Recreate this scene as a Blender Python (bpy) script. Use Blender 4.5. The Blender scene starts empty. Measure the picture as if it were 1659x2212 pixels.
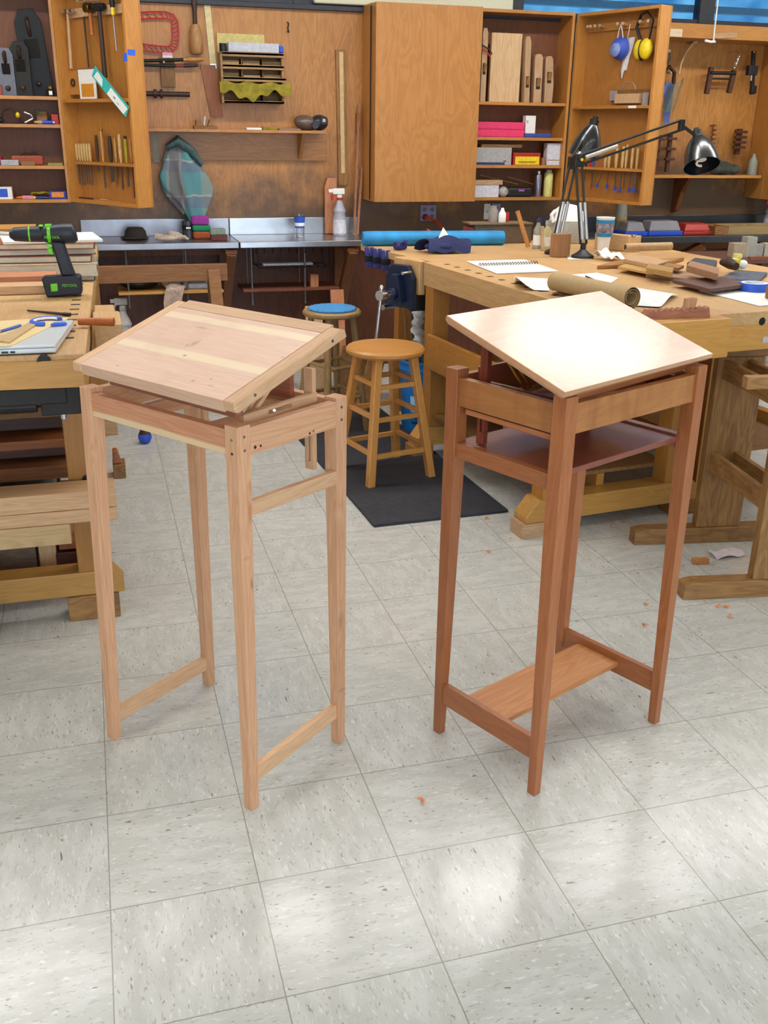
import bpy, bmesh, math, random
from mathutils import Vector, Matrix, Euler
random.seed(7)
C = bpy.context.scene.collection
sc = bpy.context.scene
PI = math.pi
# ---------------------------------------------------------------- camera (world: x along the back wall, y into the room, floor tiles on the axes)
CAM = Vector((0.0883507, -1.6413347, 1.4854252)); YAW, PIT, ROL, FPX = -0.28466, 0.372439, 0.0142341, 2103.79
_f = Vector((-math.sin(YAW)*math.cos(PIT), math.cos(YAW)*math.cos(PIT), -math.sin(PIT)))
_r = Vector((math.cos(YAW), math.sin(YAW), 0)); _u = _r.cross(_f)
RX = math.cos(ROL)*_r + math.sin(ROL)*_u; UP = -math.sin(ROL)*_r + math.cos(ROL)*_u; FW = _f
def V(*a): return Vector(a)
def P(u, v, x=None, y=None, z=None):
    """the point of a real plane (x=, y= or z=) that was measured at pixel (u, v) of the photograph"""
    d = FW + RX*((u-829.5)/FPX) - UP*((v-1106)/FPX)
    t = (x-CAM.x)/d.x if x is not None else (y-CAM.y)/d.y if y is not None else (z-CAM.z)/d.z
    return CAM + d*t
cd = bpy.data.cameras.new('camera'); cam = bpy.data.objects.new('camera', cd); C.objects.link(cam)
cam.matrix_world = Matrix(((RX.x, UP.x, -FW.x, CAM.x), (RX.y, UP.y, -FW.y, CAM.y), (RX.z, UP.z, -FW.z, CAM.z), (0, 0, 0, 1)))
cd.sensor_fit = 'VERTICAL'; cd.sensor_height = 36; cd.lens = FPX/2212*36; cd.clip_start = .05
sc.camera = cam
# ---------------------------------------------------------------- materials
def hx(s):
    s = s.lstrip('#'); f = lambda c: c/12.92 if c <= .04045 else ((c+.055)/1.055)**2.4
    return tuple(f(int(s[i:i+2], 16)/255) for i in (0, 2, 4)) + (1,)
MT = {}
def nodes(name):
    m = bpy.data.materials.new(name); m.use_nodes = True
    return m, m.node_tree.nodes, m.node_tree.links, m.node_tree.nodes['Principled BSDF']
def plain(name, col, rough=.5, metal=0, var=.12, bump=0, trans=0, coat=0, spec=None, scale=60):
    """one colour with a faint mottling"""
    if name in MT: return MT[name]
    m, N, L, b = nodes(name)
    tc = N.new('ShaderNodeTexCoord'); nz = N.new('ShaderNodeTexNoise'); nz.inputs['Scale'].default_value = scale; nz.inputs['Detail'].default_value = 4
    L.new(tc.outputs['Object'], nz.inputs['Vector'])
    hs = N.new('ShaderNodeHueSaturation'); hs.inputs['Color'].default_value = hx(col)
    mr = N.new('ShaderNodeMapRange'); mr.inputs['To Min'].default_value = 1-var; mr.inputs['To Max'].default_value = 1+var
    mr.inputs['From Min'].default_value = .3; mr.inputs['From Max'].default_value = .7
    L.new(nz.outputs['Fac'], mr.inputs['Value']); L.new(mr.outputs[0], hs.inputs['Value']); L.new(hs.outputs[0], b.inputs['Base Color'])
    b.inputs['Roughness'].default_value = rough; b.inputs['Metallic'].default_value = metal
    if trans: b.inputs['Transmission Weight'].default_value = trans
    if coat: b.inputs['Coat Weight'].default_value = coat; b.inputs['Coat Roughness'].default_value = .15
    if spec is not None: b.inputs['Specular IOR Level'].default_value = spec
    if bump:
        bp = N.new('ShaderNodeBump'); bp.inputs['Strength'].default_value = bump; bp.inputs['Distance'].default_value = .002
        L.new(nz.outputs['Fac'], bp.inputs['Height']); L.new(bp.outputs[0], b.inputs['Normal'])
    MT[name] = m; return m
def wood(name, light, dark, axis='X', rough=.5, rings=9, coat=0, vary=.12, stripes=None, knots=0, contrast=1, coat_rough=.2, stain=None, figure=0, spots=None):
    """straight or figured grain running along one axis of the part; the ids of the objects shift the figure from board to board"""
    key = name+axis
    if key in MT: return MT[key]
    m, N, L, b = nodes(key)
    tc = N.new('ShaderNodeTexCoord'); oi = N.new('ShaderNodeObjectInfo')
    ad = N.new('ShaderNodeVectorMath'); ad.operation = 'MULTIPLY_ADD'
    L.new(oi.outputs['Random'], ad.inputs[0]); ad.inputs[1].default_value = (7.3, 5.1, 9.7); L.new(tc.outputs['Object'], ad.inputs[2])
    mp = N.new('ShaderNodeMapping'); s = {'X': (1, rings, rings), 'Y': (rings, 1, rings), 'Z': (rings, rings, 1)}[axis]
    mp.inputs['Scale'].default_value = s; L.new(ad.outputs[0], mp.inputs['Vector'])
    n1 = N.new('ShaderNodeTexNoise'); n1.inputs['Scale'].default_value = 2.2; n1.inputs['Detail'].default_value = 3; n1.inputs['Distortion'].default_value = .6
    L.new(mp.outputs[0], n1.inputs['Vector'])
    mp2 = N.new('ShaderNodeMapping'); k = 260; s2 = {'X': (6, k, k), 'Y': (k, 6, k), 'Z': (k, k, 6)}[axis]
    mp2.inputs['Scale'].default_value = s2; L.new(ad.outputs[0], mp2.inputs['Vector'])
    n2 = N.new('ShaderNodeTexNoise'); n2.inputs['Scale'].default_value = 1; n2.inputs['Detail'].default_value = 2; L.new(mp2.outputs[0], n2.inputs['Vector'])
    # growth rings: fine sawtooth of the broad noise
    mu = N.new('ShaderNodeMath'); mu.operation = 'MULTIPLY'; mu.inputs[1].default_value = 9; L.new(n1.outputs['Fac'], mu.inputs[0])
    fr = N.new('ShaderNodeMath'); fr.operation = 'PINGPONG'; fr.inputs[1].default_value = .5; L.new(mu.outputs[0], fr.inputs[0])
    mx = N.new('ShaderNodeMath'); mx.operation = 'MULTIPLY_ADD'; L.new(fr.outputs[0], mx.inputs[0]); mx.inputs[1].default_value = .9*contrast
    m3 = N.new('ShaderNodeMath'); m3.operation = 'MULTIPLY_ADD'; L.new(n2.outputs['Fac'], m3.inputs[0]); m3.inputs[1].default_value = .7*contrast; m3.inputs[2].default_value = .15-.3*contrast+.15
    L.new(m3.outputs[0], mx.inputs[2])
    rp = N.new('ShaderNodeValToRGB'); rp.color_ramp.elements[0].color = hx(light); rp.color_ramp.elements[1].color = hx(dark)
    rp.color_ramp.elements[0].position = .15; rp.color_ramp.elements[1].position = .95
    L.new(mx.outputs[0], rp.inputs['Fac']); col = rp.outputs['Color']
    def mixin(fac, c):
        nonlocal col
        q = N.new('ShaderNodeMix'); q.data_type = 'RGBA'; L.new(fac, q.inputs['Factor']); L.new(col, q.inputs['A']); q.inputs['B'].default_value = hx(c); col = q.outputs['Result']
    if stripes:      # sapwood streaks at places across the board: (axis index, [(centre, half width)], colour)
        sx = N.new('ShaderNodeSeparateXYZ'); L.new(tc.outputs['Object'], sx.inputs[0])
        nw = N.new('ShaderNodeTexNoise'); nw.inputs['Scale'].default_value = 1.6; L.new(tc.outputs['Object'], nw.inputs['Vector'])
        wv = N.new('ShaderNodeMath'); wv.operation = 'MULTIPLY_ADD'; L.new(nw.outputs['Fac'], wv.inputs[0]); wv.inputs[1].default_value = .03; L.new(sx.outputs[stripes[0]], wv.inputs[2])
        for c0, hw in stripes[1]:
            d = N.new('ShaderNodeMath'); d.operation = 'SUBTRACT'; L.new(wv.outputs[0], d.inputs[0]); d.inputs[1].default_value = c0+.015
            a = N.new('ShaderNodeMath'); a.operation = 'ABSOLUTE'; L.new(d.outputs[0], a.inputs[0])
            r = N.new('ShaderNodeMapRange'); r.interpolation_type = 'SMOOTHSTEP'; L.new(a.outputs[0], r.inputs['Value'])
            r.inputs['From Min'].default_value = hw*.45; r.inputs['From Max'].default_value = hw; r.inputs['To Min'].default_value = .9; r.inputs['To Max'].default_value = 0
            mixin(r.outputs[0], stripes[2])
    if knots:
        vo = N.new('ShaderNodeTexVoronoi'); vo.inputs['Scale'].default_value = knots; mk = N.new('ShaderNodeMapping')
        mk.inputs['Scale'].default_value = {'X': (.5, 1, 1), 'Y': (1, .5, 1), 'Z': (1, 1, .5)}[axis]; L.new(ad.outputs[0], mk.inputs['Vector']); L.new(mk.outputs[0], vo.inputs['Vector'])
        r = N.new('ShaderNodeMapRange'); L.new(vo.outputs['Distance'], r.inputs['Value']); r.inputs['From Min'].default_value = .03; r.inputs['From Max'].default_value = .11; r.inputs['To Min'].default_value = .75; r.inputs['To Max'].default_value = 0
        mixin(r.outputs[0], dark); mixin_k = r
    if figure:       # curly figure across the grain
        w = N.new('ShaderNodeTexNoise'); w.inputs['Scale'].default_value = 1; mf = N.new('ShaderNodeMapping'); mf.inputs['Scale'].default_value = {'X': (28, 5, 5), 'Y': (5, 28, 5), 'Z': (5, 5, 28)}[axis]
        L.new(ad.outputs[0], mf.inputs['Vector']); L.new(mf.outputs[0], w.inputs['Vector'])
        r = N.new('ShaderNodeMapRange'); L.new(w.outputs['Fac'], r.inputs['Value']); r.inputs['From Min'].default_value = .5; r.inputs['From Max'].default_value = .72; r.inputs['To Max'].default_value = figure
        mixin(r.outputs[0], dark)
    if stain:        # soot and wear with an outline of its own: (colour, scale, threshold, strength)
        w = N.new('ShaderNodeTexNoise'); w.inputs['Scale'].default_value = stain[1]; w.inputs['Detail'].default_value = 6; L.new(ad.outputs[0], w.inputs['Vector'])
        r = N.new('ShaderNodeMapRange'); L.new(w.outputs['Fac'], r.inputs['Value']); r.inputs['From Min'].default_value = stain[2]; r.inputs['From Max'].default_value = stain[2]+.2; r.inputs['To Max'].default_value = stain[3]
        mixin(r.outputs[0], stain[0])
    for pos, sz, c, k_ in (spots or ()):      # single knots: (place, half sizes, colour, strength)
        sb_ = N.new('ShaderNodeVectorMath'); sb_.operation = 'SUBTRACT'; L.new(tc.outputs['Object'], sb_.inputs[0]); sb_.inputs[1].default_value = pos
        dv = N.new('ShaderNodeVectorMath'); dv.operation = 'DIVIDE'; L.new(sb_.outputs[0], dv.inputs[0]); dv.inputs[1].default_value = sz
        ln = N.new('ShaderNodeVectorMath'); ln.operation = 'LENGTH'; L.new(dv.outputs[0], ln.inputs[0])
        wn = N.new('ShaderNodeTexNoise'); wn.inputs['Scale'].default_value = 40; L.new(tc.outputs['Object'], wn.inputs['Vector'])
        am = N.new('ShaderNodeMath'); am.operation = 'MULTIPLY_ADD'; L.new(wn.outputs['Fac'], am.inputs[0]); am.inputs[1].default_value = .8; L.new(ln.outputs['Value'], am.inputs[2])
        r = N.new('ShaderNodeMapRange'); r.interpolation_type = 'SMOOTHSTEP'; L.new(am.outputs[0], r.inputs['Value']); r.inputs['From Min'].default_value = .6; r.inputs['From Max'].default_value = 1.4; r.inputs['To Min'].default_value = k_; r.inputs['To Max'].default_value = 0
        mixin(r.outputs[0], c)
    hs = N.new('ShaderNodeHueSaturation'); L.new(col, hs.inputs['Color'])
    mr = N.new('ShaderNodeMapRange'); mr.inputs['To Min'].default_value = 1-vary; mr.inputs['To Max'].default_value = 1+vary; L.new(oi.outputs['Random'], mr.inputs['Value']); L.new(mr.outputs[0], hs.inputs['Value'])
    L.new(hs.outputs[0], b.inputs['Base Color'])
    b.inputs['Roughness'].default_value = rough
    if coat: b.inputs['Coat Weight'].default_value = coat; b.inputs['Coat Roughness'].default_value = coat_rough
    bp = N.new('ShaderNodeBump'); bp.inputs['Strength'].default_value = .12; bp.inputs['Distance'].default_value = .001; L.new(n2.outputs['Fac'], bp.inputs['Height']); L.new(bp.outputs[0], b.inputs['Normal'])
    MT[key] = m; return m
def glass(name, col='#FFFFFF', rough=.02, ior=1.45):
    if name in MT: return MT[name]
    m, N, L, b = nodes(name); b.inputs['Base Color'].default_value = hx(col); b.inputs['Transmission Weight'].default_value = 1; b.inputs['Roughness'].default_value = rough; b.inputs['IOR'].default_value = ior
    MT[name] = m; return m
def emit(name, col, s):
    if name in MT: return MT[name]
    m, N, L, b = nodes(name); b.inputs['Emission Color'].default_value = hx(col); b.inputs['Emission Strength'].default_value = s; b.inputs['Base Color'].default_value = hx(col)
    MT[name] = m; return m
# ---------------------------------------------------------------- meshes
class M:
    def __init__(s): s.bm = bmesh.new()
    def hexa(s, b4, t4):
        v = [s.bm.verts.new(p) for p in list(b4)+list(t4)]
        for f in ((3, 2, 1, 0), (4, 5, 6, 7), (0, 1, 5, 4), (1, 2, 6, 5), (2, 3, 7, 6), (3, 0, 4, 7)): s.bm.faces.new([v[i] for i in f])
        return s
    def b2(s, a, b):
        x0, y0, z0 = map(min, a, b); x1, y1, z1 = map(max, a, b)
        return s.hexa([(x0, y0, z0), (x1, y0, z0), (x1, y1, z0), (x0, y1, z0)], [(x0, y0, z1), (x1, y0, z1), (x1, y1, z1), (x0, y1, z1)])
    def box(s, c, d, R=None):
        R = Matrix.Identity(3) if R is None else (R.to_matrix() if isinstance(R, Euler) else R); c = Vector(c); h = Vector(d)/2
        q = lambda z: [c+R@Vector((x*h.x, y*h.y, z*h.z)) for x, y in ((-1, -1), (1, -1), (1, 1), (-1, 1))]
        return s.hexa(q(-1), q(1))
    def bar(s, a, b, w, t, up=(0, 0, 1)):
        """a bar of section w (sideways) x t (along up) from a to b"""
        a, b = Vector(a), Vector(b); d = (b-a).normalized(); x = d.cross(Vector(up))
        if x.length < 1e-4: x = d.cross(Vector((0, 1, 0)))
        x.normalize(); z = x.cross(d)
        q = lambda p: [p+x*(i*w/2)+z*(j*t/2) for i, j in ((-1, -1), (1, -1), (1, 1), (-1, 1))]
        return s.hexa(q(a), q(b))
    def taper(s, c0, w0, c1, w1):
        """a square post from bottom centre c0 (width w0) to top centre c1 (width w1)"""
        q = lambda c, w: [Vector(c)+Vector((i*w[0]/2, j*w[1]/2, 0)) for i, j in ((-1, -1), (1, -1), (1, 1), (-1, 1))]
        return s.hexa(q(c0, w0), q(c1, w1))
    def prism(s, pts, o, ex, ey, t):
        """polygon pts in the plane (o, ex, ey), thickness t along ex x ey"""
        o, ex, ey = Vector(o), Vector(ex).normalized(), Vector(ey).normalized(); n = ex.cross(ey)*t
        A = [s.bm.verts.new(o+ex*p[0]+ey*p[1]) for p in pts]; B = [s.bm.verts.new(o+ex*p[0]+ey*p[1]+n) for p in pts]; k = len(pts)
        s.bm.faces.new(A[::-1]); s.bm.faces.new(B)
        for i in range(k): s.bm.faces.new((A[i], A[(i+1) % k], B[(i+1) % k], B[i]))
        return s
    def rings(s, R, cap=True, close=False):
        W = [[s.bm.verts.new(p) for p in r] for r in R]; k = len(W[0])
        for a, b in zip(W, W[1:]+([W[0]] if close else [])):
            for i in range(k): s.bm.faces.new((a[i], a[(i+1) % k], b[(i+1) % k], b[i]))
        if cap and not close: s.bm.faces.new(W[0][::-1]); s.bm.faces.new(W[-1])
        return s
    def lathe(s, prof, o=(0, 0, 0), ax=(0, 0, 1), n=20, sx=1, cap=True):
        """profile [(radius, height)] about the axis ax through o"""
        o, a = Vector(o), Vector(ax).normalized(); x = a.orthogonal().normalized(); y = a.cross(x)
        return s.rings([[o+a*h+(x*math.cos(2*PI*i/n)*sx+y*math.sin(2*PI*i/n))*max(r, 1e-4) for i in range(n)] for r, h in prof], cap)
    def cyl(s, a, b, r, r2=None, n=16):
        a, b = Vector(a), Vector(b); return s.lathe([(r, 0), (r if r2 is None else r2, (b-a).length)], a, b-a, n)
    def tube(s, pts, r, n=8, close=False, flat=1):
        pts = [Vector(p) for p in pts]; k = len(pts); T = []
        for i in range(k):
            d = (pts[(i+1) % k]-pts[i-1]) if close else (pts[min(i+1, k-1)]-pts[max(i-1, 0)])
            T.append(d.normalized())
        x = T[0].orthogonal().normalized(); R = []
        for i in range(k):
            x = (x-T[i]*x.dot(T[i])).normalized(); y = T[i].cross(x); rr = r[i] if isinstance(r, (list, tuple)) else r
            R.append([pts[i]+x*math.cos(2*PI*j/n)*rr+y*math.sin(2*PI*j/n)*rr*flat for j in range(n)])
        return s.rings(R, not close, close)
    def ell(s, c, r, R=None, nu=16, nv=10):
        c = Vector(c); R = R.to_matrix() if isinstance(R, Euler) else (R or Matrix.Identity(3)); rr = (r, r, r) if isinstance(r, (int, float)) else r
        W = []
        for j in range(nv+1):
            th = PI*j/nv; sn = max(math.sin(th), 1e-3)
            W.append([c+R@Vector((rr[0]*sn*math.cos(2*PI*i/nu), rr[1]*sn*math.sin(2*PI*i/nu), -rr[2]*math.cos(th))) for i in range(nu)])
        return s.rings(W)
    def sheet(s, fn, nu, nv, t=0):
        """surface fn(u, v) over [0,1]^2, given thickness t"""
        G = [[Vector(fn(i/nu, j/nv)) for j in range(nv+1)] for i in range(nu+1)]
        def nrm(i, j):
            a = G[min(i+1, nu)][j]-G[max(i-1, 0)][j]; b = G[i][min(j+1, nv)]-G[i][max(j-1, 0)]; n = a.cross(b)
            return n.normalized() if n.length > 1e-9 else Vector((0, 0, 1))
        A = [[s.bm.verts.new(G[i][j]) for j in range(nv+1)] for i in range(nu+1)]
        for i in range(nu):
            for j in range(nv): s.bm.faces.new((A[i][j], A[i+1][j], A[i+1][j+1], A[i][j+1]))
        if t:
            B = [[s.bm.verts.new(G[i][j]-nrm(i, j)*t) for j in range(nv+1)] for i in range(nu+1)]
            for i in range(nu):
                for j in range(nv): s.bm.faces.new((B[i][j+1], B[i+1][j+1], B[i+1][j], B[i][j]))
            rim = [(i, 0) for i in range(nu)]+[(nu, j) for j in range(nv)]+[(i, nv) for i in range(nu, 0, -1)]+[(0, j) for j in range(nv, 0, -1)]
            for k, (i, j) in enumerate(rim):
                i2, j2 = rim[(k+1) % len(rim)]; s.bm.faces.new((A[i][j], B[i][j], B[i2][j2], A[i2][j2]))
        return s
    def xf(s, m):
        bmesh.ops.transform(s.bm, matrix=m, verts=s.bm.verts); return s
MW = {}
def link(name, me, parent=None):
    o = bpy.data.objects.new(name, me); C.objects.link(o)
    if parent: o.parent = parent
    return o
def obj(name, m, mat, parent=None, label=None, cat=None, group=None, kind=None, bev=0, smooth=None, mat4=None, world=False, keep=False, seg=2):
    bm = m.bm
    if world and parent: bmesh.ops.transform(bm, matrix=MW[parent.name].inverted(), verts=bm.verts)
    loc = None
    if parent is None and kind != 'structure' and not keep:
        xs = [v.co for v in bm.verts]; lo = [min(p[i] for p in xs) for i in range(3)]; hi = [max(p[i] for p in xs) for i in range(3)]
        loc = Vector(((lo[0]+hi[0])/2, (lo[1]+hi[1])/2, lo[2])); bmesh.ops.translate(bm, vec=-loc, verts=bm.verts)
    bmesh.ops.recalc_face_normals(bm, faces=bm.faces)
    me = bpy.data.meshes.new(name); bm.to_mesh(me); bm.free()
    for q in (mat if isinstance(mat, (list, tuple)) else [mat]): me.materials.append(q)
    if smooth is not None:
        for p in me.polygons: p.use_smooth = True
        me.set_sharp_from_angle(angle=math.radians(smooth))
    o = link(name, me, parent)
    if loc: o.location = loc
    if mat4: o.matrix_local = mat4
    MW[o.name] = MW[parent.name] if parent else Matrix.Translation(loc or (0, 0, 0))
    if bev:
        b = o.modifiers.new('edges', 'BEVEL'); b.width = bev; b.segments = seg; b.limit_method = 'ANGLE'; b.angle_limit = math.radians(35)
    if label: o['label'] = label
    if cat: o['category'] = cat
    if group: o['group'] = group
    if kind: o['kind'] = kind
    return o
def thing(name, label, cat, loc=(0, 0, 0), rot=0, group=None):
    o = bpy.data.objects.new(name, None); C.objects.link(o); o.empty_display_size = .05
    R = rot if isinstance(rot, Matrix) else Matrix.Rotation(rot, 4, 'Z')
    MW[o.name] = Matrix.Translation(loc)@R; o.matrix_world = MW[o.name]
    o['label'] = label; o['category'] = cat
    if group: o['group'] = group
    return o
def dup(root, label=None, mw=None, group=None):
    """a copy of a thing with copies of its parts and sub-parts"""
    r = root.copy(); C.objects.link(r)
    if mw is not None: r.matrix_world = mw
    if label: r['label'] = label
    if group: r['group'] = group
    for ch in list(root.children):
        c = ch.copy(); C.objects.link(c); c.parent = r
        for g in ch.children:
            d = g.copy(); C.objects.link(d); d.parent = c
    return r
def text(name, body, size, mat, parent, m4, depth=.0006):
    cu = bpy.data.curves.new(name, 'FONT'); cu.body = body; cu.size = size; cu.extrude = depth/2; cu.align_x = 'CENTER'; cu.align_y = 'CENTER'; tmp = bpy.data.objects.new('tmp', cu); C.objects.link(tmp); bpy.context.view_layer.update()
    me = bpy.data.meshes.new_from_object(tmp.evaluated_get(bpy.context.evaluated_depsgraph_get())); bpy.data.objects.remove(tmp); bpy.data.curves.remove(cu)
    me.materials.clear(); me.materials.append(mat)
    o = link(name, me, parent); o.matrix_local = m4; MW[o.name] = MW[parent.name]; return o
def frame(o, ex, ey):
    ex = Vector(ex).normalized(); ez = ex.cross(Vector(ey)).normalized(); ey = ez.cross(ex)
    return Matrix(((ex.x, ey.x, ez.x, o[0]), (ex.y, ey.y, ez.y, o[1]), (ex.z, ey.z, ez.z, o[2]), (0, 0, 0, 1)))
# ---------------------------------------------------------------- palette
def fir(a): return wood('fresh_fir', '#DDAE88', '#C48C66', a, rough=.55, rings=14, knots=3.2, contrast=.8)
def fir_light(a): return wood('pale_fir', '#E0B890', '#C89870', a, rough=.55, rings=14, contrast=.8)
def red(a): return wood('oiled_cherry', '#B06C3E', '#8A4A26', a, rough=.36, rings=8, coat=.25, contrast=.6, coat_rough=.3)
def redfig(a): return wood('figured_cherry', '#BE8044', '#94552A', a, rough=.36, rings=6, coat=.25, contrast=.5, coat_rough=.3, figure=.6)
def ply(a): return wood('varnished_plywood', '#BE8444', '#A0642C', a, rough=.42, rings=5, coat=.15, contrast=.8, coat_rough=.3)
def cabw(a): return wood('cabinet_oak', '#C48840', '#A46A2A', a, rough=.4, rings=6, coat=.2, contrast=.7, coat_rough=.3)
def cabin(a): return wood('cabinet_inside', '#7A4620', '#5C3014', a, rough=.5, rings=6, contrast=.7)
def maple(a): return wood('bench_maple', '#D4AE7C', '#B68C58', a, rough=.48, rings=10, contrast=.8, stain=('#9A7040', 3.5, .54, .45))
def bencho(a): return wood('bench_varnished', '#C6944C', '#A87632', a, rough=.42, rings=8, coat=.15, contrast=.7)
def oldb(a): return wood('bench_leg_oak', '#B47C36', '#946024', a, rough=.45, rings=8, coat=.1, contrast=.7)
def scrap(a): return wood('scrap_brown', '#A27442', '#785228', a, rough=.6, rings=10, vary=.3)
def scrapl(a): return wood('scrap_pale', '#CDA983', '#B08A62', a, rough=.6, rings=10, vary=.15)
def walnut(a): return wood('walnut', '#6E4A3C', '#4C3028', a, rough=.55, rings=10)
def spalt(a): return wood('spalted_timber', '#A67C48', '#7A5228', a, rough=.6, rings=6, knots=4, stain=('#5A4028', 9, .55, .6))
def stoolw(a): return wood('stool_birch', '#C98F4A', '#AE7432', a, rough=.4, rings=7, coat=.2, contrast=.6)
BLK = plain('black_plastic', '#141416', .45); GRN = plain('lime_green_plastic', '#6FD22C', .4); WHT = plain('white_paper', '#F2F1EC', .7, var=.04); DBLUE = plain('navy_cloth', '#1B2450', .85, bump=.4)
STEEL = plain('brushed_steel', '#C4C6CC', .28, 1, var=.06, scale=18); CHR = plain('chrome', '#D8D8DC', .12, 1, var=.05); BRASS = plain('brass', '#8C7638', .3, 1); IRON = plain('dark_iron', '#2B2926', .5, .6); SCREW = plain('zinc_screw', '#8C9096', .35, .9)
RED = plain('red_plastic', '#C4221C', .4); BLU = plain('blue_plastic', '#2450C8', .45); YEL = plain('yellow_plastic', '#F0D21E', .4); CLR = plain('milky_plastic', '#C9C8C0', .45, trans=.3); BLADE = plain('tool_steel', '#8F8A88', .35, .9); BLUETAPE = plain('blue_tape', '#2E62D8', .6)
HANDLE = wood('tool_handle', '#C08A48', '#9A642C', 'Z', rough=.4, rings=10, coat=.2); HANDD = plain('dark_handle', '#3A2418', .5); GREYC = plain('grey_card', '#B8B5B0', .7)
# ---------------------------------------------------------------- the room
X0, X1, Y0, YW, ZC = -3.2, 6.6, -5.2, 4.70, 3.06
def floor_mat():
    m, N, L, b = nodes('vinyl_tile'); T = .3048
    tc = N.new('ShaderNodeTexCoord'); sx = N.new('ShaderNodeSeparateXYZ'); L.new(tc.outputs['Object'], sx.inputs[0])
    def mth(op, a, b_=None, c=None):
        n = N.new('ShaderNodeMath'); n.operation = op
        for i, q in enumerate((a, b_, c)):
            if q is None: continue
            if isinstance(q, (int, float)): n.inputs[i].default_value = q
            else: L.new(q, n.inputs[i])
        return n.outputs[0]
    ux, uy = mth('DIVIDE', sx.outputs[0], T), mth('DIVIDE', sx.outputs[1], T)
    ix, iy = mth('FLOOR', ux), mth('FLOOR', uy)
    par = mth('ABSOLUTE', mth('MODULO', mth('ADD', ix, iy), 2.0))
    par = mth('GREATER_THAN', par, .5)
    # fleck coordinates: quarter turned on every other tile, and shifted tile by tile
    cb = N.new('ShaderNodeCombineXYZ'); L.new(sx.outputs[1], cb.inputs[0]); L.new(sx.outputs[0], cb.inputs[1])
    off = N.new('ShaderNodeCombineXYZ'); L.new(mth('MULTIPLY', ix, 3.17), off.inputs[0]); L.new(mth('MULTIPLY', iy, 5.31), off.inputs[1])
    mv = N.new('ShaderNodeMix'); mv.data_type = 'VECTOR'; L.new(par, mv.inputs['Factor']); L.new(tc.outputs['Object'], mv.inputs['A']); L.new(cb.outputs[0], mv.inputs['B'])
    av = N.new('ShaderNodeVectorMath'); L.new(mv.outputs['Result'], av.inputs[0]); L.new(off.outputs[0], av.inputs[1])
    def fleck(sc_, lo, hi, seed, det=2):
        mp = N.new('ShaderNodeMapping'); mp.inputs['Scale'].default_value = sc_; mp.inputs['Location'].default_value = (seed, seed*2, 0); L.new(av.outputs[0], mp.inputs['Vector'])
        n = N.new('ShaderNodeTexNoise'); n.inputs['Scale'].default_value = 1; n.inputs['Detail'].default_value = det; n.inputs['Distortion'].default_value = .4; L.new(mp.outputs[0], n.inputs['Vector'])
        r = N.new('ShaderNodeMapRange'); L.new(n.outputs['Fac'], r.inputs['Value']); r.inputs['From Min'].default_value = lo; r.inputs['From Max'].default_value = hi; return r.outputs[0]
    col = None
    def mix(fac, a, c):
        q = N.new('ShaderNodeMix'); q.data_type = 'RGBA'; L.new(fac, q.inputs['Factor'])
        if isinstance(a, str): q.inputs['A'].default_value = hx(a)
        else: L.new(a, q.inputs['A'])
        q.inputs['B'].default_value = hx(c); return q.outputs['Result']
    col = mix(fleck((9, 26, 9), .42, .62, 1.3), '#C3C3BD', '#CECEC9')
    col = mix(fleck((42, 130, 40), .60, .70, 4.1), col, '#DADAD6')
    col = mix(fleck((34, 120, 40), .615, .70, 9.7), col, '#B8B5AC')
    col = mix(fleck((46, 150, 50), .66, .74, 15.2), col, '#A0968A')
    col = mix(fleck((60, 170, 60), .665, .74, 31.7), col, '#96806F')
    col = mix(fleck((30, 95, 40), .735, .78, 22.9, 1), col, '#86776A')
    ex = mth('MINIMUM', mth('FRACT', ux), mth('SUBTRACT', 1, mth('FRACT', ux))); ey = mth('MINIMUM', mth('FRACT', uy), mth('SUBTRACT', 1, mth('FRACT', uy)))
    ln = mth('LESS_THAN', mth('MINIMUM', ex, ey), .0042)
    col = mix(mth('MULTIPLY', ln, .75), col, '#857F72')
    L.new(col, b.inputs['Base Color'])
    n = N.new('ShaderNodeTexNoise'); n.inputs['Scale'].default_value = 2.6; n.inputs['Detail'].default_value = 3; L.new(tc.outputs['Object'], n.inputs['Vector'])
    r = N.new('ShaderNodeMapRange'); L.new(n.outputs['Fac'], r.inputs['Value']); r.inputs['To Min'].default_value = .10; r.inputs['To Max'].default_value = .30; L.new(r.outputs[0], b.inputs['Roughness'])
    bp = N.new('ShaderNodeBump'); bp.inputs['Strength'].default_value = .25; bp.inputs['Distance'].default_value = .012; L.new(n.outputs['Fac'], bp.inputs['Height']); L.new(bp.outputs[0], b.inputs['Normal'])
    return m
obj('floor', M().b2((X0, Y0, -.1), (X1, YW+.1, 0)), floor_mat(), kind='structure')
PAINT = plain('white_paint', '#C8C5BC', .7, var=.03)
obj('ceiling', M().b2((X0, Y0, ZC), (X1, YW, ZC+.1)), PAINT, kind='structure')
obj('wall_west', M().b2((X0-.1, Y0, 0), (X0, YW, ZC)), PAINT, kind='structure')
obj('wall_east', M().b2((X1, Y0, 0), (X1+.1, YW, ZC)), PAINT, kind='structure')
ws = M()
for a, b in (((X0, 0), (X1, .15)), ((X0, 2.6), (X1, ZC)), ((X0, .15), (-1.6, 2.6)), ((3.6, .15), (X1, 2.6))): ws.b2((a[0], Y0-.1, a[1]), (b[0], Y0, b[1]))
obj('wall_south', ws, PAINT, kind='structure')
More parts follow.
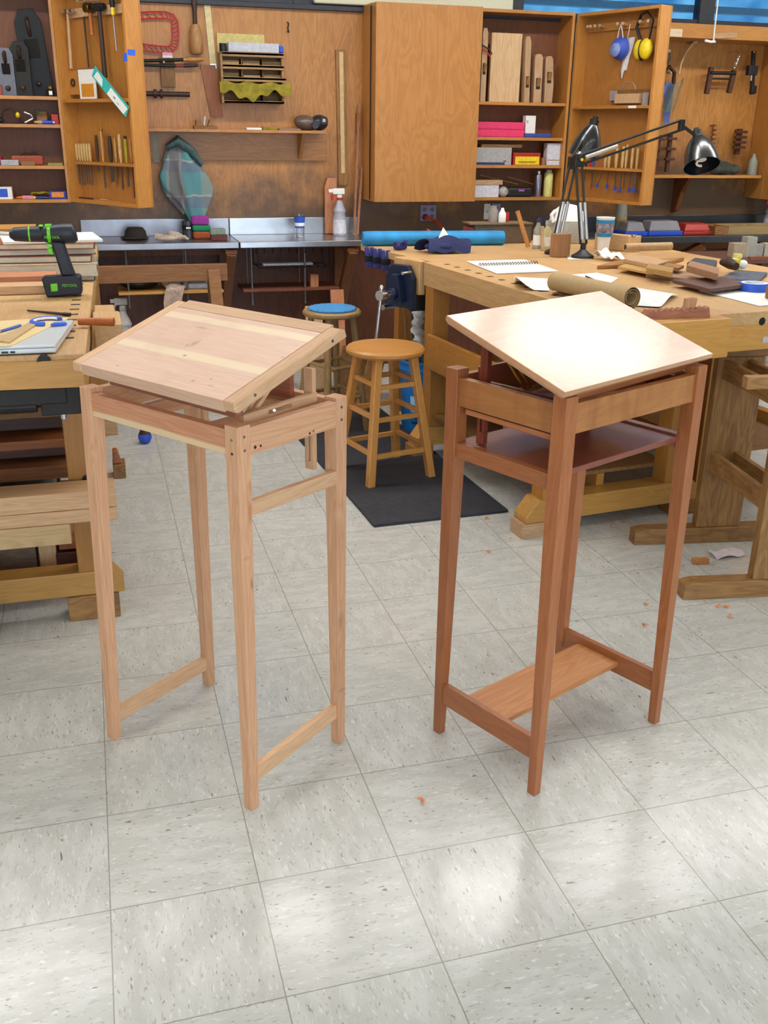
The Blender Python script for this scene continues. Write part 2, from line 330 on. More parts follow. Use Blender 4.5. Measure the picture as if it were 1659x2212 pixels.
# back wall: plywood up to the clerestory windows; old soot low down behind the benches
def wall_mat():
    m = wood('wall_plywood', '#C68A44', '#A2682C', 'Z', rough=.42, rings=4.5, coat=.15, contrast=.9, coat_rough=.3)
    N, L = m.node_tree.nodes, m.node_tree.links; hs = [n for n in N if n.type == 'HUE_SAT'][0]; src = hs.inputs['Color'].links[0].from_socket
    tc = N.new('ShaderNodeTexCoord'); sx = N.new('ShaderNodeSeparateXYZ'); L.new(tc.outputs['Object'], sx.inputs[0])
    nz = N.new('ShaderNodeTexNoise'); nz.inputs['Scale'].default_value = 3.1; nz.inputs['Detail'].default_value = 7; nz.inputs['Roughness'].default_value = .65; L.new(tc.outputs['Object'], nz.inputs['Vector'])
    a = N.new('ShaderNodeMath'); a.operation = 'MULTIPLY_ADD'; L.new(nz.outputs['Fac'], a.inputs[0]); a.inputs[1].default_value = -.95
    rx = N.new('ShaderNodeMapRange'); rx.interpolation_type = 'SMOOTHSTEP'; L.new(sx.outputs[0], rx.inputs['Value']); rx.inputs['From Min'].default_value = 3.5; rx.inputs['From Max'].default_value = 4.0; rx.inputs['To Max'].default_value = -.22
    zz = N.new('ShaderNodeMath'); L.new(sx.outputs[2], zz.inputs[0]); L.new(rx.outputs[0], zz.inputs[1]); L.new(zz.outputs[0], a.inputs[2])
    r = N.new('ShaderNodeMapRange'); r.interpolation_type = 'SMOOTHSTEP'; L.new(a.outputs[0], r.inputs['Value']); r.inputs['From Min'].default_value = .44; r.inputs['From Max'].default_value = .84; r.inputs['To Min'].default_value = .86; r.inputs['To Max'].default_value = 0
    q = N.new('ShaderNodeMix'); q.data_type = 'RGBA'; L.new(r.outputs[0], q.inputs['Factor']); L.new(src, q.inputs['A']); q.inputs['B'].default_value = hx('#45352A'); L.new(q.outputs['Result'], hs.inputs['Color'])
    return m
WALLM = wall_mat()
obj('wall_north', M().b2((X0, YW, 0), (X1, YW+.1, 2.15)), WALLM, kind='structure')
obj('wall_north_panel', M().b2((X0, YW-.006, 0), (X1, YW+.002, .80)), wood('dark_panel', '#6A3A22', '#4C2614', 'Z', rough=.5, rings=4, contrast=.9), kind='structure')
obj('wall_north_header', M().b2((X0, YW, 2.9), (X1, YW+.1, ZC)), PAINT, kind='structure')
DARKM = plain('dark_window_metal', '#3A3A40', .45, .5)
obj('trim_1', M().b2((X0, YW-.03, 2.15), (X1, YW+.12, 2.178)), DARKM, kind='structure', bev=.003)
obj('trim_2', M().b2((3.42, 4.42, 2.065), (X1, YW, 2.148)), cabw('X'), kind='structure', bev=.002)
PANE = glass('tinted_pane', '#9CC8E4', .03)
edges = [X0, -1.2, .40, 1.40, 2.76, 4.13, 5.4, X1]
for i in range(7):
    a, b = edges[i], edges[i+1]
    w = obj('window_%d' % (i+1), M().b2((a, YW+.01, 2.178), (a+.055, YW+.09, 2.9)).b2((b-.055, YW+.01, 2.178), (b, YW+.09, 2.9)).b2((a+.055, YW+.02, 2.178), (b-.055, YW+.08, 2.205)).b2((a+.055, YW+.02, 2.87), (b-.055, YW+.08, 2.9)), DARKM, kind='structure')
    obj('pane', M().b2((a+.055, YW+.045, 2.205), (b-.055, YW+.052, 2.87)), plain('cream_panel', '#DAD6B8', .6, var=.03) if i == 3 and False else PANE, w)
sill = obj('trim_3', M().b2((X0, YW+.2, 2.268), (X1, YW+.26, 2.312)), plain('outer_sill', '#D9DEE6', .6), kind='structure')
obj('trim_4', M().b2((1.46, YW-.05, 2.185), (2.72, YW+.005, 2.62)), plain('cream_panel', '#DEDBC0', .55, var=.03), kind='structure', bev=.01)
# south windows (unseen): frames carried down low to brighten the steel's reflections, daylight outside
for i in range(4):
    a = -1.6+i*1.3; b = a+1.3
    w = obj('window_%d' % (i+8), M().b2((a, Y0-.09, .15), (a+.05, Y0-.02, 2.6)).b2((b-.05, Y0-.09, .15), (b, Y0-.02, 2.6)).b2((a+.05, Y0-.09, .15), (b-.05, Y0-.02, .2)).b2((a+.05, Y0-.09, 2.55), (b-.05, Y0-.02, 2.6)), DARKM, kind='structure')
# ---------------------------------------------------------------- light: ceiling fluorescents, daylight
TUBES = {2.85: emit('fluorescent_tube', '#FFFCF8', 26), .05: emit('fluorescent_tube_middle', '#FFFCF8', 9), -2.7: emit('fluorescent_tube_south', '#FFFCF8', 9)}
HOUS = plain('lamp_housing', '#E6E6E2', .5, var=.02)
first = None
rows = [(2.85, [-2.1, -.75, .6, 1.95, 3.3, 4.65, 5.95]), (.05, [-2.1, -.4, 1.3, 3.0, 4.7]), (-2.7, [-2.1, -.4, 1.3, 3.0, 4.7])]
where = {2.85: 'over the benches', .05: 'over the middle of the floor', -2.7: 'by the south windows'}
for yy, xs in rows:
    first = None
    for k, xx in enumerate(xs):
        lab = 'white fluorescent ceiling light in the row '+where[yy]
        if first is None:
            first = thing('ceiling_light', lab, 'ceiling light', (xx, yy, ZC-.09), 0, 'ceiling lights '+where[yy])
            obj('housing', M().b2((-.62, -.15, .05), (.62, .15, .09)).b2((-.62, -.15, .0), (-.6, .15, .05)).b2((.6, -.15, .0), (.62, .15, .05)).b2((-.6, -.15, .0), (.6, -.14, .05)).b2((-.6, .14, .0), (.6, .15, .05)), HOUS, first)
            for s in (-.07, .07): obj('tube', M().b2((-.58, s-.05, .015), (.58, s+.05, .03)), TUBES[yy], first)
        else: dup(first, lab, Matrix.Translation((xx, yy, ZC-.09)), 'ceiling lights '+where[yy])
def area(name, loc, rot, sx_, sy_, p, col):
    l = bpy.data.lights.new(name, 'AREA'); l.shape = 'RECTANGLE'; l.size = sx_; l.size_y = sy_; l.energy = p; l.color = col
    o = bpy.data.objects.new(name, l); C.objects.link(o); o.location = loc; o.rotation_euler = rot; return o
area('south_daylight', (1.0, Y0-.15, 1.38), (PI/2, 0, 0), 5.1, 2.4, 190, (.80, .90, 1.0))
w = bpy.data.worlds.new('sky'); sc.world = w; w.use_nodes = True
N, L = w.node_tree.nodes, w.node_tree.links; bg = N['Background']
tc = N.new('ShaderNodeTexCoord'); nz = N.new('ShaderNodeTexNoise'); nz.inputs['Scale'].default_value = 22; nz.inputs['Detail'].default_value = 5; L.new(tc.outputs['Generated'], nz.inputs['Vector'])
rp = N.new('ShaderNodeValToRGB'); rp.color_ramp.elements[0].color = hx('#3F86B8'); rp.color_ramp.elements[1].color = hx('#A6DAF2'); rp.color_ramp.elements[0].position = .4; rp.color_ramp.elements[1].position = .62
L.new(nz.outputs['Fac'], rp.inputs['Fac']); L.new(rp.outputs[0], bg.inputs['Color']); bg.inputs['Strength'].default_value = 1.5
sc.view_settings.view_transform = 'Standard'; sc.view_settings.look = 'None'; sc.view_settings.gamma = 1; sc.view_settings.use_curve_mapping = False; sc.view_settings.exposure = 0
try: sc.cycles.use_denoising = True; sc.cycles.max_bounces = 8; sc.cycles.sample_clamp_indirect = 6
except Exception: pass
# ---------------------------------------------------------------- the two standing desks
def leg(top, bot, wt, wb, z0, z1, zc):
    """outer corner at 'top' (above zc straight) running to 'bot' at the floor; tapered on the two inner faces"""
    (tx, ty, sx, sy), (bx, by) = top, bot
    q = lambda x, y, w, z: [Vector((x, y, z)), Vector((x+sx*w, y, z)), Vector((x+sx*w, y+sy*w, z)), Vector((x, y+sy*w, z))]
    f = (zc-z0)/(z1-z0); mx, my = bx+(tx-bx)*f, by+(ty-by)*f
    m = M(); m.rings([q(bx, by, wb, z0), q(mx, my, wt, zc), q(tx, ty, wt, z1)]); return m
def slotted(m, L_, w, t, a, b, sw):
    """a bar along x from 0 to L_ (width w in y, thickness t in z) with a slot from a to b of width sw"""
    h = w/2
    m.b2((0, -h, 0), (a, h, t)).b2((b, -h, 0), (L_, h, t)).b2((a, -h, 0), (b, -sw/2, t)).b2((a, sw/2, 0), (b, h, t)); return m
# desk of fresh fir (local: x short side, y long side)
H = .93; th = .6251; Nn = V(.3294, .2373)
D = thing('standing_desk', 'unfinished pale fir standing desk with a wide breadboard top and screw heads in its legs', 'desk', (Nn.x, Nn.y, 0), th)
LX, LY = .3408, .5188
def loc2(x, y):
    d = V(x-Nn.x, y-Nn.y); c, s = math.cos(th), math.sin(th); return (d.x*c+d.y*s, -d.x*s+d.y*c)
bth = .6703; bN = V(.3247, .2341); be = V(math.cos(bth), math.sin(bth)); bn = V(-math.sin(bth), math.cos(bth))
cor = {}
legw = wood('fir_leg', '#DDAE88', '#C48C66', 'Z', rough=.55, rings=14, knots=3.2, contrast=.8, spots=[((.014, .014, .64), (.02, .02, .011), '#9A6A48', .75), ((.024, .004, .575), (.004, .02, .022), '#8A5638', .8), ((.026, .0, .745), (.010, .012, .045), '#B06C44', .6), ((.030, .0, .80), (.006, .02, .02), '#B87A54', .5), ((.012, .505, .30), (.012, .02, .008), '#A87450', .6), ((.008, .51, .17), (.005, .02, .006), '#6E4A34', .8), ((.33, .01, .36), (.012, .03, .05), '#A87A54', .5), ((.335, .006, .16), (.02, .02, .008), '#94683F', .6)])
for a, b in ((0, 0), (1, 0), (0, 1), (1, 1)):
    p = bN+be*(a*.3568)+bn*(b*.4957); cor[a, b] = loc2(p.x, p.y)
cor[0, 1] = (cor[0, 1][0]-.004, cor[0, 1][1]+.010)
for (a, b), (bx, by) in cor.items():
    lg = obj('leg', leg((a*LX, b*LY, 1-2*a, 1-2*b), (bx, by), .0368, .0253, 0, H, .862), legw, D, bev=.0012)
    for zz in (.907, .878):
        if (a, b) in ((0, 0), (1, 0)): obj('screw', M().cyl((a*LX+(1-2*a)*.019, .0002, zz), (a*LX+(1-2*a)*.019, -.0008, zz), .0032, n=10), SCREW, lg)
        if (a, b) in ((0, 0), (0, 1)): obj('screw', M().cyl((.0002, b*LY+(1-2*b)*.017, zz-.006), (-.0008, b*LY+(1-2*b)*.017, zz-.006), .0032, n=10), HANDD if zz < .9 else SCREW, lg)
apr = wood('fir_with_sapwood', '#D79C78', '#BE7B56', 'Y', rough=.55, rings=14, contrast=.8, stripes=(2, [(.866, .012)], '#E6CBA0'))
obj('apron', M().b2((.004, .0368, .865), (.024, LY-.0368, .919)), apr, D, bev=.001, label='apron under the low edge, with a pale sapwood strip')
obj('apron', M().b2((LX-.024, .0368, .864), (LX-.004, LY-.0368, .921)), fir('Y'), D, bev=.001)
obj('apron', M().b2((.0368, .001, .863), (LX-.0368, .021, .923)), fir('X'), D, bev=.001)
obj('apron', M().b2((.0368, LY-.021, .863), (LX-.0368, LY-.001, .923)), fir('X'), D, bev=.001)
FD = MW[D.name]
for u, v in ((551, 966), (563, 963), (669, 936), (677, 931)):
    Fi = FD.inverted(); o_ = Fi@CAM; q_ = Fi@P(u, v, y=10); d_ = q_-o_; h_ = o_+d_*((.001-o_.y)/d_.y)
    obj('screw', M().cyl((h_.x, .0012, h_.z), (h_.x, .0002, h_.z), .0038 if u == 551 else .0028, n=10), HANDD if u < 670 else SCREW, D)
sa = obj('rail', M().bar((.032, .013, .745), (LX-.028, .012, .7405), .015, .033), fir_light('X'), D, bev=.001)
def low(a, b, z):
    (x0, y0), (x1, y1) = cor[0, b], cor[1, b]; s = (1-2*b)*.013
    obj('low_rail', M().bar((x0+.02, y0+s, z), (x1-.02, y1+s, z+.012), .016, .040), fir_light('X'), D, bev=.001)
low(0, 0, .086); low(0, 1, .062)
# tilted top: x up the slope, y along the long edge, z out of the surface
al = math.radians(18.01); bd = math.radians(34.5)
lo = loc2(.322, .2044); dl = bd-th
B4 = frame((lo[0], lo[1], .99), (math.cos(dl)*math.cos(al), math.sin(dl)*math.cos(al), math.sin(al)), (-math.sin(dl), math.cos(dl), 0))
S, W_ = .3395, .5406; TH = .025
def on_plane(u, v, F):
    Fi = F.inverted(); o = Fi@CAM; q = Fi@P(u, v, y=10); d = q-o; return o-d*(o.z/d.z)
WB = MW[D.name]@B4
kn = [((419, 742), (.020, .014), '#A8704E', .6), ((436, 708), (.008, .030), '#B07C58', .55), ((399, 768), (.005, .009), '#7E6248', .8), ((254, 790), (.004, .005), '#94684A', .7), ((417, 822), (.005, .005), '#94684A', .6), ((456, 819), (.004, .006), '#7E6248', .7), ((455, 833), (.006, .014), '#9A9080', .5), ((610, 772), (.004, .006), '#A8785A', .6), ((405, 745), (.012, .006), '#9E6A48', .6)]
kn = [(tuple(on_plane(*a_, WB)), (b_[0], b_[1], .05), c_, k_) for a_, b_, c_, k_ in kn]
btop = wood('fir_panel', '#EAC4A6', '#D6A484', 'Y', rough=.42, rings=16, contrast=.7, knots=2.6, stain=('#BE8A68', 5, .60, .45), stripes=(0, [(.265, .017), (.118, .019)], '#EFD6AC'), spots=kn, coat=.1, coat_rough=.35)
bt = obj('tilting_top', M().prism([(0, 0), (.30, 0), (.30, -TH), (-.004, -TH)], (0, .0325, 0), (1, 0, 0), (0, 0, 1), -(W_-.065)), btop, D, mat4=B4, bev=.0012)
obj('back_strip', M().b2((.3012, .0325, -TH), (S, W_-.0325, 0)), fir_light('Y'), bt, bev=.0012)
for y0 in (0, W_-.032):
    e = M().prism([(0, 0), (S-.012, 0), (S, -.008), (S+.001, -TH), (.004, -TH-.001), (-.005, -TH+.006)], (0, y0, 0), (1, 0, 0), (0, 0, 1), -.032)
    en = obj('breadboard_end', e, fir_light('X'), bt, bev=.003)
    if y0 == 0:
        for xx in (.055, .295): obj('screw', M().cyl((xx, .0003, -.012), (xx, -.0008, -.012), .0036, n=10), SCREW, bt)
# fold-out mechanism under the top: hinge rail, slotted props, slotted posts
mb = frame((lo[0]+.02, lo[1]+.03, .966), (-math.sin(dl), math.cos(dl), 0), (-math.cos(dl), -math.sin(dl), 0))
obj('hinge_rail', M().b2((.02, -.05, -.026), (W_-.10, -.028, -.006)), wood('dark_fir', '#A8694A', '#8A4E34', 'X', rough=.55, rings=12), D, mat4=mb, bev=.001)
for yy in (.062, LY-.095):
    obj('prop_post', slotted(M(), .235, .026, .013, .02, .13, .007).xf(frame((.292, yy, .757), (.02, .02, 1), (0, 1, 0))), fir_light('Z'), D, bev=.001)
    obj('prop_arm', slotted(M(), .15, .022, .009, .02, .12, .008).xf(frame((.105, yy+.012, .915), (.10, 0, .085), (0, 1, 0))), fir_light('X'), D, bev=.001)
    ar = obj('slotted_arm', slotted(M(), .235, .022, .012, .075, .15, .008).xf(frame((.06, yy-.008, .925), (1, .03, .012), (0, 0, 1))), fir_light('X'), D, bev=.001)
    obj('bolt', M().cyl((.15, yy-.02, .927), (.175, yy+.012, .923), .0035, n=10), CHR, ar)
obj('slide_frame', M().b2((.03, .14, .868), (.30, .155, .90)).b2((.03, LY-.155, .868), (.30, LY-.14, .90)).b2((.28, .155, .872), (.295, LY-.155, .90)), fir('X'), D, bev=.001)
obj('back_stop', M().b2((LX-.038, .14, .905), (LX-.024, LY-.05, .965)), wood('dark_fir', '#A8694A', '#8A4E34', 'Y', rough=.55, rings=12), D, bev=.001)

# desk of oiled cherry (local: x long side, y short side)
E2 = thing('standing_desk', 'reddish cherry standing desk with glossy tilted top, inner shelf and low footrest', 'desk', (.9869, .1112, 0), .4196)
LX, LY, H = .5081, .3578, .9839
for a in (0, 1):
    for b in (0, 1): obj('leg', leg((a*LX, b*LY, 1-2*a, 1-2*b), (a*LX, b*LY), .0369, .0229, 0, H, .77), red('Z'), E2, bev=.0012)
obj('apron', M().b2((.0369, .006, .899), (LX-.0369, .024, .9655)), redfig('X'), E2, bev=.001, label='long figured front apron')
obj('apron', M().b2((.0369, LY-.024, .899), (LX-.0369, LY-.006, .9655)), red('X'), E2, bev=.001)
obj('apron', M().b2((.006, .0369, .8985), (.024, LY-.0369, .9645)), redfig('Y'), E2, bev=.001)
obj('apron', M().b2((LX-.024, .0369, .8985), (LX-.006, LY-.0369, .9645)), redfig('Y'), E2, bev=.001)
shm = wood('shelf_cherry', '#965240', '#76392C', 'X', rough=.3, rings=7, coat=.4, contrast=.6, coat_rough=.2)
obj('slide_out_panel', M().b2((.012, .045, .881), (.44, .302, .894)), wood('slide_panel', '#B8764A', '#9A5A34', 'Y', rough=.4, rings=8), E2, bev=.0015)
obj('shelf_rail', M().b2((.005, .030, .773), (.023, LY-.030, .8095)), red('Y'), E2, bev=.001)
obj('shelf_rail', M().b2((LX-.023, .030, .773), (LX-.005, LY-.030, .8095)), red('Y'), E2, bev=.001)
sh = obj('shelf', M().b2((.023, .030, .796), (LX-.048, LY-.025, .810)), shm, E2, bev=.001)
obj('shelf_lip', M().b2((LX-.046, .030, .798), (LX-.024, LY-.025, .816)), shm, E2, bev=.001)
for x in (.005, LX-.021): obj('low_rail', M().b2((x, .022, .093), (x+.016, LY-.022, .152)), red('Y'), E2, bev=.001)
obj('footrest', M().b2((.021, .139, .117), (LX-.021, .278, .131)), wood('pale_cherry', '#C88A54', '#AE6E3C', 'X', rough=.42, rings=7, coat=.15), E2, bev=.0015)
wl = V(1.4757, .339); th2 = .4196; c, s = math.cos(th2), math.sin(th2); d = wl-V(.9869, .1112); lo = (d.x*c+d.y*s, -d.x*s+d.y*c)
dl = math.radians(117.02)-th2; al = math.radians(18.04)
# frame: x from the far end of the low edge back along it, y up the slope
exd = (math.cos(dl+PI/2), math.sin(dl+PI/2), 0); eyd = (math.cos(dl)*math.cos(al), math.sin(dl)*math.cos(al), math.sin(al))
B5 = frame((lo[0]-exd[0]*-0+exd[0]*.5742, lo[1]+exd[1]*.5742, 1.0055), (-exd[0], -exd[1], 0), eyd)
topm = wood('glossy_cherry_top', '#D49E72', '#BA8056', 'X', rough=.30, rings=5, coat=.75, contrast=.5, coat_rough=.22)
topm.node_tree.nodes['Principled BSDF'].inputs['Coat IOR'].default_value = 1.5
t2 = obj('tilting_top', M().rings([[V(.006, .006, -.019), V(.568, .006, -.019), V(.568, .343, -.019), V(.006, .343, -.019)], [V(0, 0, -.010), V(.5742, 0, -.010), V(.5742, .3487, -.010), V(0, .3487, -.010)], [V(0, 0, 0), V(.5742, 0, 0), V(.5742, .3487, 0), V(0, .3487, 0)]]), topm, E2, mat4=B5, bev=.0015)
obj('hinge_rail', M().b2((.06, .02, -.045), (.51, .04, -.020)), red('X'), E2, mat4=B5, bev=.001)
obj('batten', M().b2((.035, .045, -.034), (.055, .34, -.0195)), shm, E2, mat4=B5, bev=.001)
obj('batten', M().b2((.515, .045, -.034), (.535, .34, -.0195)), shm, E2, mat4=B5, bev=.001)
dred = wood('dark_cherry', '#8A3E28', '#66281A', 'Z', rough=.45, rings=8)
for xx in (.050, LX-.072):
    obj('prop_post', slotted(M(), .26, .022, .015, .03, .12, .006).xf(frame((xx, .275, .812), (.02, .01, 1), (0, 1, 0))), dred, E2, bev=.001)
    sa = obj('slotted_arm', slotted(M(), .25, .02, .012, .07, .15, .008).xf(frame((xx+.012, .30, .947), (.03, -1, .008), (0, 0, 1))), dred, E2, bev=.001)
    obj('brass_slide', M().bar((xx+.006, .245, 1.035), (xx+.012, .165, .955), .003, .006).bar((xx+.026, .245, 1.035), (xx+.032, .165, .955), .003, .006).cyl((xx-.004, .17, .953), (xx+.046, .15, .965), .003).bar((xx+.004, .23, .955), (xx+.008, .16, .953), .004, .008), BRASS, sa)
    obj('prop_arm', M().bar((xx+.02, .16, .945), (xx+.03, .06, .900), .018, .010), dred, E2, bev=.001)
obj('slide_tray', M().b2((.03, .04, .900), (LX-.03, LY-.03, .908)), shm, E2)
obj('back_rest', M().b2((.06, LY-.055, .955), (LX-.06, LY-.043, .985)), shm, E2, bev=.001)
# ---------------------------------------------------------------- helpers for whole things given part by part
def item(name, label, cat, parts, group=None, F=None):
    """parts: [(part name, mesh, material, options)]; F turns their coordinates into world ones; an option on=k hangs a part under the k-th"""
    parts = [(p+({},))[:4] for p in parts]
    if F is not None:
        for p in parts: p[1].xf(F)
    if len(parts) == 1: return obj(name, parts[0][1], parts[0][2], None, label, cat, group, **parts[0][3])
    co = [v.co for p in parts for v in p[1].bm.verts]
    lo = [min(c[i] for c in co) for i in range(3)]; hi = [max(c[i] for c in co) for i in range(3)]
    t = thing(name, label, cat, ((lo[0]+hi[0])/2, (lo[1]+hi[1])/2, lo[2]), 0, group); made = []
    for n, m, mat, kw in parts:
        kw = dict(kw); on = kw.pop('on', None); made.append(obj(n, m, mat, t if on is None else made[on], world=True, **kw))
    t['_n'] = len(made); return t
def PP(u, v, F, yl=0):
    """where the sight line of pixel (u, v) meets the plane y = yl of the frame F, in F's coordinates"""
    Fi = F.inverted(); o = Fi@CAM; q = Fi@P(u, v, y=10); d = q-o; return o+d*((yl-o.y)/d.y)
BZ = .92
# ---------------------------------------------------------------- workbench beside the cherry desk (local: x across, y along)
br = math.radians(6); F1 = frame((1.725, 1.21, 0), (math.cos(br), math.sin(br), 0), (-math.sin(br), math.cos(br), 0))
def bench_top(m, x0, x1, y0, y1, z1, t): return m.b2((x0, y0, z1-t), (x1, y1, z1))
B = thing('workbench', 'long maple workbench with a row of dog holes, beside the cherry desk', 'workbench', (1.725, 1.21, 0), br)
tp = obj('bench_top', bench_top(M(), 0, .74, 0, 1.58, BZ, .045), maple('Y'), B, bev=.002)
obj('apron', M().b2((0, .02, BZ-.105), (.045, 1.58, BZ-.045)), maple('Y'), B, bev=.002)
obj('apron', M().b2((.045, 0, BZ-.135), (.74, .05, BZ-.045)), bencho('X'), B, bev=.002)
for k in range(14): obj('dog_hole', M().b2((.058, .10+.105*k, BZ-.001), (.083, .125+.105*k, BZ+.0006)), plain('hole_dark', '#3A2A1C', .8), tp)
vj = obj('vise_jaw', M().b2((.065, -.085, BZ-.13), (.378, -.002, BZ+.002)), bencho('X'), B, bev=.003)
obj('jaw_pad', M().b2((.04, -.005, BZ-.003), (.30, .0, BZ+.006)), maple('X'), vj)
obj('plug', M().cyl((.585, -.0008, BZ-.035), (.585, .004, BZ-.035), .014), IRON, B)
obj('paper_label', M().b2((.60, -.0012, BZ-.112), (.70, 0, BZ-.090)), GREYC, B)
for x, y in ((.0, .40), (.58, .40), (.0, 1.47), (.58, 1.47)):
    obj('leg', M().b2((x, y, .15), (x+.085, y+.085, BZ-.105)), oldb('Z'), B, bev=.002)
for y in (.395, 1.465):
    f = M().prism([(-.07, .085), (-.07, .06), (.76, .06), (.76, .11), (.72, .15), (-.02, .15)], (0, y+.095, 0), (1, 0, 0), (0, 0, 1), .095)
    obj('foot_rail', f, bencho('X'), B, bev=.003)
obj('stretcher', M().b2((.30, .48, .10), (.335, 1.48, .198)), oldb('Y'), B, bev=.002)
obj('tool_tray', M().b2((-.012, .55, .44), (.01, 1.50, .60)).b2((.01, .55, .44), (.34, 1.50, .455)).b2((.33, .55, .455), (.345, 1.50, .60)), oldb('Y'), B, bev=.002)
obj('lower_shelf', M().b2((.02, .48, .20), (.64, 1.46, .215)), scrap('Y'), B)
# riser blocks under the benches
def riser(lab, x, y, dx, dy, dz, z=0, a=0, mat=None): return item('riser_block', lab, 'wood block', [('b', M().box((x, y, z+dz/2), (dx, dy, dz), Euler((0, 0, a))), mat or scrapl('X'), dict(bev=.003))])
q = F1@V(-.03, .44, 0); riser('pale wood block under the near foot of the workbench behind the cherry desk', q.x, q.y, .11, .10, .0595, a=br)
q = F1@V(.69, .44, 0); riser('brown wood block under the foot end behind the rustic trestle', q.x, q.y, .11, .10, .0595, a=br, mat=scrap('X'))
for xx in (-.03, .69):
    q = F1@V(xx, 1.51, 0); riser('wood block under the far foot of the workbench, '+('near the blue bucket' if xx < 0 else 'deep in shade'), q.x, q.y, .11, .10, .0595, a=br, mat=scrap('X'))
# second bench side by side with it
F2 = frame(F1@V(.745, .28, 0), (math.cos(br), math.sin(br), 0), (-math.sin(br), math.cos(br), 0))
B2 = thing('workbench', 'workbench covered in boards and papers, edge to edge with the bench behind the cherry desk', 'workbench', F2.translation, br)
obj('bench_top', M().b2((0, 0, BZ-.05), (.74, 1.30, BZ)), maple('Y'), B2, bev=.002)
for x in (.02, .63):
    for y in (.15, 1.15): obj('leg', M().b2((x, y, 0), (x+.085, y+.085, BZ-.05)), oldb('Z'), B2, bev=.002)
for x in (.03, .65): obj('stretcher', M().b2((x, .23, .2), (x+.05, 1.15, .29)), oldb('Y'), B2)
obj('lower_shelf', M().b2((.09, .18, .22), (.63, 1.2, .24)), scrap('Y'), B2)
# far bench across the end, with a front vise
B3 = thing('workbench', 'pale workbench across the end wall with a blue iron vise on its corner', 'workbench', (2.1, 3.2, 0), 0)
g0, g1 = F1@V(.045, 1.583, 0), F1@V(1.49, 1.583, 0)
poly = [(g0.x, g0.y), (g1.x, g1.y), (g1.x, 3.62), (1.475, 3.62), (1.475, 3.41), (1.53, 3.12)]
ft = obj('bench_top', M().prism(poly, (0, 0, BZ-.035), (1, 0, 0), (0, 1, 0), .035), maple('X'), B3, world=True, bev=.002)
for x, y in ((1.66, 3.50), (2.85, 3.05), (2.85, 3.5)): obj('leg', M().b2((x, y, 0), (x+.085, y+.085, BZ-.035)), oldb('Z'), B3, world=True, bev=.002)
obj('stretcher', M().b2((1.74, 3.52, .22), (2.86, 3.56, .31)), oldb('X'), B3, world=True)
obj('vise_jaw', M().prism([(1.475, 2.99), (1.545, 2.80), (1.575, 2.80), (1.575, 3.02)], (0, 0, BZ-.155), (1, 0, 0), (0, 1, 0), .157), maple('Z'), B3, world=True, bev=.004)
VB = plain('vise_blue', '#1E2A44', .35, .3)
n = V(-.83, -.55, 0).normalized(); sd = V(.55, -.83, 0).normalized(); o = V(1.50, 2.89, BZ-.12)
vise = obj('vise', M().prism([(-.085, -.10), (.085, -.10), (.085, .04), (.05, .10), (-.05, .10), (-.085, .04)], o+n*.012, sd, (0, 0, 1), .03).prism([(-.045, -.07), (.045, -.07), (.02, .06), (-.02, .06)], o+n*.04, sd, (0, 0, 1), .04).cyl(o+V(0, 0, -.03)+n*.03, o+V(0, 0, -.03)+n*.10, .027), VB, B3, world=True, bev=.004)
s0 = o+n*.10+V(0, 0, -.03)
obj('vise_screw', M().cyl(s0, s0+n*.05, .017).cyl(s0+n*.05, s0+n*.085, .024).ell(s0+n*.07+V(0, 0, .03), (.012, .012, .02)), CHR, vise, world=True, smooth=40)
hb = s0+n*.068
obj('vise_handle', M().cyl(hb+V(0, 0, .03), hb+V(-.03, -.01, -.235), .0075).ell(hb+V(-.03, -.01, -.24), .012).ell(hb+V(0, 0, .035), .012), STEEL, vise, world=True, smooth=40)
obj('guide_rod', M().cyl(o+n*.03+sd*.06+V(0, 0, .07), o+n*.09+sd*.06+V(0, 0, .07), .008).cyl(o+n*.03+sd*-.05+V(0, 0, -.10), o+n*.10+sd*-.05+V(0, 0, -.10), .014), CHR, vise, world=True, smooth=40)
obj('vise_bracket', M().b2((1.53, 2.86, BZ-.24), (1.62, 2.97, BZ-.15)), IRON, B3, world=True)
# ---------------------------------------------------------------- workbench at the left of the room
B4_ = thing('workbench', 'varnished workbench carrying a drill, books and a white laptop, iron vise beneath', 'workbench', (-.35, 2.3, 0), 0)
lt = obj('bench_top', M().prism([(-.78, 1.10), (.04, 1.06), (.105, 3.72), (-.78, 3.74)], (0, 0, BZ-.05), (1, 0, 0), (0, 1, 0), .05), maple('Y'), B4_, world=True, bev=.002)
obj('end_board', M().prism([(-.78, 1.085), (.032, 1.05), (.032, 1.10), (-.78, 1.13)], (0, 0, .832), (1, 0, 0), (0, 1, 0), .075), wood('end_board', '#C89448', '#A8742E', 'X', rough=.4, rings=7, coat=.15, contrast=.6), B4_, world=True, bev=.002)
obj('plug', M().cyl((-.067, 1.055, .905), (-.067, 1.075, .905), .018), IRON, B4_, world=True)
obj('apron', M().prism([(.0, 1.10), (.035, 1.10), (.098, 3.70), (.06, 3.70)], (0, 0, .80), (1, 0, 0), (0, 1, 0), .07), bencho('Y'), B4_, world=True, bev=.002)
for k in range(15):
    p = P(166-.55*k*0, 645, z=BZ); yy = 1.28+.098*k; xx = .0+.025*(yy-1.06)-.012
    obj('dog_hole', M().b2((xx-.015, yy, BZ-.001), (xx+.015, yy+.022, BZ+.0006)), plain('hole_dark', '#3A2A1C', .8), lt, world=True)
vz = obj('vise', M().b2((-.62, 1.07, .785), (-.02, 1.16, .83)).b2((-.09, 1.075, .752), (.015, 1.20, .83)).cyl((-.62, 1.10, .775), (-.1, 1.10, .775), .018), IRON, B4_, world=True, bev=.003)
